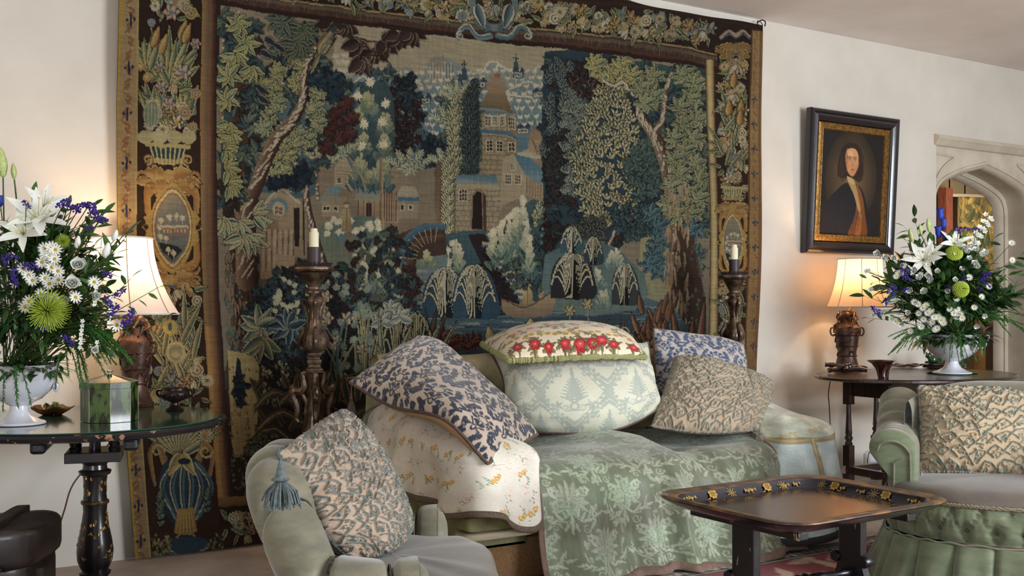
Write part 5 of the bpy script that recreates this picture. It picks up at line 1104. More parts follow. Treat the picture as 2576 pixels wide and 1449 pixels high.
th, F, R = cushion('cushion', 'raised crocheted cushion with a tassel propped in the left armchair', [
    [(862, 1032, 3.30), (930, 1130, 3.28), (985, 1240, 3.24), (1026, 1340, 3.2)],
    [(785, 1085, 3.14), (860, 1190, 3.06), (915, 1290, 3.02), (985, 1385, 3.02)],
    [(698, 1140, 2.84), (770, 1245, 2.82), (808, 1330, 2.82), (885, 1412, 2.86)]], .075, .085, crochet(330, 250, (178, 156, 136), (118, 124, 118), 37, 43), croc, cbk, 290, rel=.011, wr=.14, seed=8, group='cushions in the armchairs')
cord('picot_edge', R, .006, teal, th, bob=.4, seed=6); tassel('tassel', at_d(706, 1150, 2.60), .125, .045, teal, th, 7)
th, F, R = cushion('cushion', 'diamond crocheted cushion propped in the right armchair', [
    [(2312, 972, 4.72), (2420, 982, 4.74), (2530, 984, 4.76), (2640, 980, 4.8)],
    [(2318, 1080, 4.62), (2420, 1085, 4.56), (2530, 1088, 4.56), (2650, 1085, 4.62)],
    [(2304, 1186, 4.5), (2410, 1186, 4.42), (2530, 1196, 4.4), (2655, 1205, 4.42)]], .085, .07, crochet(320, 220, (178, 158, 130), (118, 124, 110), 36, 47), croc, cbk, 250, rel=.010, wr=.08, seed=12, group='cushions in the armchairs')
cord('picot_edge', R, .008, cbk, th, bob=.4, seed=9); tassel('tassel', at_d(2318, 1184, 4.4), .05, .018, cbk, th, 9)
# ================================================================ armchairs
vg = velvet('grey_green_velvet', (136, 130, 108), (108, 106, 88)); vs = M('taupe_silk_seat', (112, 102, 90), .45, c2=(94, 86, 78), nscale=7, bump=.12, bscale=90, sheen=.3)
btn_m = M('covered_button', (92, 88, 70), .6)
def frame2(o, f):
    """local (a along facing, b to its left, z) to world"""
    fx, fy = f; return lambda a, b, z: (o[0]+a*fx-b*fy, o[1]+a*fy+b*fx, z)
def camvec(r, f): 
    x, y = RX*r+FX*f, RY*r+FY*f; L = math.hypot(x, y); return x/L, y/L
def campos(r, d): return (RX*r+FX*d, RY*r+FY*d-CD)
# ---- tub chair, facing right in the photograph
o1 = campos(-.41, 3.02); T1 = frame2(o1, camvec(1, .10))
ch = thing('armchair', 'grey green velvet tub armchair with deep buttoned rolled back beside the sofa', 'armchair', (o1[0], o1[1], 0), 'velvet armchairs')
plan = smooth([(.13, -.335), (-.05, -.345), (-.15, -.30), (-.222, -.17), (-.245, 0), (-.222, .17), (-.15, .30), (-.05, .345), (.20, .335)], 14)
pl = np.r_[0, np.cumsum(np.linalg.norm(np.diff(plan, axis=0), axis=1))]; pl /= pl[-1]
def tub(u):
    x, y = np.interp(u, pl, plan[:, 0]), np.interp(u, pl, plan[:, 1]); x2, y2 = np.interp(min(1, u+.01), pl, plan[:, 0]), np.interp(min(1, u+.01), pl, plan[:, 1]); x1, y1 = np.interp(max(0, u-.01), pl, plan[:, 0]), np.interp(max(0, u-.01), pl, plan[:, 1])
    L = math.hypot(x2-x1, y2-y1); n = (-(y2-y1)/L, (x2-x1)/L); 
    if n[0]*x+n[1]*y > 0 and abs(u-.5) < .45 or (abs(u-.5) >= .45 and n[1]*y > 0): n = (-n[0], -n[1])
    h = .50+.255*math.exp(-((u-.5)/.27)**4)
    return x, y, (-n[0], -n[1]), h    # outward normal
NS = 9; seams = [(k+.5)/NS for k in range(NS)]
rows = []
prof = [(-.045, -1, .2), (-.05, -.75, .5), (-.055, -.5, .8), (-.06, -.28, 1), (-.06, -.13, 1), (-.05, -.05, 1), (-.02, 0, 1), (.02, .012, 1), (.06, .0, 1), (.09, -.035, 1), (.098, -.08, .8), (.085, -.12, .5), (.05, -.15, .2), (.02, -.17, 0), (.015, -.3, 0), (.01, -1, 0)]
pf = smooth([(a, b) for a, b, c in prof], 4); pk = np.interp(np.linspace(0, 15, len(pf)), range(16), [c for a, b, c in prof])
U = np.linspace(0, 1, 200); P = []
for u in U:
    x, y, n, h = tub(u); ph = (u*NS) % 1; s = math.exp(-((ph-.5)/.06)**2); puffy = abs(math.sin(PI*((u*NS+.5) % 1)))**.5
    row = []
    for i, (a, b) in enumerate(pf):
        k = pk[i]; zz = h+(b if b > -.35 else -.35+(b+.35)*(h-.35-.04)/.65); g = k*(.014*puffy-.036*s)
        f = 1 if b > -.2 else 0; aa = a*(1+.0*f); sgn = 1 if a > 0 else -1
        row.append(T1(x+n[0]*(aa+sgn*g), y+n[1]*(aa+sgn*g), zz+(g if b > -.12 else 0)))
    P.append(row)
sheet('tub_back', np.array(P), vg, ch)
for u in (0, 1):
    x, y, n, h = tub(u); e = [T1(x+n[0]*a+.002, y+n[1]*a, h+(b if b > -.35 else -.35+(b+.35)*(h-.35-.04)/.65)) for a, b in pf]
    c = np.array(e).mean(0); c[2] = h-.06
    q = np.array([[np.array(T1(x+n[0]*a*k+.035*math.sqrt(max(0, 1-k*k)), y+n[1]*a*k, h-.06+((b if b > -.35 else -.35+(b+.35)*(h-.35-.04)/.65)+.06)*k)) for a, b in pf] for k in np.linspace(1, .02, 8)])
    sheet('arm_facing', q, vg, ch)
    MB().tube(e[:int(len(e)*.97)], .0045, 6).make('piping', vg, ch)
for k, sm_ in enumerate(seams):
    x, y, n, h = tub(sm_); bt_ = MB().ball(T1(x-n[0]*.050, y-n[1]*.050, h-.13), (.017, .017, .014), 10, 6).make('button', btn_m, ch)
    MB().ball(T1(x+n[0]*.03, y+n[1]*.03, h-.018), (.017, .017, .013), 12, 7).make('button', btn_m, ch)
    for a0, b0 in ((-.056, -.15),):
        MB().tube([T1(x+n[0]*q, y+n[1]*q, h+z) for q, z in ((-.054, -.15), (-.055, -.06), (-.03, -.004), (.02, .006), (.07, -.02))], .003, 5, sm=3).make('tufting_cord', btn_m, ch)
# crown of horizontal piping where the roll meets the inner back
def superseat(T, a0, a1, hb, z, h, name, mat, par, e=2.6, dome=.03):
    R = []; A = np.linspace(0, 2*PI, 90)
    for k, (q, zz) in enumerate([(0, dome), (.25, dome*.97), (.5, dome*.88), (.7, dome*.72), (.85, dome*.5), (.95, dome*.22), (1.0, -.01), (1.01, -h*.4), (1.0, -h*.75), (.96, -h)]):
        R.append([T((a0+a1)/2+(a1-a0)/2*q*np.sign(math.cos(a))*abs(math.cos(a))**(2/e), hb*q*np.sign(math.sin(a))*abs(math.sin(a))**(2/e), z+zz+.003*math.sin(a*9)*q) for a in A])
    return sheet(name, np.array(R), mat, par)
superseat(T1, -.26, .36, .33, .435, .13, 'seat_cushion', vs, ch, 3.2, .022); superseat(T1, -.25, .345, .325, .30, .24, 'seat_base', vg, ch, 3.2, 0)
A = np.linspace(-1.9, 1.9, 60); MB().tube([T1(.05+.315*math.copysign(abs(math.cos(a))**.62, math.cos(a)), .335*math.copysign(abs(math.sin(a))**.62, math.sin(a)), .385) for a in A], .006, 6).make('seat_piping', vg, ch)
for a, b in ((.25, .26), (.25, -.26), (-.22, .2), (-.22, -.2)): MB().lathe([(.014, 0), (.02, .03), (.028, .08)], T1(a, b, 0), 10).make('foot', MATS['walnut'], ch)
# ---- right armchair with roll arms and pleated skirt
o2 = campos(2.09, 4.32); T2 = frame2(o2, camvec(-.40, -.92))
vh = velvet('sage_green_velvet', (122, 132, 102), (98, 110, 84)); vi = velvet('faded_sage_velvet', (128, 124, 102), (106, 104, 84))
c2 = thing('armchair', 'sage green velvet armchair with scroll arms and pleated skirt at the right edge', 'armchair', (o2[0], o2[1], 0), 'velvet armchairs')
def scroll_prof(s): return smooth([(s*-.055, .05), (s*-.058, .30), (s*-.06, .50), (s*-.055, .585), (s*-.02, .635), (s*.03, .655), (s*.09, .645), (s*.13, .605), (s*.13, .555), (s*.095, .525), (s*.065, .515), (s*.06, .45), (s*.055, .3), (s*.05, .05)], 4)
for s in (-1, 1):
    pr = scroll_prof(-s); b0 = -s*.42
    G = []
    for k, a in enumerate(np.linspace(.15, -.46, 46)):
        w_ = .006*math.sin(k*.9) if k < 40 else 0; lift = .14*max(0, (-.16-a)/.3)**1.3
        G.append([T2(a, b0+p+0*w_, z+lift*(z > .4)*min(1, (z-.4)/.15)+w_*(z > .5)) for p, z in pr])
    sheet('arm', np.array(G), vi, c2)
    cz = .40; G = [[T2(.15+.02*(1-k**6), b0+p*k, cz+(z-cz)*k) for p, z in pr] for k in np.linspace(1, .02, 9)]; sheet('arm_facing', np.array(G), vh, c2)
    sc_ = .68; MB().tube([T2(.172, b0+(-s)*x, z) for x, z in ((-.028, .1), (-.03, .5), (-.02, .575), (.03, .61), (.085, .6), (.10, .57))], .0055, 6, sm=4).make('piping', vi, c2)
    MB().tube([T2(.172, b0+(-s)*x, z) for x, z in ((.035, .1), (.035, .48), (.03, .52), (-.005, .54))], .0055, 6, sm=4).make('piping', vi, c2)
bb = []
for a in np.linspace(-1.72, 1.72, 56):
    pr = smooth([(.0, .35), (-.02, .6), (-.045, .74), (-.03, .80), (.04, .835), (.11, .80), (.12, .74), (.1, .6), (.09, .1)], 4)
    ca, sa = math.cos(a), math.sin(a); rad = .36
    bb.append([T2(-.12-(rad*abs(ca)**.8*.9)-x*ca, (rad+.045+x*.2)*sa*1.0, z-.08*abs(sa)**3) for x, z in pr])
sheet('back', np.array(bb), vi, c2)
superseat(T2, -.42, .35, .485, .435, .10, 'seat_cushion', vs, c2, 2.7, .035)
# buttoned border: diamonds pulled in at the buttons
NA = 300; A = np.linspace(-2.3, 2.3, NA); zs = np.linspace(.385, .245, 26); G = []
def seatline(a, k=1): return (-.05+.405*k*np.sign(math.cos(a))*abs(math.cos(a))**.74, .492*k*np.sign(math.sin(a))*abs(math.sin(a))**.74)
cum = np.array([seatline(a) for a in A]); cl = np.r_[0, np.cumsum(np.linalg.norm(np.diff(cum, axis=0), axis=1))]
for z in zs:
    f = (.385-z)/.14; r = []
    for i in range(NA):
        q = cl[i]/.105; d1 = (q % 1)-.5; bt1 = math.exp(-(d1/.16)**2-((f-.66)/.22)**2); d2 = ((q+.5) % 1)-.5; bt2 = math.exp(-(d2/.16)**2-((f-.15)/.2)**2)*.6
        wr = .002*math.sin(cl[i]*260)*(1-f); k = 1+.045*math.sin(PI*min(1, f*1.05))**.7-.075*(bt1+bt2*.5)+wr*1.5-.02*(abs(d1-.5*(1-f)*(1 if d1 > 0 else -1)) < .03)
        p = seatline(A[i], k); r.append(T2(p[0], p[1], z))
    G.append(r)
sheet('buttoned_border', np.array(G), vh, c2)
for k in range(int(cl[-1]/.105)):
    i = int(np.argmin(abs(cl-(k+.5)*.105))); p = seatline(A[i], .975); MB().ball(T2(p[0], p[1], .385-.66*.14), (.008, .008, .008), 8, 5).make('button', btn_m, c2)
rope = M('twisted_cord', (160, 152, 124), .8, c2=(124, 118, 94), nscale=120, bump=.8, bscale=200)
for q in (0, PI): MB().tube([T2(seatline(a, 1.012)[0], seatline(a, 1.012)[1]+.0, .392+.0045*math.sin(i*1.5+q)) for i, a in enumerate(np.linspace(-2.2, 2.2, 300))], .005, 5).make('twisted_cord', rope, c2)
MB().tube([T2(*seatline(a, 1.02), .238+.003*math.sin(a*30)) for a in np.linspace(-2.3, 2.3, 120)], .005, 6).make('skirt_piping', vh, c2)
# skirt of box pleats, every pleat its own panel
SL = cl[-1]; npl = 15; gap = SL/npl
for k in range(npl):
    R = []
    for v in np.linspace(0, 1, 14):
        r = []
        for t in np.linspace(-.06, 1.06, 20):
            s = (k+t)*gap; i = np.interp(s, cl, range(NA)); a = np.interp(i, range(NA), A); e = 1-abs(2*t-1)**6
            kk = 1.0+.035*e+v*(.11+.05*e)+.03*v*math.sin(t*7+k*2.1); p = seatline(a, kk); r.append(T2(p[0], p[1],   .235-.212*v-.006*(1-e)))
        R.append(r)
    sheet('skirt_pleat', np.array(R), vh, c2)
# ================================================================ tables
blk = M('black_lacquer', (22, 20, 24), .28, c2=(34, 28, 28), nscale=14, bump=.08, bscale=60, coat=.3); wornb = M('worn_edge_lacquer', (24, 21, 24), .4, c2=(168, 124, 96), nscale=26, lo=.60, hi=.63, bump=.4, bscale=50, coat=.2)
gilt = M('rubbed_gilt', (150, 116, 62), .4, .8, c2=(60, 44, 28), nscale=60, lo=.4, hi=.62, bump=.3); goldp = M('gold_paint', (188, 150, 80), .4, .5)
glass = M('sheet_glass', (200, 226, 216), .02, trans=1.0, spec=.6); MATS['sheet_glass'].node_tree.nodes['Principled BSDF'].inputs['IOR'].default_value = 1.45
edge_g = M('green_glass_edge', (30, 70, 58), .1, coat=.5)
TCX, TCY, TR, TZ = .665, -.625, .555, .735
tb = thing('pedestal_table', 'round black lacquer pedestal table with chipped rim and gilt flowers on the column', 'table', (TCX, TCY, 0))
MB().lathe([(0, -.028), (TR-.03, -.03), (TR-.004, -.024), (TR, -.01), (TR-.006, -.002), (TR-.02, 0), (0, 0)], (TCX, TCY, TZ-.008), 120).make('table_top', wornb, tb)
MB().lathe([(0, 0), (TR-.025, 0), (TR-.022, .003), (TR-.025, .006), (0, .006)], (TCX, TCY, TZ-.0075), 120).make('glass_sheet', glass, tb)
MB().lathe([(TR-.0235, 0), (TR-.0215, .003), (TR-.0235, .006)], (TCX, TCY, TZ-.0074), 120).make('glass_edge', edge_g, tb)
px_, py_ = campos((239-1288)/2600*4.10, 4.10)
PC = (px_, py_)
fv = camvec(0, -1); rz_ = math.atan2(RY, RX)+.30
MB().box((PC[0], PC[1], .592), (.205, .205, .040), rz_).make('block', blk, tb, bevel=.003, smooth_=False)
for a in (-1, 1):
    for b in (-1, 1):
        q = (PC[0]+a*.072*math.cos(rz_)-b*.072*math.sin(rz_), PC[1]+a*.072*math.sin(rz_)+b*.072*math.cos(rz_), .612)
        MB().lathe([(.015, 0), (.018, .012), (.012, .02), (.017, .036), (.019, .05), (.012, .062), (.018, .072), (.015, .088)], q, 14).make('baluster', blk, tb)
MB().lathe([(.022, .0), (.02, .09)], (PC[0], PC[1], .61), 16).make('pivot_post', blk, tb)
for s in (-1, 1):
    c = (TCX+s*.15*math.cos(rz_), TCY+s*.15*math.sin(rz_)); d = (math.sin(rz_), -math.cos(rz_))
    MB().box((PC[0]+s*.155*math.cos(rz_)+d[0]*.02, PC[1]+s*.155*math.sin(rz_)+d[1]*.02, .676), (.052, .80, .044), rz_).make('bearer', wornb, tb, bevel=.012, smooth_=False)
cp = [(.052, .572), (.05, .560), (.044, .552), (.046, .535), (.062, .528), (.058, .515), (.046, .508), (.043, .49), (.042, .44), (.045, .412), (.053, .408), (.053, .400), (.046, .396), (.044, .37), (.052, .31), (.064, .25), (.069, .21), (.066, .175), (.055, .145), (.048, .135), (.060, .128), (.058, .118), (.05, .112), (.05, .095), (.058, .088), (.056, .08), (.048, .075), (.056, .06), (.064, .05), (.064, .045)][::-1]
MB().lathe(cp, (PC[0], PC[1], 0), 40).make('column', blk, tb)
MB().lathe([(.05, .0), (.068, .008), (.07, .022), (.066, .034), (.05, .042)], (PC[0], PC[1], .005), 30).make('gilt_collar', gilt, tb)
for z in (.404, .123, .083): MB().lathe([(.052, z-.006), (.0585 if z < .2 else .0535, z), (.052, z+.006)], (PC[0], PC[1], 0), 30).make('gilt_ring', gilt, tb)
zc = np.array([z for r, z in cp]); rc = np.array([r for r, z in cp]); rg = random.Random(4); gm = MB()
for k in range(95):
    z = rg.choice([rg.uniform(.18, .36), rg.uniform(.43, .50), rg.uniform(.18, .36)]); a = rg.uniform(0, 2*PI); q = rg.uniform(0, 6.28)
    for m in range(3):
        an = q+m*.6; L = rg.uniform(.010, .018); pts = []
        for t in (0, .5, 1):
            zz = z+math.sin(an)*L*t; aa = a+math.cos(an)*L*t/.06; r = np.interp(zz, zc, rc)+.0008; pts.append((PC[0]+r*math.cos(aa), PC[1]+r*math.sin(aa), zz))
        gm.tube(pts, .0016, 4, rad=lambda t: .0018*math.sin(PI*(.15+.7*t)))
tag(gm.make('gilt_flowers', goldp, tb), kind='stuff')
for k in range(3): a = rz_+.4+k*2*PI/3; MB().tube([(PC[0]+r*math.cos(a), PC[1]+r*math.sin(a), z) for r, z in ((.03, .05), (.15, .045), (.28, .02), (.33, .018))], .03, 8, sm=4, flat=.5).make('foot', blk, tb)
MB().lathe([(0, .0), (.30, .0), (.31, .01), (.30, .022), (.12, .03), (0, .03)], (PC[0], PC[1], 0), 48, lob=lambda a, r, z: r*(1+.05*math.cos(3*a))).make('platform_base', blk, tb)
# ---- tray on its stand
trc = (2.735, -2.475); tw, td = .415, .335; trz = .03
def rrect(w, d, r, n=8):
    out = []
    for sx, sy, a0 in ((1, 1, 0), (-1, 1, PI/2), (-1, -1, PI), (1, -1, 1.5*PI)):
        for k in range(n+1): a = a0+k*PI/2/n; out.append((sx*(w-r)+r*math.cos(a), sy*(d-r)+r*math.sin(a)))
    return out
def trp(x, y, z): return (trc[0]+x*math.cos(trz)-y*math.sin(trz), trc[1]+x*math.sin(trz)+y*math.cos(trz), z)
tz = .478
tray = thing('tray', 'large black lacquer tray with gold blossoms on a low stand', 'tray', (trc[0], trc[1], tz-.02))
ol_ = Cv(260, 200, (52, 40, 34), seed=3)
trm = M('tray_lacquer', (40, 30, 27), .24, c2=(52, 38, 32), nscale=5, bump=.05, bscale=20, coat=.25); rimm = M('bronzed_rim', (58, 42, 30), .36, c2=(128, 92, 52), nscale=14, lo=.45, hi=.62, coat=.3, bump=.1); wall_m = M('tray_wall_lacquer', (24, 24, 36), .2, coat=.6)
rows = [rrect(w, d, r) for w, d, r in ((tw, td, .12), (tw+.004, td+.004, .12), (tw, td, .12), (tw-.045, td-.045, .09), (tw-.05, td-.05, .085))]; zz = [tz+.030, tz+.034, tz+.0385, tz+.034, tz+.032]
sheet('rim', np.array([[trp(x, y, z) for x, y in r+r[:1]] for r, z in zip(rows, zz)]), rimm, tray)
rows = [rrect(w, d, r) for w, d, r in ((tw-.05, td-.05, .085), (tw-.062, td-.062, .08), (tw-.075, td-.075, .07))]; zz = [tz+.032, tz+.008, tz]
sheet('raised_side', np.array([[trp(x, y, z) for x, y in r+r[:1]] for r, z in zip(rows, zz)]), wall_m, tray)
fl = rrect(tw-.074, td-.074, .07); mb = MB(); mb.add([trp(x, y, tz+.001) for x, y in fl], [tuple(range(len(fl)))]); mb.make('tray_floor', trm, tray, smooth_=False)
rows = [rrect(w, d, r) for w, d, r in ((tw+.002, td+.002, .12), (tw-.03, td-.03, .10), (tw-.08, td-.08, .07), (.02, .02, .01))]; zz = [tz+.030, tz+.008, tz-.012, tz-.012]
sheet('underside', np.array([[trp(x, y, z) for x, y in r+r[:1]] for r, z in zip(rows, zz)]), blk, tray)
gm = MB(); goldf = M('gold_blossom', (206, 170, 90), .35, .6)
def wallpt(t, f, side):   # t along, f height 0..1
    g = .0012
    if side == 'b': return trp(t, td-.074+.022*f-g, tz+.003+.027*f)
    return trp(tw-.074+.022*f-g, t, tz+.003+.027*f)
def wleaf(side, t, f, L, a, w=.2):
    ca, sa = math.cos(a), math.sin(a); V = [wallpt(t+L*(u*ca-v*sa), min(1, max(0, f+L*(u*sa+v*ca)/.034)), side) for u, v in ((0, 0), (.35, w), (.75, w*.8), (1, 0), (.75, -w*.8), (.35, -w))]; gm.add(V, [(0, 1, 2, 3, 4, 5)])
for side, spots in (('b', (-.30, -.26, -.16, -.07, .02, .04, .12, .20, .22, .28)), ('r', (-.22, -.19, -.08, -.03, .03, .12, .15, .21))):
    for i, t in enumerate(spots):
        k3 = i % 4
        if k3 == 3:
            for k in range(9): wleaf(side, t, .45, .026, k*.7, .05)
        elif k3 == 2:
            for k in range(8): wleaf(side, t, .62, .022, k*.8+i, .34)
            wleaf(side, t-.015, .3, .034, -2.5, .06)
        else:
            for k in range(5): wleaf(side, t+.008*k-.02, .3+.1*k, .013, 1.0+k, .28)
            wleaf(side, t-.02, .8, .034, -.9, .05)
gm.make('gold_blossoms', goldf, tray, smooth_=False)
gm = MB(); rr = random.Random(8)
for k in range(150):
    s = rr.choice('bbrrlf'); t = rr.uniform(-1, 1); e = rr.uniform(.01, .05)
    x, y = {'b': (t*.30, td-.08-e), 'r': (tw-.08-e, t*.22), 'l': (-tw+.08+e, t*.22), 'f': (t*.30, -td+.08+e)}[s]; a = rr.uniform(0, 6.28); L = rr.uniform(.006, .014)
    gm.tube([trp(x, y, tz+.0015), trp(x+L*math.cos(a), y+L*math.sin(a), tz+.002)], .003, 4, flat=.3)
tag(gm.make('gold_border_leaves', M('dull_gold', (108, 78, 44), .4, .4), tray), kind='stuff')
st = thing('tray_stand', 'low black wooden stand with turned stretcher and sabre legs under the tray', 'stand', (trc[0], trc[1], 0))
chip = M('chipped_black_paint', (20, 18, 22), .35, c2=(176, 150, 128), nscale=22, lo=.63, hi=.66, bump=.3, coat=.2, stretch=(1, 1, .4))
SXA = .27
for s in (-1, 1):
    MB().box(trp(s*SXA, 0, .30), (.034, .10, .33), trz).make('upright', chip, st, bevel=.004, smooth_=False)
    MB().box(trp(s*SXA, 0, .452), (.045, .50, .026), trz).make('top_bearer', chip, st, bevel=.004, smooth_=False)
    for t in (-1, 1):
        c = smooth([(t*.035, .235), (t*.06, .17), (t*.105, .09), (t*.20, .04), (t*.235, .036)], 6); n = np.gradient(c, axis=0); n /= np.linalg.norm(n, axis=1, keepdims=True); pp = [(a-b[1]*.019, z+b[0]*.019) for (a, z), b in zip(c, n)]+[(a+b[1]*.019, z-b[0]*.019) for (a, z), b in zip(c[::-1], n[::-1])]
        O = trp(s*SXA-.016, 0, 0); MB().extr([(a, z) for a, z in pp], O, (-math.sin(trz), math.cos(trz), 0), (0, 0, 1), (.032*math.cos(trz), .032*math.sin(trz), 0)).make('leg', chip, st, smooth_=False)
        ax = Matrix.Rotation(PI/2, 3, 'Y'); MB().lathe([(0, -.026), (.018, -.026), (.022, -.02), (.022, .02), (.018, .026), (0, .026)], trp(s*SXA, t*.062, .262), 18, ax=Matrix.Rotation(trz, 3, 'Z') @ ax).make('roundel', chip, st)
bp_ = [(.012, -.27), (.013, -.24), (.017, -.232), (.013, -.224), (.017, -.216), (.013, -.206), (.011, -.19), (.016, -.15), (.021, -.115), (.023, -.09), (.017, -.075), (.021, -.068), (.017, -.061), (.021, -.054), (.017, -.046), (.026, -.03), (.028, -.018), (.018, -.006), (.022, 0), (.018, .006), (.028, .018), (.026, .03), (.017, .046), (.021, .054), (.017, .061), (.021, .068), (.017, .075), (.023, .09), (.021, .115), (.016, .15), (.011, .19), (.015, .21), (.018, .225), (.018, .24), (.012, .27)]
MB().lathe(bp_, trp(0, 0, .215), 20, ax=Matrix.Rotation(trz, 3, 'Z') @ Matrix.Rotation(PI/2, 3, 'Y')).make('turned_stretcher', chip, st)
# ---- gateleg oak table
OC = (5.66, -.70); OA, OB, OZ = .74, .52, .745
oak_m = M('dark_polished_oak', (56, 36, 26), .3, c2=(34, 22, 18), nscale=6, bump=.2, bscale=40, coat=.35, stretch=(1, 8, 1))
ot = thing('gateleg_table', 'dark oak oval gateleg table under the portrait against the wall', 'table', (OC[0], OC[1], 0))
def oval(w0, w1):
    pts = [(OA*math.cos(a), OB*math.sin(a)) for a in np.linspace(0, 2*PI, 100)[:-1]]
    pts = [p for p in pts if w0 <= p[1] <= w1]; return pts
def slab(poly, z0, z1, name):
    n = len(poly); c = np.array(poly); R = []
    for k, z in ((.985, z0), (1.0, z0+.006), (1.0, z1-.006), (.985, z1)): R.append([(OC[0]+x*k, OC[1]+y*k, z) for x, y in poly])
    mb = MB().grid(np.array(R), cu=True); mb.f.append(tuple(range(n))[::-1]); mb.f.append(tuple(3*n+i for i in range(n))); return mb.make(name, oak_m, ot, smooth_=False)
up_ = sorted(oval(.172, 9), key=lambda p: math.atan2(p[1]-.172, p[0])); dn = sorted(oval(-9, -.172), key=lambda p: math.atan2(-p[1]-.172, p[0]), reverse=True)
xe = OA*math.sqrt(1-(.17/OB)**2)
slab([(xe, .172)]+up_+[(-xe, .172)], OZ-.024, OZ, 'drop_leaf'); slab([(-xe, -.172)]+dn[::1]+[(xe, -.172)], OZ-.024, OZ, 'drop_leaf')
mid = [(x, y) for x, y in [(OA*math.cos(a), OB*math.sin(a)) for a in np.linspace(0, 2*PI, 100)[:-1]] if abs(y) < .168]; mid = [(xe, -.168)]+sorted([p for p in mid if p[0] > 0], key=lambda p: p[1])+[(xe, .168), (-xe, .168)]+sorted([p for p in mid if p[0] < 0], key=lambda p: -p[1])+[(-xe, -.168)]
slab(mid, OZ-.024, OZ, 'centre_board')
def turned(x, y, name='leg', z1=.70):
    mb = MB().box((OC[0]+x, OC[1]+y, .06), (.05, .05, .12)).box((OC[0]+x, OC[1]+y, .235), (.05, .05, .13)); mb.box((OC[0]+x, OC[1]+y, z1-.07), (.05, .05, .14)) 
    mb.lathe([(.022, .30), (.026, .31), (.018, .325), (.027, .345), (.018, .365), (.022, .372), (.02, .40), (.016, .48), (.014, z1-.14)], (OC[0]+x, OC[1]+y, 0), 16); mb.lathe([(.02, .12), (.024, .145), (.02, .17)], (OC[0]+x, OC[1]+y, 0), 12); return mb.make(name, oak_m, ot)
for x in (-.46, .46):
    for y in (-.15, .15): turned(x, y)
turned(-.16, -.40, 'gate_leg'); turned(.1, .40, 'gate_leg')
for y in (-.15, .15):
    MB().box((OC[0], OC[1]+y, .665), (.88, .022, .10)).make('apron', oak_m, ot, smooth_=False); MB().box((OC[0], OC[1]+y, .145), (.88, .04, .045)).make('low_stretcher', oak_m, ot, smooth_=False)
for x in (-.46, .46): MB().box((OC[0]+x, OC[1], .665), (.022, .28, .10)).make('apron', oak_m, ot, smooth_=False); MB().box((OC[0]+x, OC[1], .145), (.04, .28, .045)).make('low_stretcher', oak_m, ot, smooth_=False)
for (a, b) in (((-.46, -.15), (-.16, -.40)), ((.44, .15), (.1, .40))):
    for z, h in ((.60, .05), (.50, .05), (.15, .045)): MB().bar((OC[0]+a[0], OC[1]+a[1], z), (OC[0]+b[0], OC[1]+b[1], z), .022, h).make('gate_rail', oak_m, ot, smooth_=False)
MB().bar((OC[0]-.46, OC[1]-.15, .51), (OC[0]+.3, OC[1]-.15, .51), .022, .062).make('rail', oak_m, ot, smooth_=False)
# ---- rug
rg_ = Cv(420, 220, (120, 42, 46), seed=8); r = rg_.r
for i in range(120):
    x, y = r.uniform(0, 420), r.uniform(20, 220); cc = r.choice([(44, 62, 84), (52, 84, 96), (150, 58, 56), (30, 38, 58), (64, 96, 110), (170, 140, 120)])
    rg_.rosette(x, y, r.choice([2, 3, 4]), r.uniform(10, 26), 9, cc, None, (150, 120, 104) if i % 3 else None, lobes=r.choice([0, 3]))
for i in range(26): x, y = (i*61) % 420, 20+(i*37) % 200; rg_.poly([(x-18, y), (x, y-10), (x+18, y), (x, y+10)], (150, 48, 50) if i % 2 else (46, 76, 96)); rg_.poly([(x-10, y), (x, y-6), (x+10, y), (x, y+6)], (52, 84, 100) if i % 2 else (170, 60, 58)); rg_.line([(x-18, y), (x, y-10), (x+18, y), (x, y+10), (x-18, y)], 1.2, (164, 140, 120), sm=0)
rg_.poly([(0, 0), (420, 0), (420, 17), (0, 17)], (36, 36, 48))
for i in range(70): rg_.rosette(i*6+3, 8.5, 4, 4, 3, (172, 156, 136)); 
for y in (3, 14): rg_.line([(0, y), (420, y)], 1.4, (160, 144, 126), sm=0)
fin(rg_, .14, 4)
xs = np.linspace(2.0, 5.0, 280); ys = np.linspace(-1.52, -3.4, 160)
P = np.array([[(x, y, .012+.0015*math.sin(x*9+y*4)) for x in xs] for y in ys]); rug = thing('rug', 'red and blue patterned wool rug on the stone floor under the tray stand', 'rug', (3.5, -2.4, 0))
sheet('pile', P, pat('rug_wool', .95, .1, gain=1.1), rug, rg_, solid=.012)
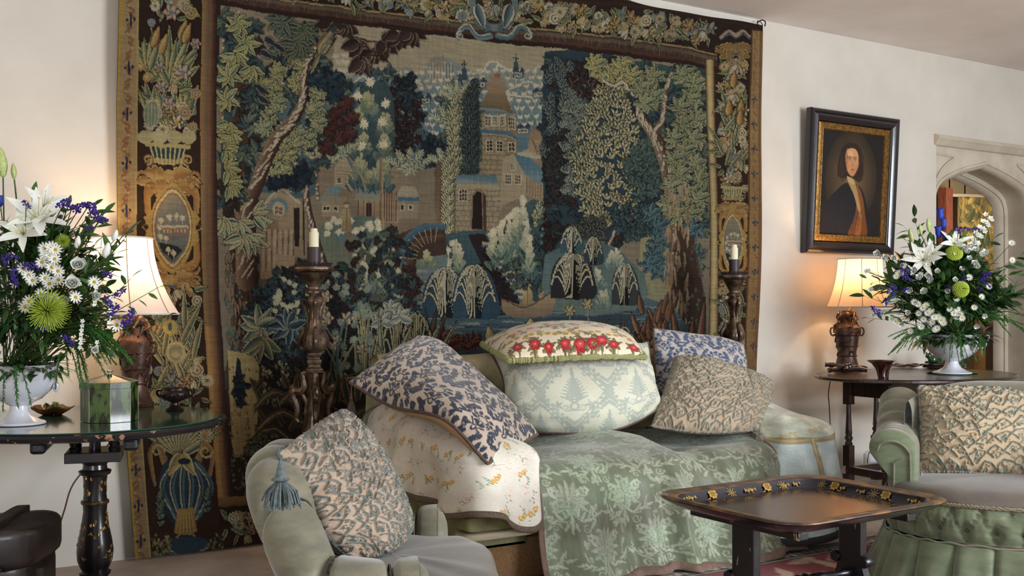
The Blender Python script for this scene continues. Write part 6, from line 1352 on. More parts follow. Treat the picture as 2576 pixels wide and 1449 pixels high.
# ================================================================ lamps, candlesticks, portrait and small things
bronze = M('dark_bronze', (100, 70, 54), .40, .35, c2=(58, 40, 36), nscale=18, bump=.4, bscale=60)
def lampshade_mat(name, c, st):
    m = M(name, c, .8); nt = m.node_tree; b = nt.nodes['Principled BSDF']; tr = nt.nodes.new('ShaderNodeBsdfTranslucent'); tr.inputs[0].default_value = srgb(c); mx = nt.nodes.new('ShaderNodeMixShader'); mx.inputs[0].default_value = st
    nt.links.new(b.outputs[0], mx.inputs[1]); nt.links.new(tr.outputs[0], mx.inputs[2]); nt.links.new(mx.outputs[0], nt.nodes['Material Output'].inputs[0]); return m
def lamp(label, base, H, rb, shc, ztop, zbot, rt, rbm, mat, power, col, seed, lobes=8, ldir=(0, 0)):
    t = thing('table_lamp', label, 'lamp', base, 'bronze vase lamps'); x, y, z = base; rr = random.Random(seed)
    pr = [(rb*1.25, 0), (rb*1.3, .012), (rb*1.15, .02), (rb*.95, .05), (rb*.82, .09*H/.4), (rb*.8, .13*H/.4), (rb*.92, .16*H/.4), (rb*1.0, .22*H/.4), (rb*1.1, .27*H/.4), (rb*1.12, .285*H/.4), (rb*.95, .30*H/.4), (rb*.62, .32*H/.4), (rb*.5, .36*H/.4), (rb*.45, H)]
    MB().lathe(pr, base, 28, lob=lambda a, r, zz: r*(1+.04*math.sin(3*a+40*zz)*math.sin(50*zz))).make('vase_body', bronze, t)
    for zz, q in ((.10, .9), (.165, 1.0), (.235, 1.06)): MB().lathe([(rb*q*.95, -.004), (rb*q*1.04, 0), (rb*q*.95, .004)], (x, y, z+zz*H/.4), 28).make('band', bronze, t)
    mb = MB()
    for k in range(26):       # applied branches and figures winding round the neck
        a = rr.uniform(0, 6.28); h0 = rr.uniform(.06, .36)*H/.4; pts = []
        for s in range(5): hh = h0+s*.016*rr.uniform(.2, 1.2); r = np.interp(hh, [p[1] for p in pr], [p[0] for p in pr])+.004+(.012 if hh > .29*H/.4 else 0)*rr.random(); pts.append((x+r*math.cos(a+s*.2), y+r*math.sin(a+s*.2), z+hh))
        mb.tube(pts, .005, 5, r2=.003, sm=3)
    mb.make('applied_vine', bronze, t)
    for s in (-1, 1):
        h = .27*H/.4; pts = [(x+s*RX*q, y+s*RY*q, z+hh) for q, hh in ((rb*1.05, h-.03), (rb*1.35, h-.035), (rb*1.5, h-.01), (rb*1.4, h+.015), (rb*1.1, h+.02), (rb*.8, h+.06), (rb*.95, h+.09))]; MB().tube(pts, .007, 7, r2=.004, sm=4).make('branch_handle', bronze, t)
    mb = MB()
    for k in range(5): a = k*1.3; mb.ball((x+rb*.55*math.cos(a), y+rb*.55*math.sin(a), z+(.33+.012*k)*H/.4), (.02, .02, .026), 8, 6); mb.tube([(x+rb*.5*math.cos(a), y+rb*.5*math.sin(a), z+.33*H/.4), (x+rb*1.0*math.cos(a+.5), y+rb*1.0*math.sin(a+.5), z+.35*H/.4), (x+rb*.7*math.cos(a+1), y+rb*.7*math.sin(a+1), z+.385*H/.4)], .006, 6, sm=3)
    mb.make('figure_group', bronze, t)
    sx, sy = shc; n = 96; R = []
    for v in np.linspace(0, 1, 22):
        r = rt+(rbm-rt)*(v**2.1*.85+v*.15); zz = ztop+(zbot-ztop)*v
        R.append([(sx+r*(1-.012*abs(math.sin(lobes*a/2))**.6*0-.022*(1-abs(math.sin(lobes*a/2)))**3)*math.cos(a), sy+r*(1-.022*(1-abs(math.sin(lobes*a/2)))**3)*math.sin(a), zz-.004*math.cos(lobes*a)*v) for a in np.linspace(0, 2*PI, n+1)[:-1]])
    sh = sheet('lampshade', np.array(R), mat, t, cu=True)
    tape_m = M('shade_trim', (226, 214, 200), .8)
    for v, r in ((0, rt), (1, rbm)): MB().tube([(sx+r*math.cos(a), sy+r*math.sin(a), (ztop if v == 0 else zbot)) for a in np.linspace(0, 2*PI, 60)], .0045, 6).make('shade_trim', tape_m, sh)
    for k in range(lobes):
        a = 2*PI*k/lobes; MB().tube([(sx+(rt+(rbm-rt)*(v**2.1*.85+v*.15))*.984*math.cos(a), sy+(rt+(rbm-rt)*(v**2.1*.85+v*.15))*.984*math.sin(a), ztop+(zbot-ztop)*v) for v in np.linspace(0, 1, 12)], .0022, 5).make('shade_seam', M('seam_tape', (176, 156, 140), .9), sh)
    MB().lathe([(.012, -.06), (.014, 0), (.01, .03)], (sx, sy, zbot+.12), 12).make('bulb_holder', M('brass', (170, 130, 70), .3, .9), t); MB().tube([(x, y, z+H-.02), (sx, sy, zbot+.08)], .006, 8).make('stem', MATS['brass'], t)
    bu = MB().ball((sx, sy, zbot+.17), (.028, .028, .036), 14, 10).make('light_bulb', M('lit_bulb', (255, 220, 170), .5, emit=((255, 196, 120), 14)), t)
    l = bpy.data.lights.new('lamp_light', 'POINT'); l.energy = power; l.color = col; l.shadow_soft_size = .05; o = bpy.data.objects.new('lamp_light', l); COL.objects.link(o); o.location = (sx, sy, zbot+.225)
    l.shadow_soft_size = .03
    return t
b1 = on_z(341, 1021, TZ); b1 = (b1[0], b1[1], TZ); s1 = at_d(303, 700, 4.54)
lamp('bronze vase lamp with a white bell shade beside the left flowers', b1, .40, .062, s1[:2], 1.478, 1.146, .134, .245, lampshade_mat('white_silk_shade', (244, 232, 222), .34), 8.5, (1, .70, .42), 3)
b2 = on_z(2161, 935, OZ); b2 = (b2[0], b2[1]+.1, OZ); s2 = at_d(2163, 700, math.hypot(0, 1)*((b2[0])*FX+(b2[1]+CD)*FY))
dl2 = b2[0]*FX+(b2[1]+CD)*FY
lamp('bronze vase lamp with a peach pleated shade under the portrait', b2, .405, .075, s2[:2], EYE+(770-652)*dl2/2600, EYE+(770-770)*dl2/2600-.005, .142, .218, lampshade_mat('peach_silk_shade', (244, 214, 180), .32), 10, (1, .70, .42), 5)
# ---- candlesticks
giltw = M('worn_silver_gilt_wood', (124, 104, 84), .34, .7, c2=(58, 46, 40), nscale=24, bump=.5, bscale=70, coat=.15); wax = M('candle_wax', (232, 224, 196), .5); wax.node_tree.nodes['Principled BSDF'].inputs['Subsurface Weight'].default_value = .3; tin = M('dull_pewter', (62, 54, 56), .5, .4)
def candlestick(label, clabel, c, seed):
    x, y = c; t = thing('floor_candlestick', label, 'candlestick', (x, y, 0), 'carved floor candlesticks'); rr = random.Random(seed)
    hx = lambda a, r, z: r*(1+.05*math.cos(6*a))
    MB().lathe([(.05, 1.338), (.088, 1.343), (.094, 1.352), (.092, 1.363), (.075, 1.372), (.03, 1.372)], (x, y, 0), 36, lob=hx).make('drip_pan', giltw, t)
    mb = MB()
    for k in range(30): a = k*2*PI/30; mb.bar((x+.075*math.cos(a), y+.075*math.sin(a), 1.368), (x+.088*math.cos(a), y+.088*math.sin(a), 1.384), .010, .003)
    mb.make('fluted_rim', tin, t)
    MB().lathe([(.03, 1.37), (.031, 1.455), (.026, 1.458)], (x, y, 0), 20).make('candle_socket', tin, t)
    MB().lathe([(.0, 1.255), (.028, 1.26), (.026, 1.27), (.034, 1.285), (.05, 1.32), (.062, 1.338), (0, 1.34)], (x, y, 0), 24, lob=lambda a, r, z: r*(1+.10*abs(math.cos(4*a)))).make('acanthus_cup', giltw, t)
    MB().lathe([(.026, 1.235), (.040, 1.24), (.042, 1.25), (.036, 1.258), (.026, 1.262)], (x, y, 0), 20, lob=lambda a, r, z: r*(1+.05*math.cos(10*a))).make('bead_ring', giltw, t)
    sh_ = [(.030, .965), (.048, .97), (.060, .985), (.062, 1.01), (.052, 1.045), (.034, 1.08), (.026, 1.12), (.024, 1.155), (.030, 1.18), (.040, 1.20), (.038, 1.215), (.026, 1.228), (.024, 1.238)]
    MB().lathe(sh_, (x, y, 0), 30, lob=lambda a, r, z: r*(1+.14*math.cos(3*a+.5))).make('baluster_shaft', giltw, t)
    for k in range(3):
        a = k*2*PI/3+.3; ca, sa = math.cos(a), math.sin(a); P_ = lambda r, z: (x+r*ca, y+r*sa, z)
        MB().tube([P_(.05, .975), P_(.068, .99), P_(.072, 1.02), P_(.056, 1.05), P_(.05, 1.07), P_(.06, 1.085)], .010, 7, sm=4, rad=lambda q: .006+.009*math.sin(PI*q)).make('leaf_scroll', giltw, t)
        MB().tube([P_(.03, 1.19), P_(.045, 1.212), P_(.054, 1.195), P_(.042, 1.17), P_(.030, 1.12), P_(.034, 1.06)], .007, 7, sm=4, rad=lambda q: .005+.005*math.sin(PI*q)).make('leaf_scroll', giltw, t)
        MB().tube([P_(.03, .862), P_(.052, .86), P_(.05, .83), P_(.045, .80), P_(.065, .775), P_(.095, .775), P_(.10, .75), P_(.085, .715), P_(.08, .68), P_(.088, .65), P_(.075, .63)], .016, 8, sm=5, rad=lambda q: .010+.012*math.sin(PI*q)).make('scroll_bracket', giltw, t)
        MB().tube([P_(.06, .77), P_(.035, .72), P_(.04, .68), P_(.03, .64)], .011, 7, sm=4).make('garland', giltw, t)
        MB().tube([P_(.09, .775), P_(.112, .80), P_(.118, .775), P_(.105, .75)], .010, 7, sm=4).make('volute', giltw, t)
        b_ = a+PI/3; MB().tube([(x+r*math.cos(b_), y+r*math.sin(b_), z) for r, z in ((.05, .42), (.09, .33), (.12, .22), (.13, .12), (.16, .06), (.17, .03))], .03, 8, sm=4, r2=.022).make('foot', giltw, t)
    MB().lathe([(.034, .862), (.054, .866), (.056, .885), (.044, .892), (.040, .902), (.046, .91), (.048, .925), (.036, .932), (.036, .938), (.044, .944), (.046, .958), (.034, .968)], (x, y, 0), 4, ax=Matrix.Rotation(.5, 3, 'Z')).make('square_knop', giltw, t, bevel=.003)
    MB().lathe([(.03, .36), (.055, .40), (.06, .46), (.05, .54), (.058, .60), (.04, .68), (.03, .76), (.03, .82), (.04, .865)], (x, y, 0), 24, lob=lambda a, r, z: r*(1+.12*math.cos(3*a))).make('lower_shaft', giltw, t)
    for k in range(7): MB().tube([(x+.05*math.cos(q), y+.05*math.sin(q), .36+.015*k) for q in (k*.9, k*.9+.35)], .012, 6, r2=.006).make('shell_rib', giltw, t)
    cx_ = thing('candle', clabel, 'candle', (x, y, 1.40), 'candles on the floor candlesticks'); MB().lathe([(.022, 1.40), (.0225, 1.525), (.017, 1.532), (.016, 1.545), (.010, 1.548), (0, 1.546)], (x, y, 0), 20).make('wax_column', wax, cx_)
candlestick('tall carved wooden candlestick standing left of the sofa before the tapestry', 'unlit cream candle in the candlestick left of the sofa', campos((790-1288)/2600*4.88, 4.88), 1)
candlestick('carved wooden candlestick standing behind the right end of the sofa', 'unlit cream candle in the candlestick at the tapestry right border', campos((1847-1288)/2600*6.17, 6.17), 2)
# ---- portrait
W_, H_ = 190, 250; pc = Cv(W_, H_, (52, 42, 34), seed=5); yy, xx = np.mgrid[0:H_, 0:W_]
d = np.hypot((xx-92)/78, (yy-110)/112); g = np.clip(1.25-d, 0, 1)[..., None]; pc.C[:] = np.array((34, 30, 28))/255*(1-g)+np.array((100, 82, 60))/255*g; pc.C[(d > 1.0)] = np.array((36, 34, 34))/255
P = pc.poly
P([(60, 40), (80, 26), (104, 28), (120, 44), (126, 72), (128, 100), (116, 118), (100, 112), (72, 112), (52, 108), (50, 86), (54, 60)], (50, 38, 32), sm=4)
P([(20, 250), (14, 214), (26, 168), (52, 140), (74, 124), (110, 124), (132, 146), (150, 200), (160, 250)], (34, 34, 40), sm=3)
P([(108, 120), (128, 150), (140, 200), (146, 250), (90, 250), (104, 210), (112, 170)], (126, 80, 46), (110, 64, 36), sm=3); P([(120, 160), (128, 200), (126, 250), (110, 250), (118, 200)], (150, 96, 56), sm=2)
P([(78, 108), (92, 112), (104, 120), (118, 160), (128, 204), (118, 190), (102, 150), (86, 126)], (160, 136, 92), sm=3); P([(78, 106), (98, 111), (104, 124), (92, 124), (82, 118)], (182, 156, 110), sm=2)
P([(76, 42), (92, 38), (106, 44), (112, 62), (112, 80), (104, 98), (96, 106), (86, 102), (78, 90), (73, 72), (72, 56)], (204, 156, 112), (190, 138, 98), sm=4)
P([(73, 60), (78, 48), (80, 92), (86, 102), (78, 92)], (160, 112, 80), sm=2); pc.ell(86, 52, 9, 7, (218, 174, 130)); pc.ell(82, 82, 5, 5, (200, 130, 100)); pc.ell(104, 82, 4, 5, (200, 132, 104))
for x in (84, 101):
    pc.line([(x-6, 62), (x, 59.5), (x+5, 61)], 1.6, (84, 58, 44)); pc.ell(x, 66, 4.2, 2.2, (216, 196, 170)); pc.ell(x, 66, 2, 2, (44, 34, 30)); pc.line([(x-5, 64.5), (x, 63.4), (x+5, 64.8)], 1, (96, 62, 46)); pc.line([(x-4, 69), (x+4, 69)], .8, (166, 118, 88))
pc.line([(92, 64), (93, 76), (97, 80), (92, 82)], 1.3, (160, 110, 80)); pc.line([(90, 89.5), (95, 88.4), (100, 89.6)], 1.9, (156, 74, 60)); pc.line([(91, 91.5), (99, 91.6)], 1.6, (180, 100, 80)); pc.line([(90, 97), (98, 97)], .9, (168, 120, 92))
for i in range(60): a = pc.r.uniform(0, 6.28); s = -1 if i % 2 else 1; x = 92+s*pc.r.uniform(22, 34); y = pc.r.uniform(50, 112); pc.line([(x, y), (x+pc.r.uniform(-4, 4), y+5), (x+pc.r.uniform(-4, 4), y+9)], 1.6, pc.j((60, 46, 38), 8))
for i in range(20): pc.line([(30+i*5, 150+i*2), (26+i*5, 240)], 1.2, pc.j((42, 40, 46), 5))
pc.C = pc.C.astype(np.float32); k = pc.C.copy(); k = (k+np.roll(k, 1, 0)+np.roll(k, -1, 0)+np.roll(k, 1, 1)+np.roll(k, -1, 1))/5; pc.C = k*np.array([.93, .92, .9], np.float32); fin(pc, .12, 3)
PL, PR, PB, PT = 5.35, 6.25, 1.545, 2.53; tilt = .055
pt = thing('framed_portrait', 'oil portrait of a person in a dark coat in a black and gilt frame', 'painting', ((PL+PR)/2, -.05, PB))
def fpt(x, z, o): f = (z-PB)/(PT-PB); return (x, -.035-tilt*f-o, z)
ebony = M('ebonised_moulding', (24, 22, 28), .25, c2=(34, 28, 30), nscale=10, coat=.5, bump=.1); giltf = M('old_gilt', (170, 130, 70), .38, .75, c2=(110, 78, 40), nscale=50, bump=.6, bscale=120)
def moulding(name, prof, mat):
    """mitred frame, each side a rail of its own"""
    cs = [(PL, PB), (PR, PB), (PR, PT), (PL, PT)]; inw = [(1, 1), (-1, 1), (-1, -1), (1, -1)]
    for k in range(4):
        a, b = k, (k+1) % 4; R = [[fpt(cs[q][0]+inw[q][0]*d, cs[q][1]+inw[q][1]*d, o) for d, o in prof] for q in (a, b)]; MB().grid(np.array(R)).make(name, mat, pt)
moulding('frame_rail', [(0, -.03), (0, .012), (.008, .024), (.022, .026), (.03, .018), (.036, .022), (.05, .03), (.07, .022), (.082, .008), (.086, -.02)], ebony)
moulding('gilt_slip', [(.086, -.005), (.088, .008), (.10, .012), (.125, .008), (.130, .010), (.134, .002), (.135, -.01)], giltf)
P = np.array([[fpt(x, z, -.004) for x in np.linspace(PL+.13, PR-.13, 190)] for z in np.linspace(PT-.13, PB+.13, 250)]); sheet('canvas', P, pat('oil_paint', .42, 0, .12, gain=.95), pt, pc)
P = np.array([[fpt(x, z, -.028) for x in (PL, PR)] for z in (PT, PB)]); sheet('backboard', P, lin_m, pt)
# ---- tortoiseshell caddy
tort = M('green_tortoiseshell', (74, 98, 44), .2, c2=(26, 30, 16), nscale=34, coat=.35, stretch=(1, 1, .35), lo=.44, hi=.54); ivs = M('silver_stringing', (190, 190, 170), .35, .3)
cb = on_z(262, 1062, TZ); cb = (cb[0]+.03, cb[1]+.06); kd = thing('tea_caddy', 'green tortoiseshell eight sided caddy with pyramid lid on the lacquer table', 'box', (cb[0], cb[1], TZ))
oc = []; az = math.atan2(RY, RX)
for k in range(8): a = az+PI/8+k*PI/4; oc.append((cb[0]+.105*math.cos(a)*1.0, cb[1]+.105*math.sin(a)))
h1, h2 = .128, .152
for nm, z0, z1 in (('body', 0, h1), ('lid', h1+.001, h2)):
    mb = MB(); mb.add([(x, y, TZ+z) for z in (z0, z1) for x, y in oc], [(i, (i+1) % 8, 8+(i+1) % 8, 8+i) for i in range(8)]+[tuple(range(8))[::-1]])
    if nm == 'lid': mb.add([(x, y, TZ+h2) for x, y in oc]+[(cb[0], cb[1], TZ+h2+.030)], [(i, (i+1) % 8, 8) for i in range(8)])
    else: mb.f.append(tuple(range(8, 16)))
    ob = mb.make(nm, tort, kd, smooth_=False)
    for i in range(8):
        if nm == 'body': MB().tube([(*oc[i], TZ+.001), (*oc[i], TZ+h1)], .0013, 4).make('stringing', ivs, ob)
        else: MB().tube([(*oc[i], TZ+h2), (*oc[(i+1) % 8], TZ+h2)], .0013, 4).make('stringing', ivs, ob); MB().tube([(*oc[i], TZ+h2), (cb[0], cb[1], TZ+h2+.03)], .001, 4).make('stringing', ivs, ob)
kn = MB().lathe([(.004, 0), (.004, .006), (.012, .010), (.013, .014), (0, .016)], (cb[0], cb[1], TZ+h2+.028), 14).make('knob', M('silver', (190, 186, 180), .25, .9), kd)
fdir = camvec(0, -1); MB().lathe([(0, 0), (.006, .001), (.006, .003), (0, .003)], (cb[0]+fdir[0]*.097, cb[1]+fdir[1]*.097, TZ+.105), 12, ax=Matrix.Rotation(az, 3, 'Z') @ Matrix.Rotation(PI/2, 3, 'X')).make('keyhole', M('dark_plate', (30, 26, 26), .4), kd)
# ---- leaf dish, censer, cup, roots, frogs
def leafdish(name, label, c, rx, ry, h, rot, mat, seed, green=0):
    t = thing(name, label, 'dish', c); R = []; A = np.linspace(0, 2*PI, 49)[:-1]
    for q, z in ((.02, .008), (.3, .008), (.5, .010), (.75, .018), (.95, h), (1.0, h+.003), (.96, h-.003), (.72, .012), (.45, .0), (.02, .0)):
        r = []
        for a in A: w_ = 1+.07*math.sin(9*a+seed)*q+.12*math.cos(a)**8*q; x, y = rx*q*w_*math.cos(a), ry*q*w_*math.sin(a); r.append((c[0]+x*math.cos(rot)-y*math.sin(rot), c[1]+x*math.sin(rot)+y*math.cos(rot), c[2]+z+.006*math.sin(5*a+seed)*q))
        R.append(r)
    sheet('dish_body', np.array(R), mat, t, cu=True)
    if green:
        m = M('green_leaf_glaze', (120, 140, 60), .3, coat=.5)
        for k in range(3):
            mb = MB(); a0 = k*2.1+.5
            for j in range(5): a = a0+(j-2)*.35; mb.tube([(c[0]+q*rx*.55*math.cos(a), c[1]+q*ry*.55*math.sin(a), c[2]+.014+.02*math.sin(PI*q)+.004*j) for q in (.2, .6, 1)], .008, 6, flat=.35, rad=lambda t: .010*math.sin(PI*(.1+.85*t)))
            mb.make('applied_leaf', m, t)
    return t
c = on_z(122, 1046, TZ); leafdish('leaf_dish', 'small brown glazed dish with green leaves beside the left urn foot', (c[0]+.02, c[1]+.04, TZ), .078, .055, .03, az, M('honey_glaze', (150, 100, 44), .2, c2=(104, 62, 26), coat=.7), 1, 1)
c = on_z(432, 1034, TZ); c = (c[0]+.02, c[1]+.03); cz_ = thing('bronze_censer', 'small dark bronze footed bowl with two handles on the lacquer table edge', 'bowl', (c[0], c[1], TZ)); dbz = M('black_bronze', (38, 28, 28), .32, .5, c2=(56, 40, 34), nscale=30, bump=.5, bscale=90)
MB().lathe([(.036, 0), (.038, .004), (.026, .012), (.014, .022), (.013, .032), (.03, .04), (.055, .052), (.062, .065), (.06, .078), (.052, .086), (.052, .094), (.056, .096), (.050, .096), (.044, .085), (.02, .06), (0, .055)], (c[0], c[1], TZ), 32).make('bowl', dbz, cz_)
for s in (-1, 1): MB().tube([(c[0]+s*RX*r, c[1]+s*RY*r, TZ+z) for r, z in ((.056, .086), (.074, .084), (.076, .07), (.064, .058), (.056, .06))], .005, 7, sm=4).make('handle', dbz, cz_)
for k in range(5): a = az+PI+k*.5+.5; MB().tube([(c[0]+.062*math.cos(a+q), c[1]+.062*math.sin(a+q), TZ+.066+.006*math.sin(q*20)) for q in np.linspace(-.18, .18, 7)], .003, 5).make('relief_scroll', dbz, cz_)
c = on_z(2232, 952, OZ); lb = M('carved_horn', (74, 40, 30), .3, c2=(44, 24, 20), nscale=20, coat=.5, bump=.5, bscale=40); cu_ = thing('carved_cup', 'flared carved brown cup on the oak table right of the lamp', 'cup', (c[0], c[1]+.03, OZ))
MB().lathe([(.028, 0), (.03, .006), (.026, .02), (.03, .05), (.052, .085), (.08, .105), (.078, .107), (.05, .088), (.02, .05), (0, .045)], (c[0], c[1]+.03, OZ), 36, lob=lambda a, r, z: r*(1+.08*math.sin(5*a+z*40)+.18*(z > .08)*math.cos(a-az-PI)**3)).make('cup_body', lb, cu_)
for k in range(7): a = k*.9; MB().tube([(c[0]+r*math.cos(a+z*5), c[1]+.03+r*math.sin(a+z*5), OZ+z) for r, z in ((.031, .01), (.034, .035), (.042, .06), (.06, .085))], .004, 6, sm=3).make('carved_stem', lb, cu_)
c = on_z(2282, 926, OZ); leafdish('leaf_dish', 'shallow brown leaf shaped dish behind the carved cup', (c[0]+.02, c[1]+.02, OZ), .105, .07, .022, az, lb, 4)
c = on_z(2132, 940, OZ); c = (c[0]+.02, c[1]+.03); ro = thing('root_carving', 'dark knotted root carving lying at the left end of the oak table', 'carving', (c[0], c[1], OZ)); rr = random.Random(6); rm = M('polished_root', (50, 30, 24), .25, c2=(30, 18, 16), nscale=30, coat=.6)
for k, (a, L, z0, z1) in enumerate(((2.9, .13, .03, .055), (3.3, .12, .02, .02), (.1, .14, .03, .03), (-.3, .13, .02, .022), (1.3, .08, .02, .02), (4.4, .06, .03, .02))):
    a += az; MB().tube([(c[0], c[1], OZ+z0), (c[0]+.5*L*math.cos(a), c[1]+.5*L*math.sin(a), OZ+(z0+z1)/2+.008), (c[0]+L*math.cos(a), c[1]+L*math.sin(a), OZ+z1)], .013, 8, sm=4, rad=lambda t: .012+.006*abs(math.sin(7*t+k))).make('root', rm, ro)
for k in range(5): MB().ball((c[0]+rr.uniform(-.04, .04), c[1]+rr.uniform(-.02, .02), OZ+.028+rr.uniform(0, .02)), (.022, .02, .024), 9, 7).make('burl', rm, ro)
c = on_z(2400, 926, OZ); c = (c[0]-.05, c[1]+.04); fg = thing('ceramic_frogs', 'green glazed frog ornament on a dark wooden stand behind the right urn', 'ornament', (c[0], c[1], OZ)); gg = M('green_glaze', (40, 84, 44), .15, c2=(20, 50, 30), nscale=18, coat=.8)
MB().lathe([(.15, 0), (.16, .008), (.15, .016), (.16, .026), (.14, .034), (0, .034)], (c[0], c[1], OZ), 40, lob=lambda a, r, z: r*(1-.35*abs(math.sin(a-az)))).make('wooden_stand', rm, fg)
for s in (-1, 1):
    bx, by = c[0]+s*RX*.075, c[1]+s*RY*.075; MB().ball((bx, by, OZ+.062), (.05, .036, .032), 14, 9).make('frog_body', gg, fg); MB().ball((bx+s*RX*.035, by+s*RY*.035, OZ+.085), (.026, .024, .02), 12, 8).make('frog_head', gg, fg)
    for q in (-1, 1): MB().tube([(bx-s*.01, by+q*.02, OZ+.06), (bx-s*.04, by+q*.04, OZ+.075), (bx-s*.02, by+q*.05, OZ+.04), (bx+s*.02, by+q*.05, OZ+.038)], .009, 7, sm=4).make('frog_leg', gg, fg); MB().ball((bx+s*RX*.04, by+s*RY*.04+q*.014, OZ+.104), .007, 8, 6).make('frog_eye', M('black_glaze', (20, 20, 20), .1), fg)
# ---- leather trunk
lea = M('old_black_leather', (62, 52, 50), .42, c2=(26, 22, 24), nscale=6, bump=.6, bscale=14, coat=.2); sl = M('worn_wooden_slat', (70, 58, 50), .6, c2=(46, 38, 34), nscale=20, bump=.4, stretch=(1, 6, 1))
fx_, fy_ = camvec(-.12, .99); To = campos((92-1288)/2600*3.30, 3.30); TT = lambda a, b, z: (To[0]-a*fy_+b*fx_*1-.0*z, To[1]+a*fx_+b*fy_, z)   # a leftwards, b away
tk = thing('leather_trunk', 'battered black leather trunk on the floor at the left edge', 'trunk', (To[0], To[1], 0))
def tbox(name, a0, a1, b0, b1, z0, z1, mat, n=18, bul=.012, e=.2):
    ca, cb_, cz2 = (a0+a1)/2, (b0+b1)/2, (z0+z1)/2; u = np.linspace(-PI, PI, 2*n)[None, :]; v = np.linspace(-PI/2, PI/2, n)[:, None]; pw = lambda a: np.sign(a)*np.abs(a)**e
    X, Y, Z = (a1-a0)/2*pw(np.cos(v))*pw(np.cos(u)), (b1-b0)/2*pw(np.cos(v))*pw(np.sin(u)), (z1-z0)/2*pw(np.sin(v))*np.ones_like(u)
    return sheet(name, np.array([[TT(ca+X[i, j], cb_+Y[i, j], cz2+Z[i, j]+bul*math.sin(X[i, j]*22+Y[i, j]*17)) for j in range(2*n)] for i in range(n)]), mat, tk)
tbox('trunk_body', .022, .72, -.0, .31, .03, .37, lea); tbox('trunk_lid', 0, .74, -.02, .33, .33, .475, lea, bul=.006, e=.3)
for a in (.12, .30, .50): tbox('slat', a, a+.045, -.01, .32, .455, .49, sl, 10, .002)
for b in (.0,): MB().tube([TT(-.004, b+.02, .05), TT(-.006, b+.02, .34)], .012, 6).make('corner_binding', lea, tk)
MB().lathe([(.0, 0), (.03, .0), (.034, .006), (.02, .012), (.012, .02), (0, .022)], TT(.10, -.02, .26), 16, ax=Matrix.Rotation(az, 3, 'Z') @ Matrix.Rotation(PI/2, 3, 'X')).make('iron_boss', iron, tk)
MB().tube([TT(.05, -.02, .20), TT(.05, -.04, .28), TT(.15, -.04, .29), TT(.15, -.02, .21)], .008, 7, sm=4).make('handle', lea, tk)
for k in range(8): MB().ball(TT(.02+k*.08, -.024, .345), .006, 6, 4).make('stud', iron, tk)
# ---- flex, sockets, paper
flex = M('brown_braided_flex', (92, 62, 44), .8)
f1 = [at_d(290, 1060, 4.5), at_d(262, 1130, 4.55), at_d(205, 1190, 4.5), at_d(178, 1230, 4.45), at_d(163, 1280, 4.4), at_d(150, 1320, 4.3)]
f1[0] = (b1[0], b1[1]+.05, TZ-.05)
tag(MB().tube(f1, .0035, 6, sm=8).make('lamp_flex', flex, None, o=f1[-1]), 'brown braided cord hanging from the round table down to the trunk', 'cord')
f2 = [(b2[0]-.02, b2[1]+.06, OZ+.22), at_d(2134, 890, 7.1), at_d(2105, 918, 7.05), at_d(2092, 945, 6.9), at_d(2084, 990, 6.95), at_d(2086, 1020, 6.98), at_d(2090, 1100, 7.0)]
tag(MB().tube(f2, .0035, 6, sm=8).make('lamp_flex', flex, None, o=f2[-1]), 'thin brown cord hanging down beside the left leg of the oak table', 'cord')
sk = thing('wall_socket', 'small white socket with a wire loop low on the wall behind the oak table', 'socket', on_y(2186, 1155, -.01)); q = on_y(2186, 1155, -.012); MB().box(q, (.085, .02, .085)).make('face_plate', M('white_plastic', (220, 218, 214), .4), sk, bevel=.004, smooth_=False); MB().tube([(q[0]-.03, q[1]-.01, q[2]-.03), (q[0]-.035, q[1]-.03, q[2]+.05), (q[0]+.02, q[1]-.03, q[2]+.06), (q[0]+.03, q[1]-.01, q[2]+.02)], .003, 5, sm=4).make('wire', iron, sk)
pp = at_d(2222, 1150, 6.9); pk = thing('paper_sheet', 'white printed sheet standing on the low stretcher under the oak table', 'paper', (pp[0], pp[1], pp[2]-.1)); sv = Cv(60, 80, (214, 212, 226), seed=2); sv.ell(34, 52, 12, 14, (150, 150, 160)); sv.ell(34, 52, 10, 12, (214, 212, 226)); sv.line([(30, 46), (38, 60)], 1.5, (150, 150, 160), sm=0)
for k in range(5): sv.line([(10, 12+k*5), (48, 12+k*5)], 1, (170, 170, 180), sm=0)
P = np.array([[(pp[0]+RX*(u-.5)*.17, pp[1]+RY*(u-.5)*.17, pp[2]-.10+.22*v) for u in np.linspace(0, 1, 60)] for v in np.linspace(1, 0, 80)]); sheet('page', P, pat('printed_paper', .8, 0, .02), pk, sv)
# ---- beyond the arch: post, hanging, cupboard
red = M('red_oak_post', (120, 64, 46), .6, c2=(92, 46, 34), nscale=8, stretch=(6, 6, 1), bump=.2)
q0, q1 = on_y(2383, 600, 1.75), on_y(2402, 600, 1.75); po = thing('timber_post', 'reddish timber post seen through the stone arch', 'post', ((q0[0]+q1[0])/2, 1.75, 0)); MB().box(((q0[0]+q1[0])/2-.03, 1.80, 1.2), (.10, .10, 2.4)).make('post_shaft', red, po, smooth_=False); MB().box(((q0[0]+q1[0])/2+.055, 1.83, 1.2), (.06, .08, 2.4)).make('door_edge', red, po, smooth_=False)
hg = Cv(150, 220, (96, 92, 64), seed=9); thick_ = [((164, 140, 78), (120, 106, 62)), ((176, 150, 84), (132, 112, 70)), ((96, 96, 66), (70, 74, 56)), ((112, 120, 130), (84, 92, 104))]
for i in range(420): x, y = hg.r.uniform(0, 150), hg.r.uniform(0, 220); c1, c2_ = thick_[3 if y < 22 and i % 2 else i % 3]; hg.leaf(x, y, -PI/2+hg.r.uniform(-.9, .9), 26, 8, hg.j(c1), c2_)
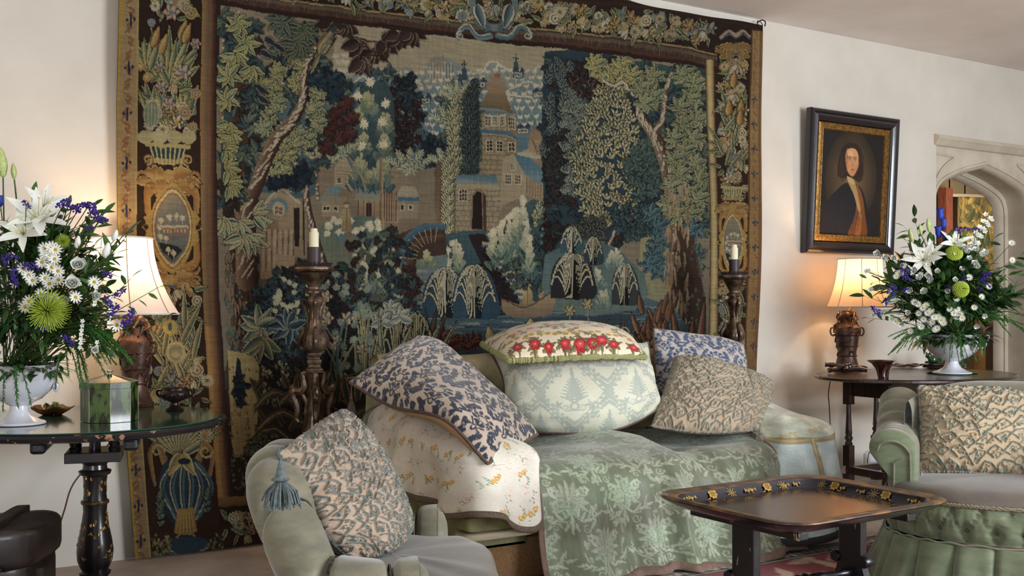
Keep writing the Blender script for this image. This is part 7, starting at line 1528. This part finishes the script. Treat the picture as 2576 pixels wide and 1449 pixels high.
fin(hg, .1, 4); qa, qb = on_y(2405, 700, 2.0), on_y(2525, 700, 2.0); hn = thing('woven_hanging', 'yellow leafy hanging on the wall in the room beyond the arch', 'hanging', ((qa[0]+qb[0])/2, 2.0, 1.0))
P = np.array([[(x, 2.0+.03*math.sin(x*14), z) for x in np.linspace(qa[0], qb[0]+.4, 150)] for z in np.linspace(2.5, 1.0, 220)]); sheet('hanging_panel', P, pat('hanging_wool', .9, .1, gain=1.3), hn, hg)
qc = on_y(2478, 820, 1.9); cu2 = thing('dark_cupboard', 'dark wooden cupboard below the hanging beyond the arch', 'cupboard', (qc[0]+.3, 1.8, 0)); MB().box((qc[0]+.33, 1.8, .48), (.66, .4, .94)).make('carcass', oak_m, cu2, smooth_=False); MB().box((qc[0]+.33, 1.79, .965), (.70, .44, .03)).make('cupboard_top', oak_m, cu2, smooth_=False)
for k in range(2): MB().box((qc[0]+.18+k*.31, 1.595, .48), (.27, .015, .8)).make('door', oak_m, cu2, smooth_=False, bevel=.003)
qd = on_y(2465, 860, 1.7); gp = thing('honey_wood_post', 'narrow honey coloured wooden post beside the dark cupboard', 'post', (qd[0], 1.7, 0)); MB().box((qd[0], 1.7, .52), (.12, .05, 1.04)).make('post_shaft', M('honey_wood', (140, 102, 58), .6, c2=(110, 78, 44), nscale=10), gp, smooth_=False)
rp = [at_d(2500, 975, 5.9), at_d(2540, 981, 5.9), at_d(2600, 972, 5.9), at_d(2700, 940, 5.9)]; rb_ = thing('barrier_rope', 'thick cream twisted rope hanging behind the right armchair', 'rope', rp[1])
for q in (0, PI): MB().tube([(p[0], p[1]+.008*math.cos(i*1.3+q), p[2]+.008*math.sin(i*1.3+q)) for i, p in enumerate(smooth(rp, 16))], .010, 6).make('rope_strand', rope, rb_)
world_l = bpy.data.lights.new('added_fill_beyond', 'AREA'); world_l.energy = 34; world_l.size = .5; world_l.color = (1, .86, .64); wo = bpy.data.objects.new('added_fill_beyond', world_l); COL.objects.link(wo); wo.location = (8.9, .75, 2.15); wo.rotation_euler = (Vector((10.2, 2.0, 1.6))-Vector((8.9, .75, 2.15))).to_track_quat('-Z', 'Y').to_euler()  # unseen warm area light, added to brighten the hanging and wall beyond the arch
# ================================================================ urns and flowers
porc = M('white_glazed_earthenware', (226, 226, 232), .16, c2=(212, 212, 222), nscale=4, coat=.8, bump=.03)
def urn(label, c, H, R, seed, handles):
    t = thing('urn_vase', label, 'vase', c, 'white urn vases'); k = H; s = R
    pr = [(s*.70, 0), (s*.72, .01*k), (s*.70, .04*k), (s*.55, .07*k), (s*.33, .15*k), (s*.26, .24*k), (s*.25, .31*k), (s*.33, .335*k), (s*.36, .355*k), (s*.6, .42*k), (s*.85, .56*k), (s*.96, .72*k), (s*.99, .88*k), (s*1.03, .97*k), (s*1.06, .985*k), (s*1.05, k), (s*.98, .99*k), (s*.92, .7*k), (s*.6, .46*k), (0, .4*k)]
    MB().lathe(pr, c, 56).make('urn_body', porc, t)
    for a in ((0, PI) if handles else (.15, PI)):
        ca, sa = math.cos(a+az), math.sin(a+az); P_ = lambda r, z: (c[0]+r*ca, c[1]+r*sa, c[2]+z*k)
        if handles: MB().tube([P_(s*.98, .93), P_(s*1.4, .98), P_(s*1.32, .78), P_(s*1.22, .66), P_(s*.95, .64)], .0075, 8, sm=3, flat=.8).make('handle', porc, t)
        else: MB().ball(P_(s*1.0, .62), (.012, .012, .022), 12, 8).make('mask_lug', porc, t)
    return t
U1 = on_z(48, 1070, TZ); U1 = (U1[0]+.005, U1[1]+.05, TZ); urn('white urn vase holding the left flowers on the round black table', U1, .225, .132, 1, 0)
U2 = on_z(2408, 943, OZ); U2 = (U2[0]+.02, U2[1]+.05, OZ+.006); urn('white urn vase with square handles holding the right flowers', U2, .25, .165, 2, 1)
gm_ = thing('glass_mat', 'round green edged glass mat under the right urn', 'mat', (U2[0], U2[1], OZ)); MB().lathe([(0, 0), (.155, 0), (.156, .003), (.155, .005), (0, .005)], (U2[0], U2[1], OZ), 40).make('glass_disc', glass, gm_); MB().lathe([(.154, 0), (.1565, .003), (.154, .005)], (U2[0], U2[1], OZ), 40).make('glass_rim', M('pale_glass_edge', (110, 180, 160), .1), gm_)
def LM(n, a, b, r=.35, **k): return M(n, a, r, c2=b, nscale=14, spec=.5, **k)
glossy = LM('glossy_leaf', (60, 94, 50), (36, 66, 36), .3, coat=.3); fresh = LM('fresh_leaf', (86, 120, 56), (58, 96, 40), .45); greyl = LM('grey_green_leaf', (84, 108, 76), (56, 84, 56), .5); stem_m = M('green_stem', (74, 96, 50), .5); fernm = LM('fern_green', (66, 112, 44), (38, 84, 34), .5)
whitep = M('white_petal', (246, 246, 240), .55, c2=(232, 236, 226), nscale=20); yel = M('yellow_disc', (214, 178, 40), .7, bump=.6, bscale=300); purp = M('violet_statice', (72, 50, 150), .6, c2=(54, 36, 120), nscale=30); blu = M('gentian_blue', (48, 78, 190), .5, c2=(34, 52, 150), nscale=20); lime = M('lime_petal', (190, 206, 84), .5, c2=(150, 176, 56), nscale=20); budm = M('lily_bud_green', (196, 206, 140), .45, c2=(160, 180, 96), nscale=10); lilyy = M('lily_throat', (222, 214, 120), .5)
def leafmesh(L, W, curl=.15, fold=.25, wav=0, n=7):
    P = []
    for i in range(n+1):
        t = i/n; w = W/2*math.sin(PI*min(1, t*.97+.015))**.8*(1-.25*t)+.0002; z = -curl*L*t*t
        P.append([(L*t, s*w, z+abs(s)*fold*w+wav*math.sin(t*18+s)*W) for s in (-1, -.5, 0, .5, 1)])
    return np.array(P)
PROTO = {}
def proto(name, parts):
    """parts: list of (name, [grids or MB], material); first is the root, others its sub-parts"""
    root = None
    for nm, mb, mat in parts:
        V = np.vstack(mb.v); me = bpy.data.meshes.new(nm); me.from_pydata(V.tolist(), [], mb.f); me.polygons.foreach_set('use_smooth', [True]*len(me.polygons)); me.materials.append(mat)
        PROTO.setdefault(name, []).append((nm, me))
def G(grids, n=0):
    mb = MB()
    for g in grids: mb.grid(g)
    return mb
def rot(P, a=0, tilt=0, tw=0, off=(0, 0, 0)):
    m = Matrix.Rotation(a, 3, 'Z') @ Matrix.Rotation(-tilt, 3, 'Y') @ Matrix.Rotation(tw, 3, 'X'); return np.asarray(P) @ np.array(m).T+np.array(off)
lp = leafmesh(1, .5)
proto('leaf_glossy', [('leaf', G([lp]), glossy)]); proto('leaf_fresh', [('leaf', G([leafmesh(1, .36, .2, .2)]), fresh)]); proto('leaf_grey', [('leaf', G([leafmesh(1, .46, .2, .15, .05)]), greyl)]); proto('leaf_thin', [('leaf', G([leafmesh(1, .22, .3, .3)]), glossy)])
pt_ = leafmesh(1, .17, -.05, .1, n=4); proto('daisy', [('petals', G([rot(pt_, k*2*PI/22+(k % 2)*.1, .12+.14*(k % 2)) for k in range(22)]), whitep), ('flower_centre', MB().ball((0, 0, .06), (.26, .26, .13), 12, 6), yel)])
lg = leafmesh(1, .42, .42, .12, n=9); st_ = MB()
for k in range(6): st_.tube([(0, 0, 0), (.25*math.cos(k), .25*math.sin(k), .45), (.34*math.cos(k), .34*math.sin(k), .62)], .012, 4); st_.ball((.34*math.cos(k), .34*math.sin(k), .64), (.06, .03, .02), 6, 4)
proto('lily', [('petals', G([rot(lg*np.array([1, 1 if k % 2 else .75, 1]), k*PI/3, .75+.1*(k % 2)) for k in range(6)]), whitep), ('stamens', st_, lilyy)])
lb_ = MB().lathe([(.02, 0), (.10, .1), (.16, .35), (.17, .55), (.11, .85), (.03, 1.0), (0, 1.02)], (0, 0, 0), 12, lob=lambda a, r, z: r*(1+.08*math.cos(3*a))); proto('lily_bud', [('bud', lb_, budm)]); 
rb2 = MB().lathe([(.02, 0), (.16, .08), (.25, .35), (.2, .7), (.08, 1.0), (0, 1.02)], (0, 0, 0), 10, lob=lambda a, r, z: r*(1+.12*math.sin(3*a+5*z))); proto('white_bud', [('bud', rb2, whitep)])
cup = leafmesh(1, .95, -.55, .35, .03, n=6); proto('lisianthus', [('petals', G([rot(cup*(1-.18*(k//4)), k*1.65, .55+.28*(k//4)) for k in range(12)]), whitep), ('flower_centre', MB().ball((0, 0, .3), (.12, .12, .15), 8, 5), lime)])
sm_b = MB(); rr = random.Random(2)
for k in range(46): a = rr.uniform(0, 6.28); q = rr.random()**.5; sm_b.ball((q*math.cos(a), .45*q*math.sin(a), .5*(1-q*q)+rr.uniform(-.1, .2)), rr.uniform(.10, .16), 5, 3)
proto('statice', [('florets', sm_b, purp), ('calyx', MB().tube([(0, 0, -.6), (0, 0, 0), (.3, 0, .2)], .08, 5), stem_m)])
sp2 = MB()
for k in range(110):
    a = k*2.4; q = (k/110)**.5; t = q*1.35; L = 1.0; d = np.array([math.sin(t)*math.cos(a), math.sin(t)*math.sin(a), math.cos(t)]); sp2.tube([d*.1, d*.6+np.array([0, 0, .02]), d*1.0+np.array([0, 0, -.12*q]), d*1.02+np.array([0, 0, .08])], .03, 4, r2=.02, sm=2)
proto('spider_chrysanthemum', [('petals', sp2, lime)])
bt2 = MB()
for k in range(160): a = k*2.4; q = (k/160)**.5; t = q*1.5; d = np.array([math.sin(t)*math.cos(a), math.sin(t)*math.sin(a), .7*math.cos(t)]); bt2.ball(d*.85, (.11, .11, .09), 5, 3)
proto('button_chrysanthemum', [('petals', bt2, lime)])
bl = MB().lathe([(.05, 0), (.18, .12), (.26, .45), (.24, .8), (.30, 1.0), (.22, .92), (.1, .5)], (0, 0, 0), 12, lob=lambda a, r, z: r*(1+.15*math.cos(5*a)*(z > .7))); proto('gentian', [('bell', bl, blu)])
f5 = leafmesh(1, .75, -.1, .1, n=4); proto('small_blossom', [('petals', G([rot(f5, k*2*PI/5, .3) for k in range(5)]), whitep), ('flower_centre', MB().ball((0, 0, .1), .16, 6, 4), lime)])
def inst(kind, parent, name, p, d, s, rr, roll=None):
    """one flower or leaf as a part of its own; the mesh is shared between alike ones"""
    q = Vector(d).to_track_quat('X' if kind.startswith('leaf') else 'Z', 'Z' if kind.startswith('leaf') else 'Y'); r = rr.uniform(-1, 1) if kind.startswith('leaf') else rr.uniform(0, 6.28)
    q = q @ Vector((1, 0, 0) if kind.startswith('leaf') else (0, 0, 1)).to_track_quat('X', 'Y') if False else q
    root = None
    for nm, me in PROTO[kind]:
        o = bpy.data.objects.new(name if root is None else nm, me); COL.objects.link(o)
        if root is None:
            o.parent = parent; o.location = Vector(p)-origin(parent)
            o.rotation_mode = 'QUATERNION'; from mathutils import Quaternion; o.rotation_quaternion = q @ Quaternion((1, 0, 0) if kind.startswith('leaf') else (0, 0, 1), r); o.scale = (s, s, s); root = o
        else: o.parent = root
    return root
def bouquet(label, urn_, H, R, d0, cen, items, seed, nb, nfill, sprays, ext, twigs=()):
    rr = random.Random(seed); T = thing('flower_arrangement', label, 'flowers', (urn_[0], urn_[1], urn_[2]+H), 'flower arrangements'); top = np.array([urn_[0], urn_[1], urn_[2]+H-.02]); C_ = np.array(at_d(cen[0], cen[1], d0)); cw = np.array([0, -CD, EYE])
    stems = MB()
    def stem(p, r=.0022, sag=0):
        p = np.array(p); b = top+np.array([rr.uniform(-.5, .5)*R, rr.uniform(-.5, .5)*R, 0]); m = (b*.45+p*.55); m[2] += .10*np.linalg.norm(p[:2]-b[:2])-sag; stems.tube([b, m, p], r, 5, sm=4); return p-m
    k_ = d0/2600
    for kind, px, py, dz, size in items:
        p = np.array(at_d(px, py, d0-dz-.06)); out = p-C_; out /= np.linalg.norm(out)+1e-6; tc = cw-p; tc /= np.linalg.norm(tc); d = tc*.8+out*.6+np.array([0, 0, .15])+np.array([rr.uniform(-.25, .25) for _ in range(3)])
        if kind in ('lily_bud', 'gentian', 'white_bud'): d = out*.6+np.array([0, 0, 1.0])
        stem(p, .0028 if kind in ('lily', 'lily_bud') else .0018); inst(kind, T, kind, p, d, size*k_*1.12, rr)
    # leafy branches
    for i in range(nb+len(twigs)):
        tw_ = twigs[i-nb] if i >= nb else None
        a = rr.uniform(ext[0], ext[1]); q = rr.uniform(.45, 1.0); dep = rr.uniform(-.9, 1.0); rx_, rz_2 = ext[2]*k_*q, ext[3]*k_*q
        tip = C_+np.array([RX, RY, 0])*rx_*math.cos(a)+np.array([0, 0, 1])*rz_2*math.sin(a)-np.array([FX, FY, 0])*dep*ext[4]*math.sqrt(max(.05, 1-q*q*.8)); 
        if tw_: tip = np.array(at_d(tw_[2], tw_[3], d0-.12))
        d = stem(tip, .0022, .0) if not tw_ else None; mid = top*.35+tip*.65 if not tw_ else np.array(at_d(tw_[0], tw_[1], d0-.10)); bd_ = tip-mid; L = np.linalg.norm(bd_)+1e-6; bd_ /= L; kind = ('leaf_glossy', 'leaf_fresh', 'leaf_glossy', 'leaf_grey', 'leaf_fresh')[i % 5]; ls = rr.uniform(34, 62)*k_*(1.5 if kind == 'leaf_thin' else 1)*(.62 if tw_ else 1)
        br = bpy.data.objects.new('leafy_branch', bpy.data.meshes.new('leafy_branch')); mbb = MB().tube([mid, mid+bd_*L*.5+np.array([0, 0, .006]), tip], .0022, 5, r2=.001); V = np.vstack(mbb.v)-np.array(origin(T)); br.data.from_pydata(V.tolist(), [], mbb.f); br.data.materials.append(stem_m); COL.objects.link(br); br.parent = T
        for j in range(7):
            f = .25+j*.125; p = mid+bd_*L*f; sd = np.cross(bd_, [rr.uniform(-1, 1), rr.uniform(-1, 1), rr.uniform(-.3, 1)]); sd /= np.linalg.norm(sd)+1e-6
            if j == 6: sd = sd*.2
            lf = inst(kind, br, 'leaf', p, bd_*.75+sd*(1 if j % 2 else -1)*.9+np.array([0, 0, -.15 if kind != 'leaf_thin' else .1]), ls*rr.uniform(.7, 1.1), rr)
    # hanging sprays
    for px, py, ex, ey, n in sprays:
        for i in range(n):
            a = at_d(px+rr.uniform(-14, 14), py+rr.uniform(-10, 10), d0-.10+rr.uniform(-.05, .05)); b = at_d(ex+rr.uniform(-45, 45), ey+rr.uniform(-35, 35), d0-.14+rr.uniform(-.06, .06)); m = [(a[q]+b[q])/2 for q in range(3)]; m[2] += abs(b[2]-a[2])*.22+.02
            mb = MB(); P = smooth([a, m, b], 12)
            for j in range(len(P)-1):
                d = P[j+1]-P[j]; 
                for sgn in range(3): v = np.array([rr.uniform(-1, 1) for _ in range(3)]); v = v/np.linalg.norm(v)*.009+d*.9; mb.tube([P[j], P[j]+v], .0014, 3, r2=.0008)
            mb.tube(P, .0022, 4); mb.make('hanging_spray', fernm, T, smooth_=False)
    # inner foliage nobody could count
    mb = MB(); mb2 = MB(); P1, P2 = leafmesh(1, .5, .2, .2, n=3), leafmesh(1, .3, .25, .2, n=3)
    for i in range(nfill):
        a = rr.uniform(0, 6.28); b = rr.uniform(-.7, 1.4); q = rr.random()**.45; dr = np.array([math.cos(a)*math.cos(b), math.sin(a)*math.cos(b), math.sin(b)]); p = C_+dr*np.array([ext[2], ext[2]*.75, ext[3]])*k_*q*.66
        t = rr.random(); p = p*(1-.25*(1-q))+top*.25*(1-q)
        if i % 7 == 0: a2 = rr.uniform(0, 6.28); dr = np.array([math.cos(a2), math.sin(a2), rr.uniform(-.45, .5)]); p = top+np.array([0, 0, .01])+dr*np.array([R*1.1, R*1.1, .05])*rr.uniform(.5, 1.15)
        v = Vector(dr+np.array([rr.uniform(-.8, .8), rr.uniform(-.8, .8), rr.uniform(-.5, .6)])).to_track_quat('X', 'Z').to_matrix(); s = rr.uniform(20, 44)*k_; (mb2 if i % 3 == 0 else mb).grid((P1 if i % 3 else P2*1.2)*s @ np.array(v).T+p)
    tag(mb.make('inner_foliage', glossy, T), kind='stuff'); tag(mb2.make('fresh_foliage', fresh, T), kind='stuff'); tag(stems.make('stems', stem_m, T), kind='stuff')
    # little white filler sprays
    return T
D = 'daisy'; S_ = 'statice'; I1 = [('lily', 95, 555, .10, 72), ('lily', 60, 590, .14, 60), ('lily', 110, 520, .02, 52), ('lily_bud', 8, 448, .05, 66), ('lily_bud', 36, 452, .05, 36), ('white_bud', 285, 607, .12, 26), ('white_bud', 262, 648, .14, 34), ('white_bud', 192, 625, .12, 28),
    ('lisianthus', 196, 668, .18, 26), ('lisianthus', 180, 715, .2, 27), ('lisianthus', 118, 752, .18, 26), ('lisianthus', 160, 755, .16, 20), ('lisianthus', 236, 745, .15, 18), ('lisianthus', 238, 880, .14, 14), ('lisianthus', 205, 665, .16, 18)]
for x, y in ((130, 622), (115, 640), (128, 643), (106, 660), (130, 673), (146, 682), (137, 652), (60, 676), (72, 692), (82, 706), (114, 700), (147, 704), (124, 714), (237, 710), (103, 740), (73, 758), (133, 752), (190, 748), (63, 772), (294, 818), (112, 625), (140, 628)): I1.append((D, x, y, .2, 15))
for x, y, s in ((160, 512, 17), (180, 525, 18), (200, 522, 18), (222, 518, 18), (232, 530, 16), (240, 545, 18), (254, 553, 14), (30, 648, 15), (12, 655, 13), (36, 690, 17), (80, 672, 20), (38, 705, 15), (66, 515, 12), (268, 690, 14), (120, 818, 20), (170, 855, 16), (272, 760, 15), (285, 780, 17), (300, 737, 15), (320, 800, 22), (225, 575, 10)): I1.append((S_, x, y, .2, s))
I1 += [('spider_chrysanthemum', 118, 782, .22, 46), ('spider_chrysanthemum', 158, 608, .14, 16), ('gentian', 2, 520, .1, 24)]
for i in range(24): I1.append(('small_blossom', 200+(i*37 % 110), 715+(i*53 % 170), .12, 6))
bouquet('large left arrangement of white lilies, daisies and violet statice in the white urn', U1, .225, .12, 3.78, (95, 740), I1, 5, 34, 2600, [(190, 830, 290, 900, 26), (170, 860, 250, 960, 6), (20, 940, 30, 1010, 2), (30, 930, 45, 1015, 2), (150, 880, 160, 960, 3)], (-.55, 3.0, 245, 290, .17), [(190, 850, 400, 722), (200, 870, 425, 792), (210, 830, 330, 700), (150, 640, 250, 545), (190, 880, 360, 800), (170, 720, 290, 640)])
I2 = [('lily', 2322, 655, .12, 44), ('lily', 2400, 615, .1, 38), ('lily', 2345, 640, .1, 34), ('lily_bud', 2338, 585, .08, 32), ('lily_bud', 2318, 592, .08, 26), ('lily_bud', 2296, 612, .1, 34), ('gentian', 2366, 556, .06, 28), ('gentian', 2374, 578, .06, 25), ('gentian', 2362, 600, .06, 27), ('gentian', 2378, 614, .06, 22), ('button_chrysanthemum', 2400, 638, .14, 20), ('button_chrysanthemum', 2416, 728, .18, 20)]
for x, y in ((2303, 681), (2314, 700), (2336, 694), (2326, 732), (2292, 730), (2440, 622), (2456, 632), (2466, 645), (2478, 640), (2450, 665), (2425, 625), (2342, 705), (2230, 652), (2208, 640), (2455, 672), (2270, 690)): I2.append(('lisianthus', x, y, .16, 13))
for x, y in ((2310, 765), (2322, 775), (2334, 787), (2312, 788), (2350, 798), (2360, 797), (2324, 803), (2346, 810), (2374, 812), (2318, 822), (2358, 825), (2330, 768), (2408, 778), (2416, 790), (2406, 796), (2400, 788), (2420, 800), (2438, 698), (2243, 802), (2254, 808), (2342, 780), (2545, 612), (2546, 655), (2300, 760), (2368, 806)): I2.append((D, x, y, .18, 8.5))
for i in range(26): I2.append((('lisianthus', D)[i % 2], 2250+(i*67 % 250), 650+(i*41 % 190), .17, 11 if i % 2 == 0 else 8))
for x, y, s in ((2272, 675, 13), (2278, 690, 13), (2284, 702, 11), (2240, 728, 11), (2250, 732, 12), (2206, 782, 15), (2233, 757, 10), (2410, 580, 11), (2425, 578, 12), (2455, 577, 8), (2480, 690, 12), (2473, 700, 12), (2392, 728, 11), (2425, 700, 10), (2485, 718, 9), (2474, 714, 8), (2464, 725, 7), (2275, 730, 10), (2420, 705, 9)): I2.append((S_, x, y, .16, s))
for i in range(70): 
    if i < 40: t = i/40; I2.append(('small_blossom', 2490-t*60+(i*13 % 22)-10, 540+t*90+(i*7 % 16), .1, 7))
    else: I2.append(('small_blossom', 2175+(i*29 % 90), 770+(i*17 % 50)-(i % 3)*45, .1, 6))
bouquet('wide right arrangement of lilies, blue gentians and white blossom in the handled urn', U2, .25, .15, 6.42, (2385, 730), I2, 9, 30, 2600, [(2340, 830, 2270, 865, 16), (2400, 840, 2415, 900, 12), (2480, 800, 2550, 815, 12), (2330, 850, 2310, 880, 2), (2470, 850, 2484, 885, 2)], (-.35, 3.4, 185, 150, .20), [(2330, 680, 2300, 545), (2340, 660, 2275, 570), (2450, 720, 2572, 640), (2460, 780, 2580, 740), (2330, 790, 2180, 700), (2330, 800, 2175, 745), (2470, 700, 2560, 690), (2320, 820, 2185, 800), (2420, 680, 2500, 600), (2460, 800, 2590, 790)])
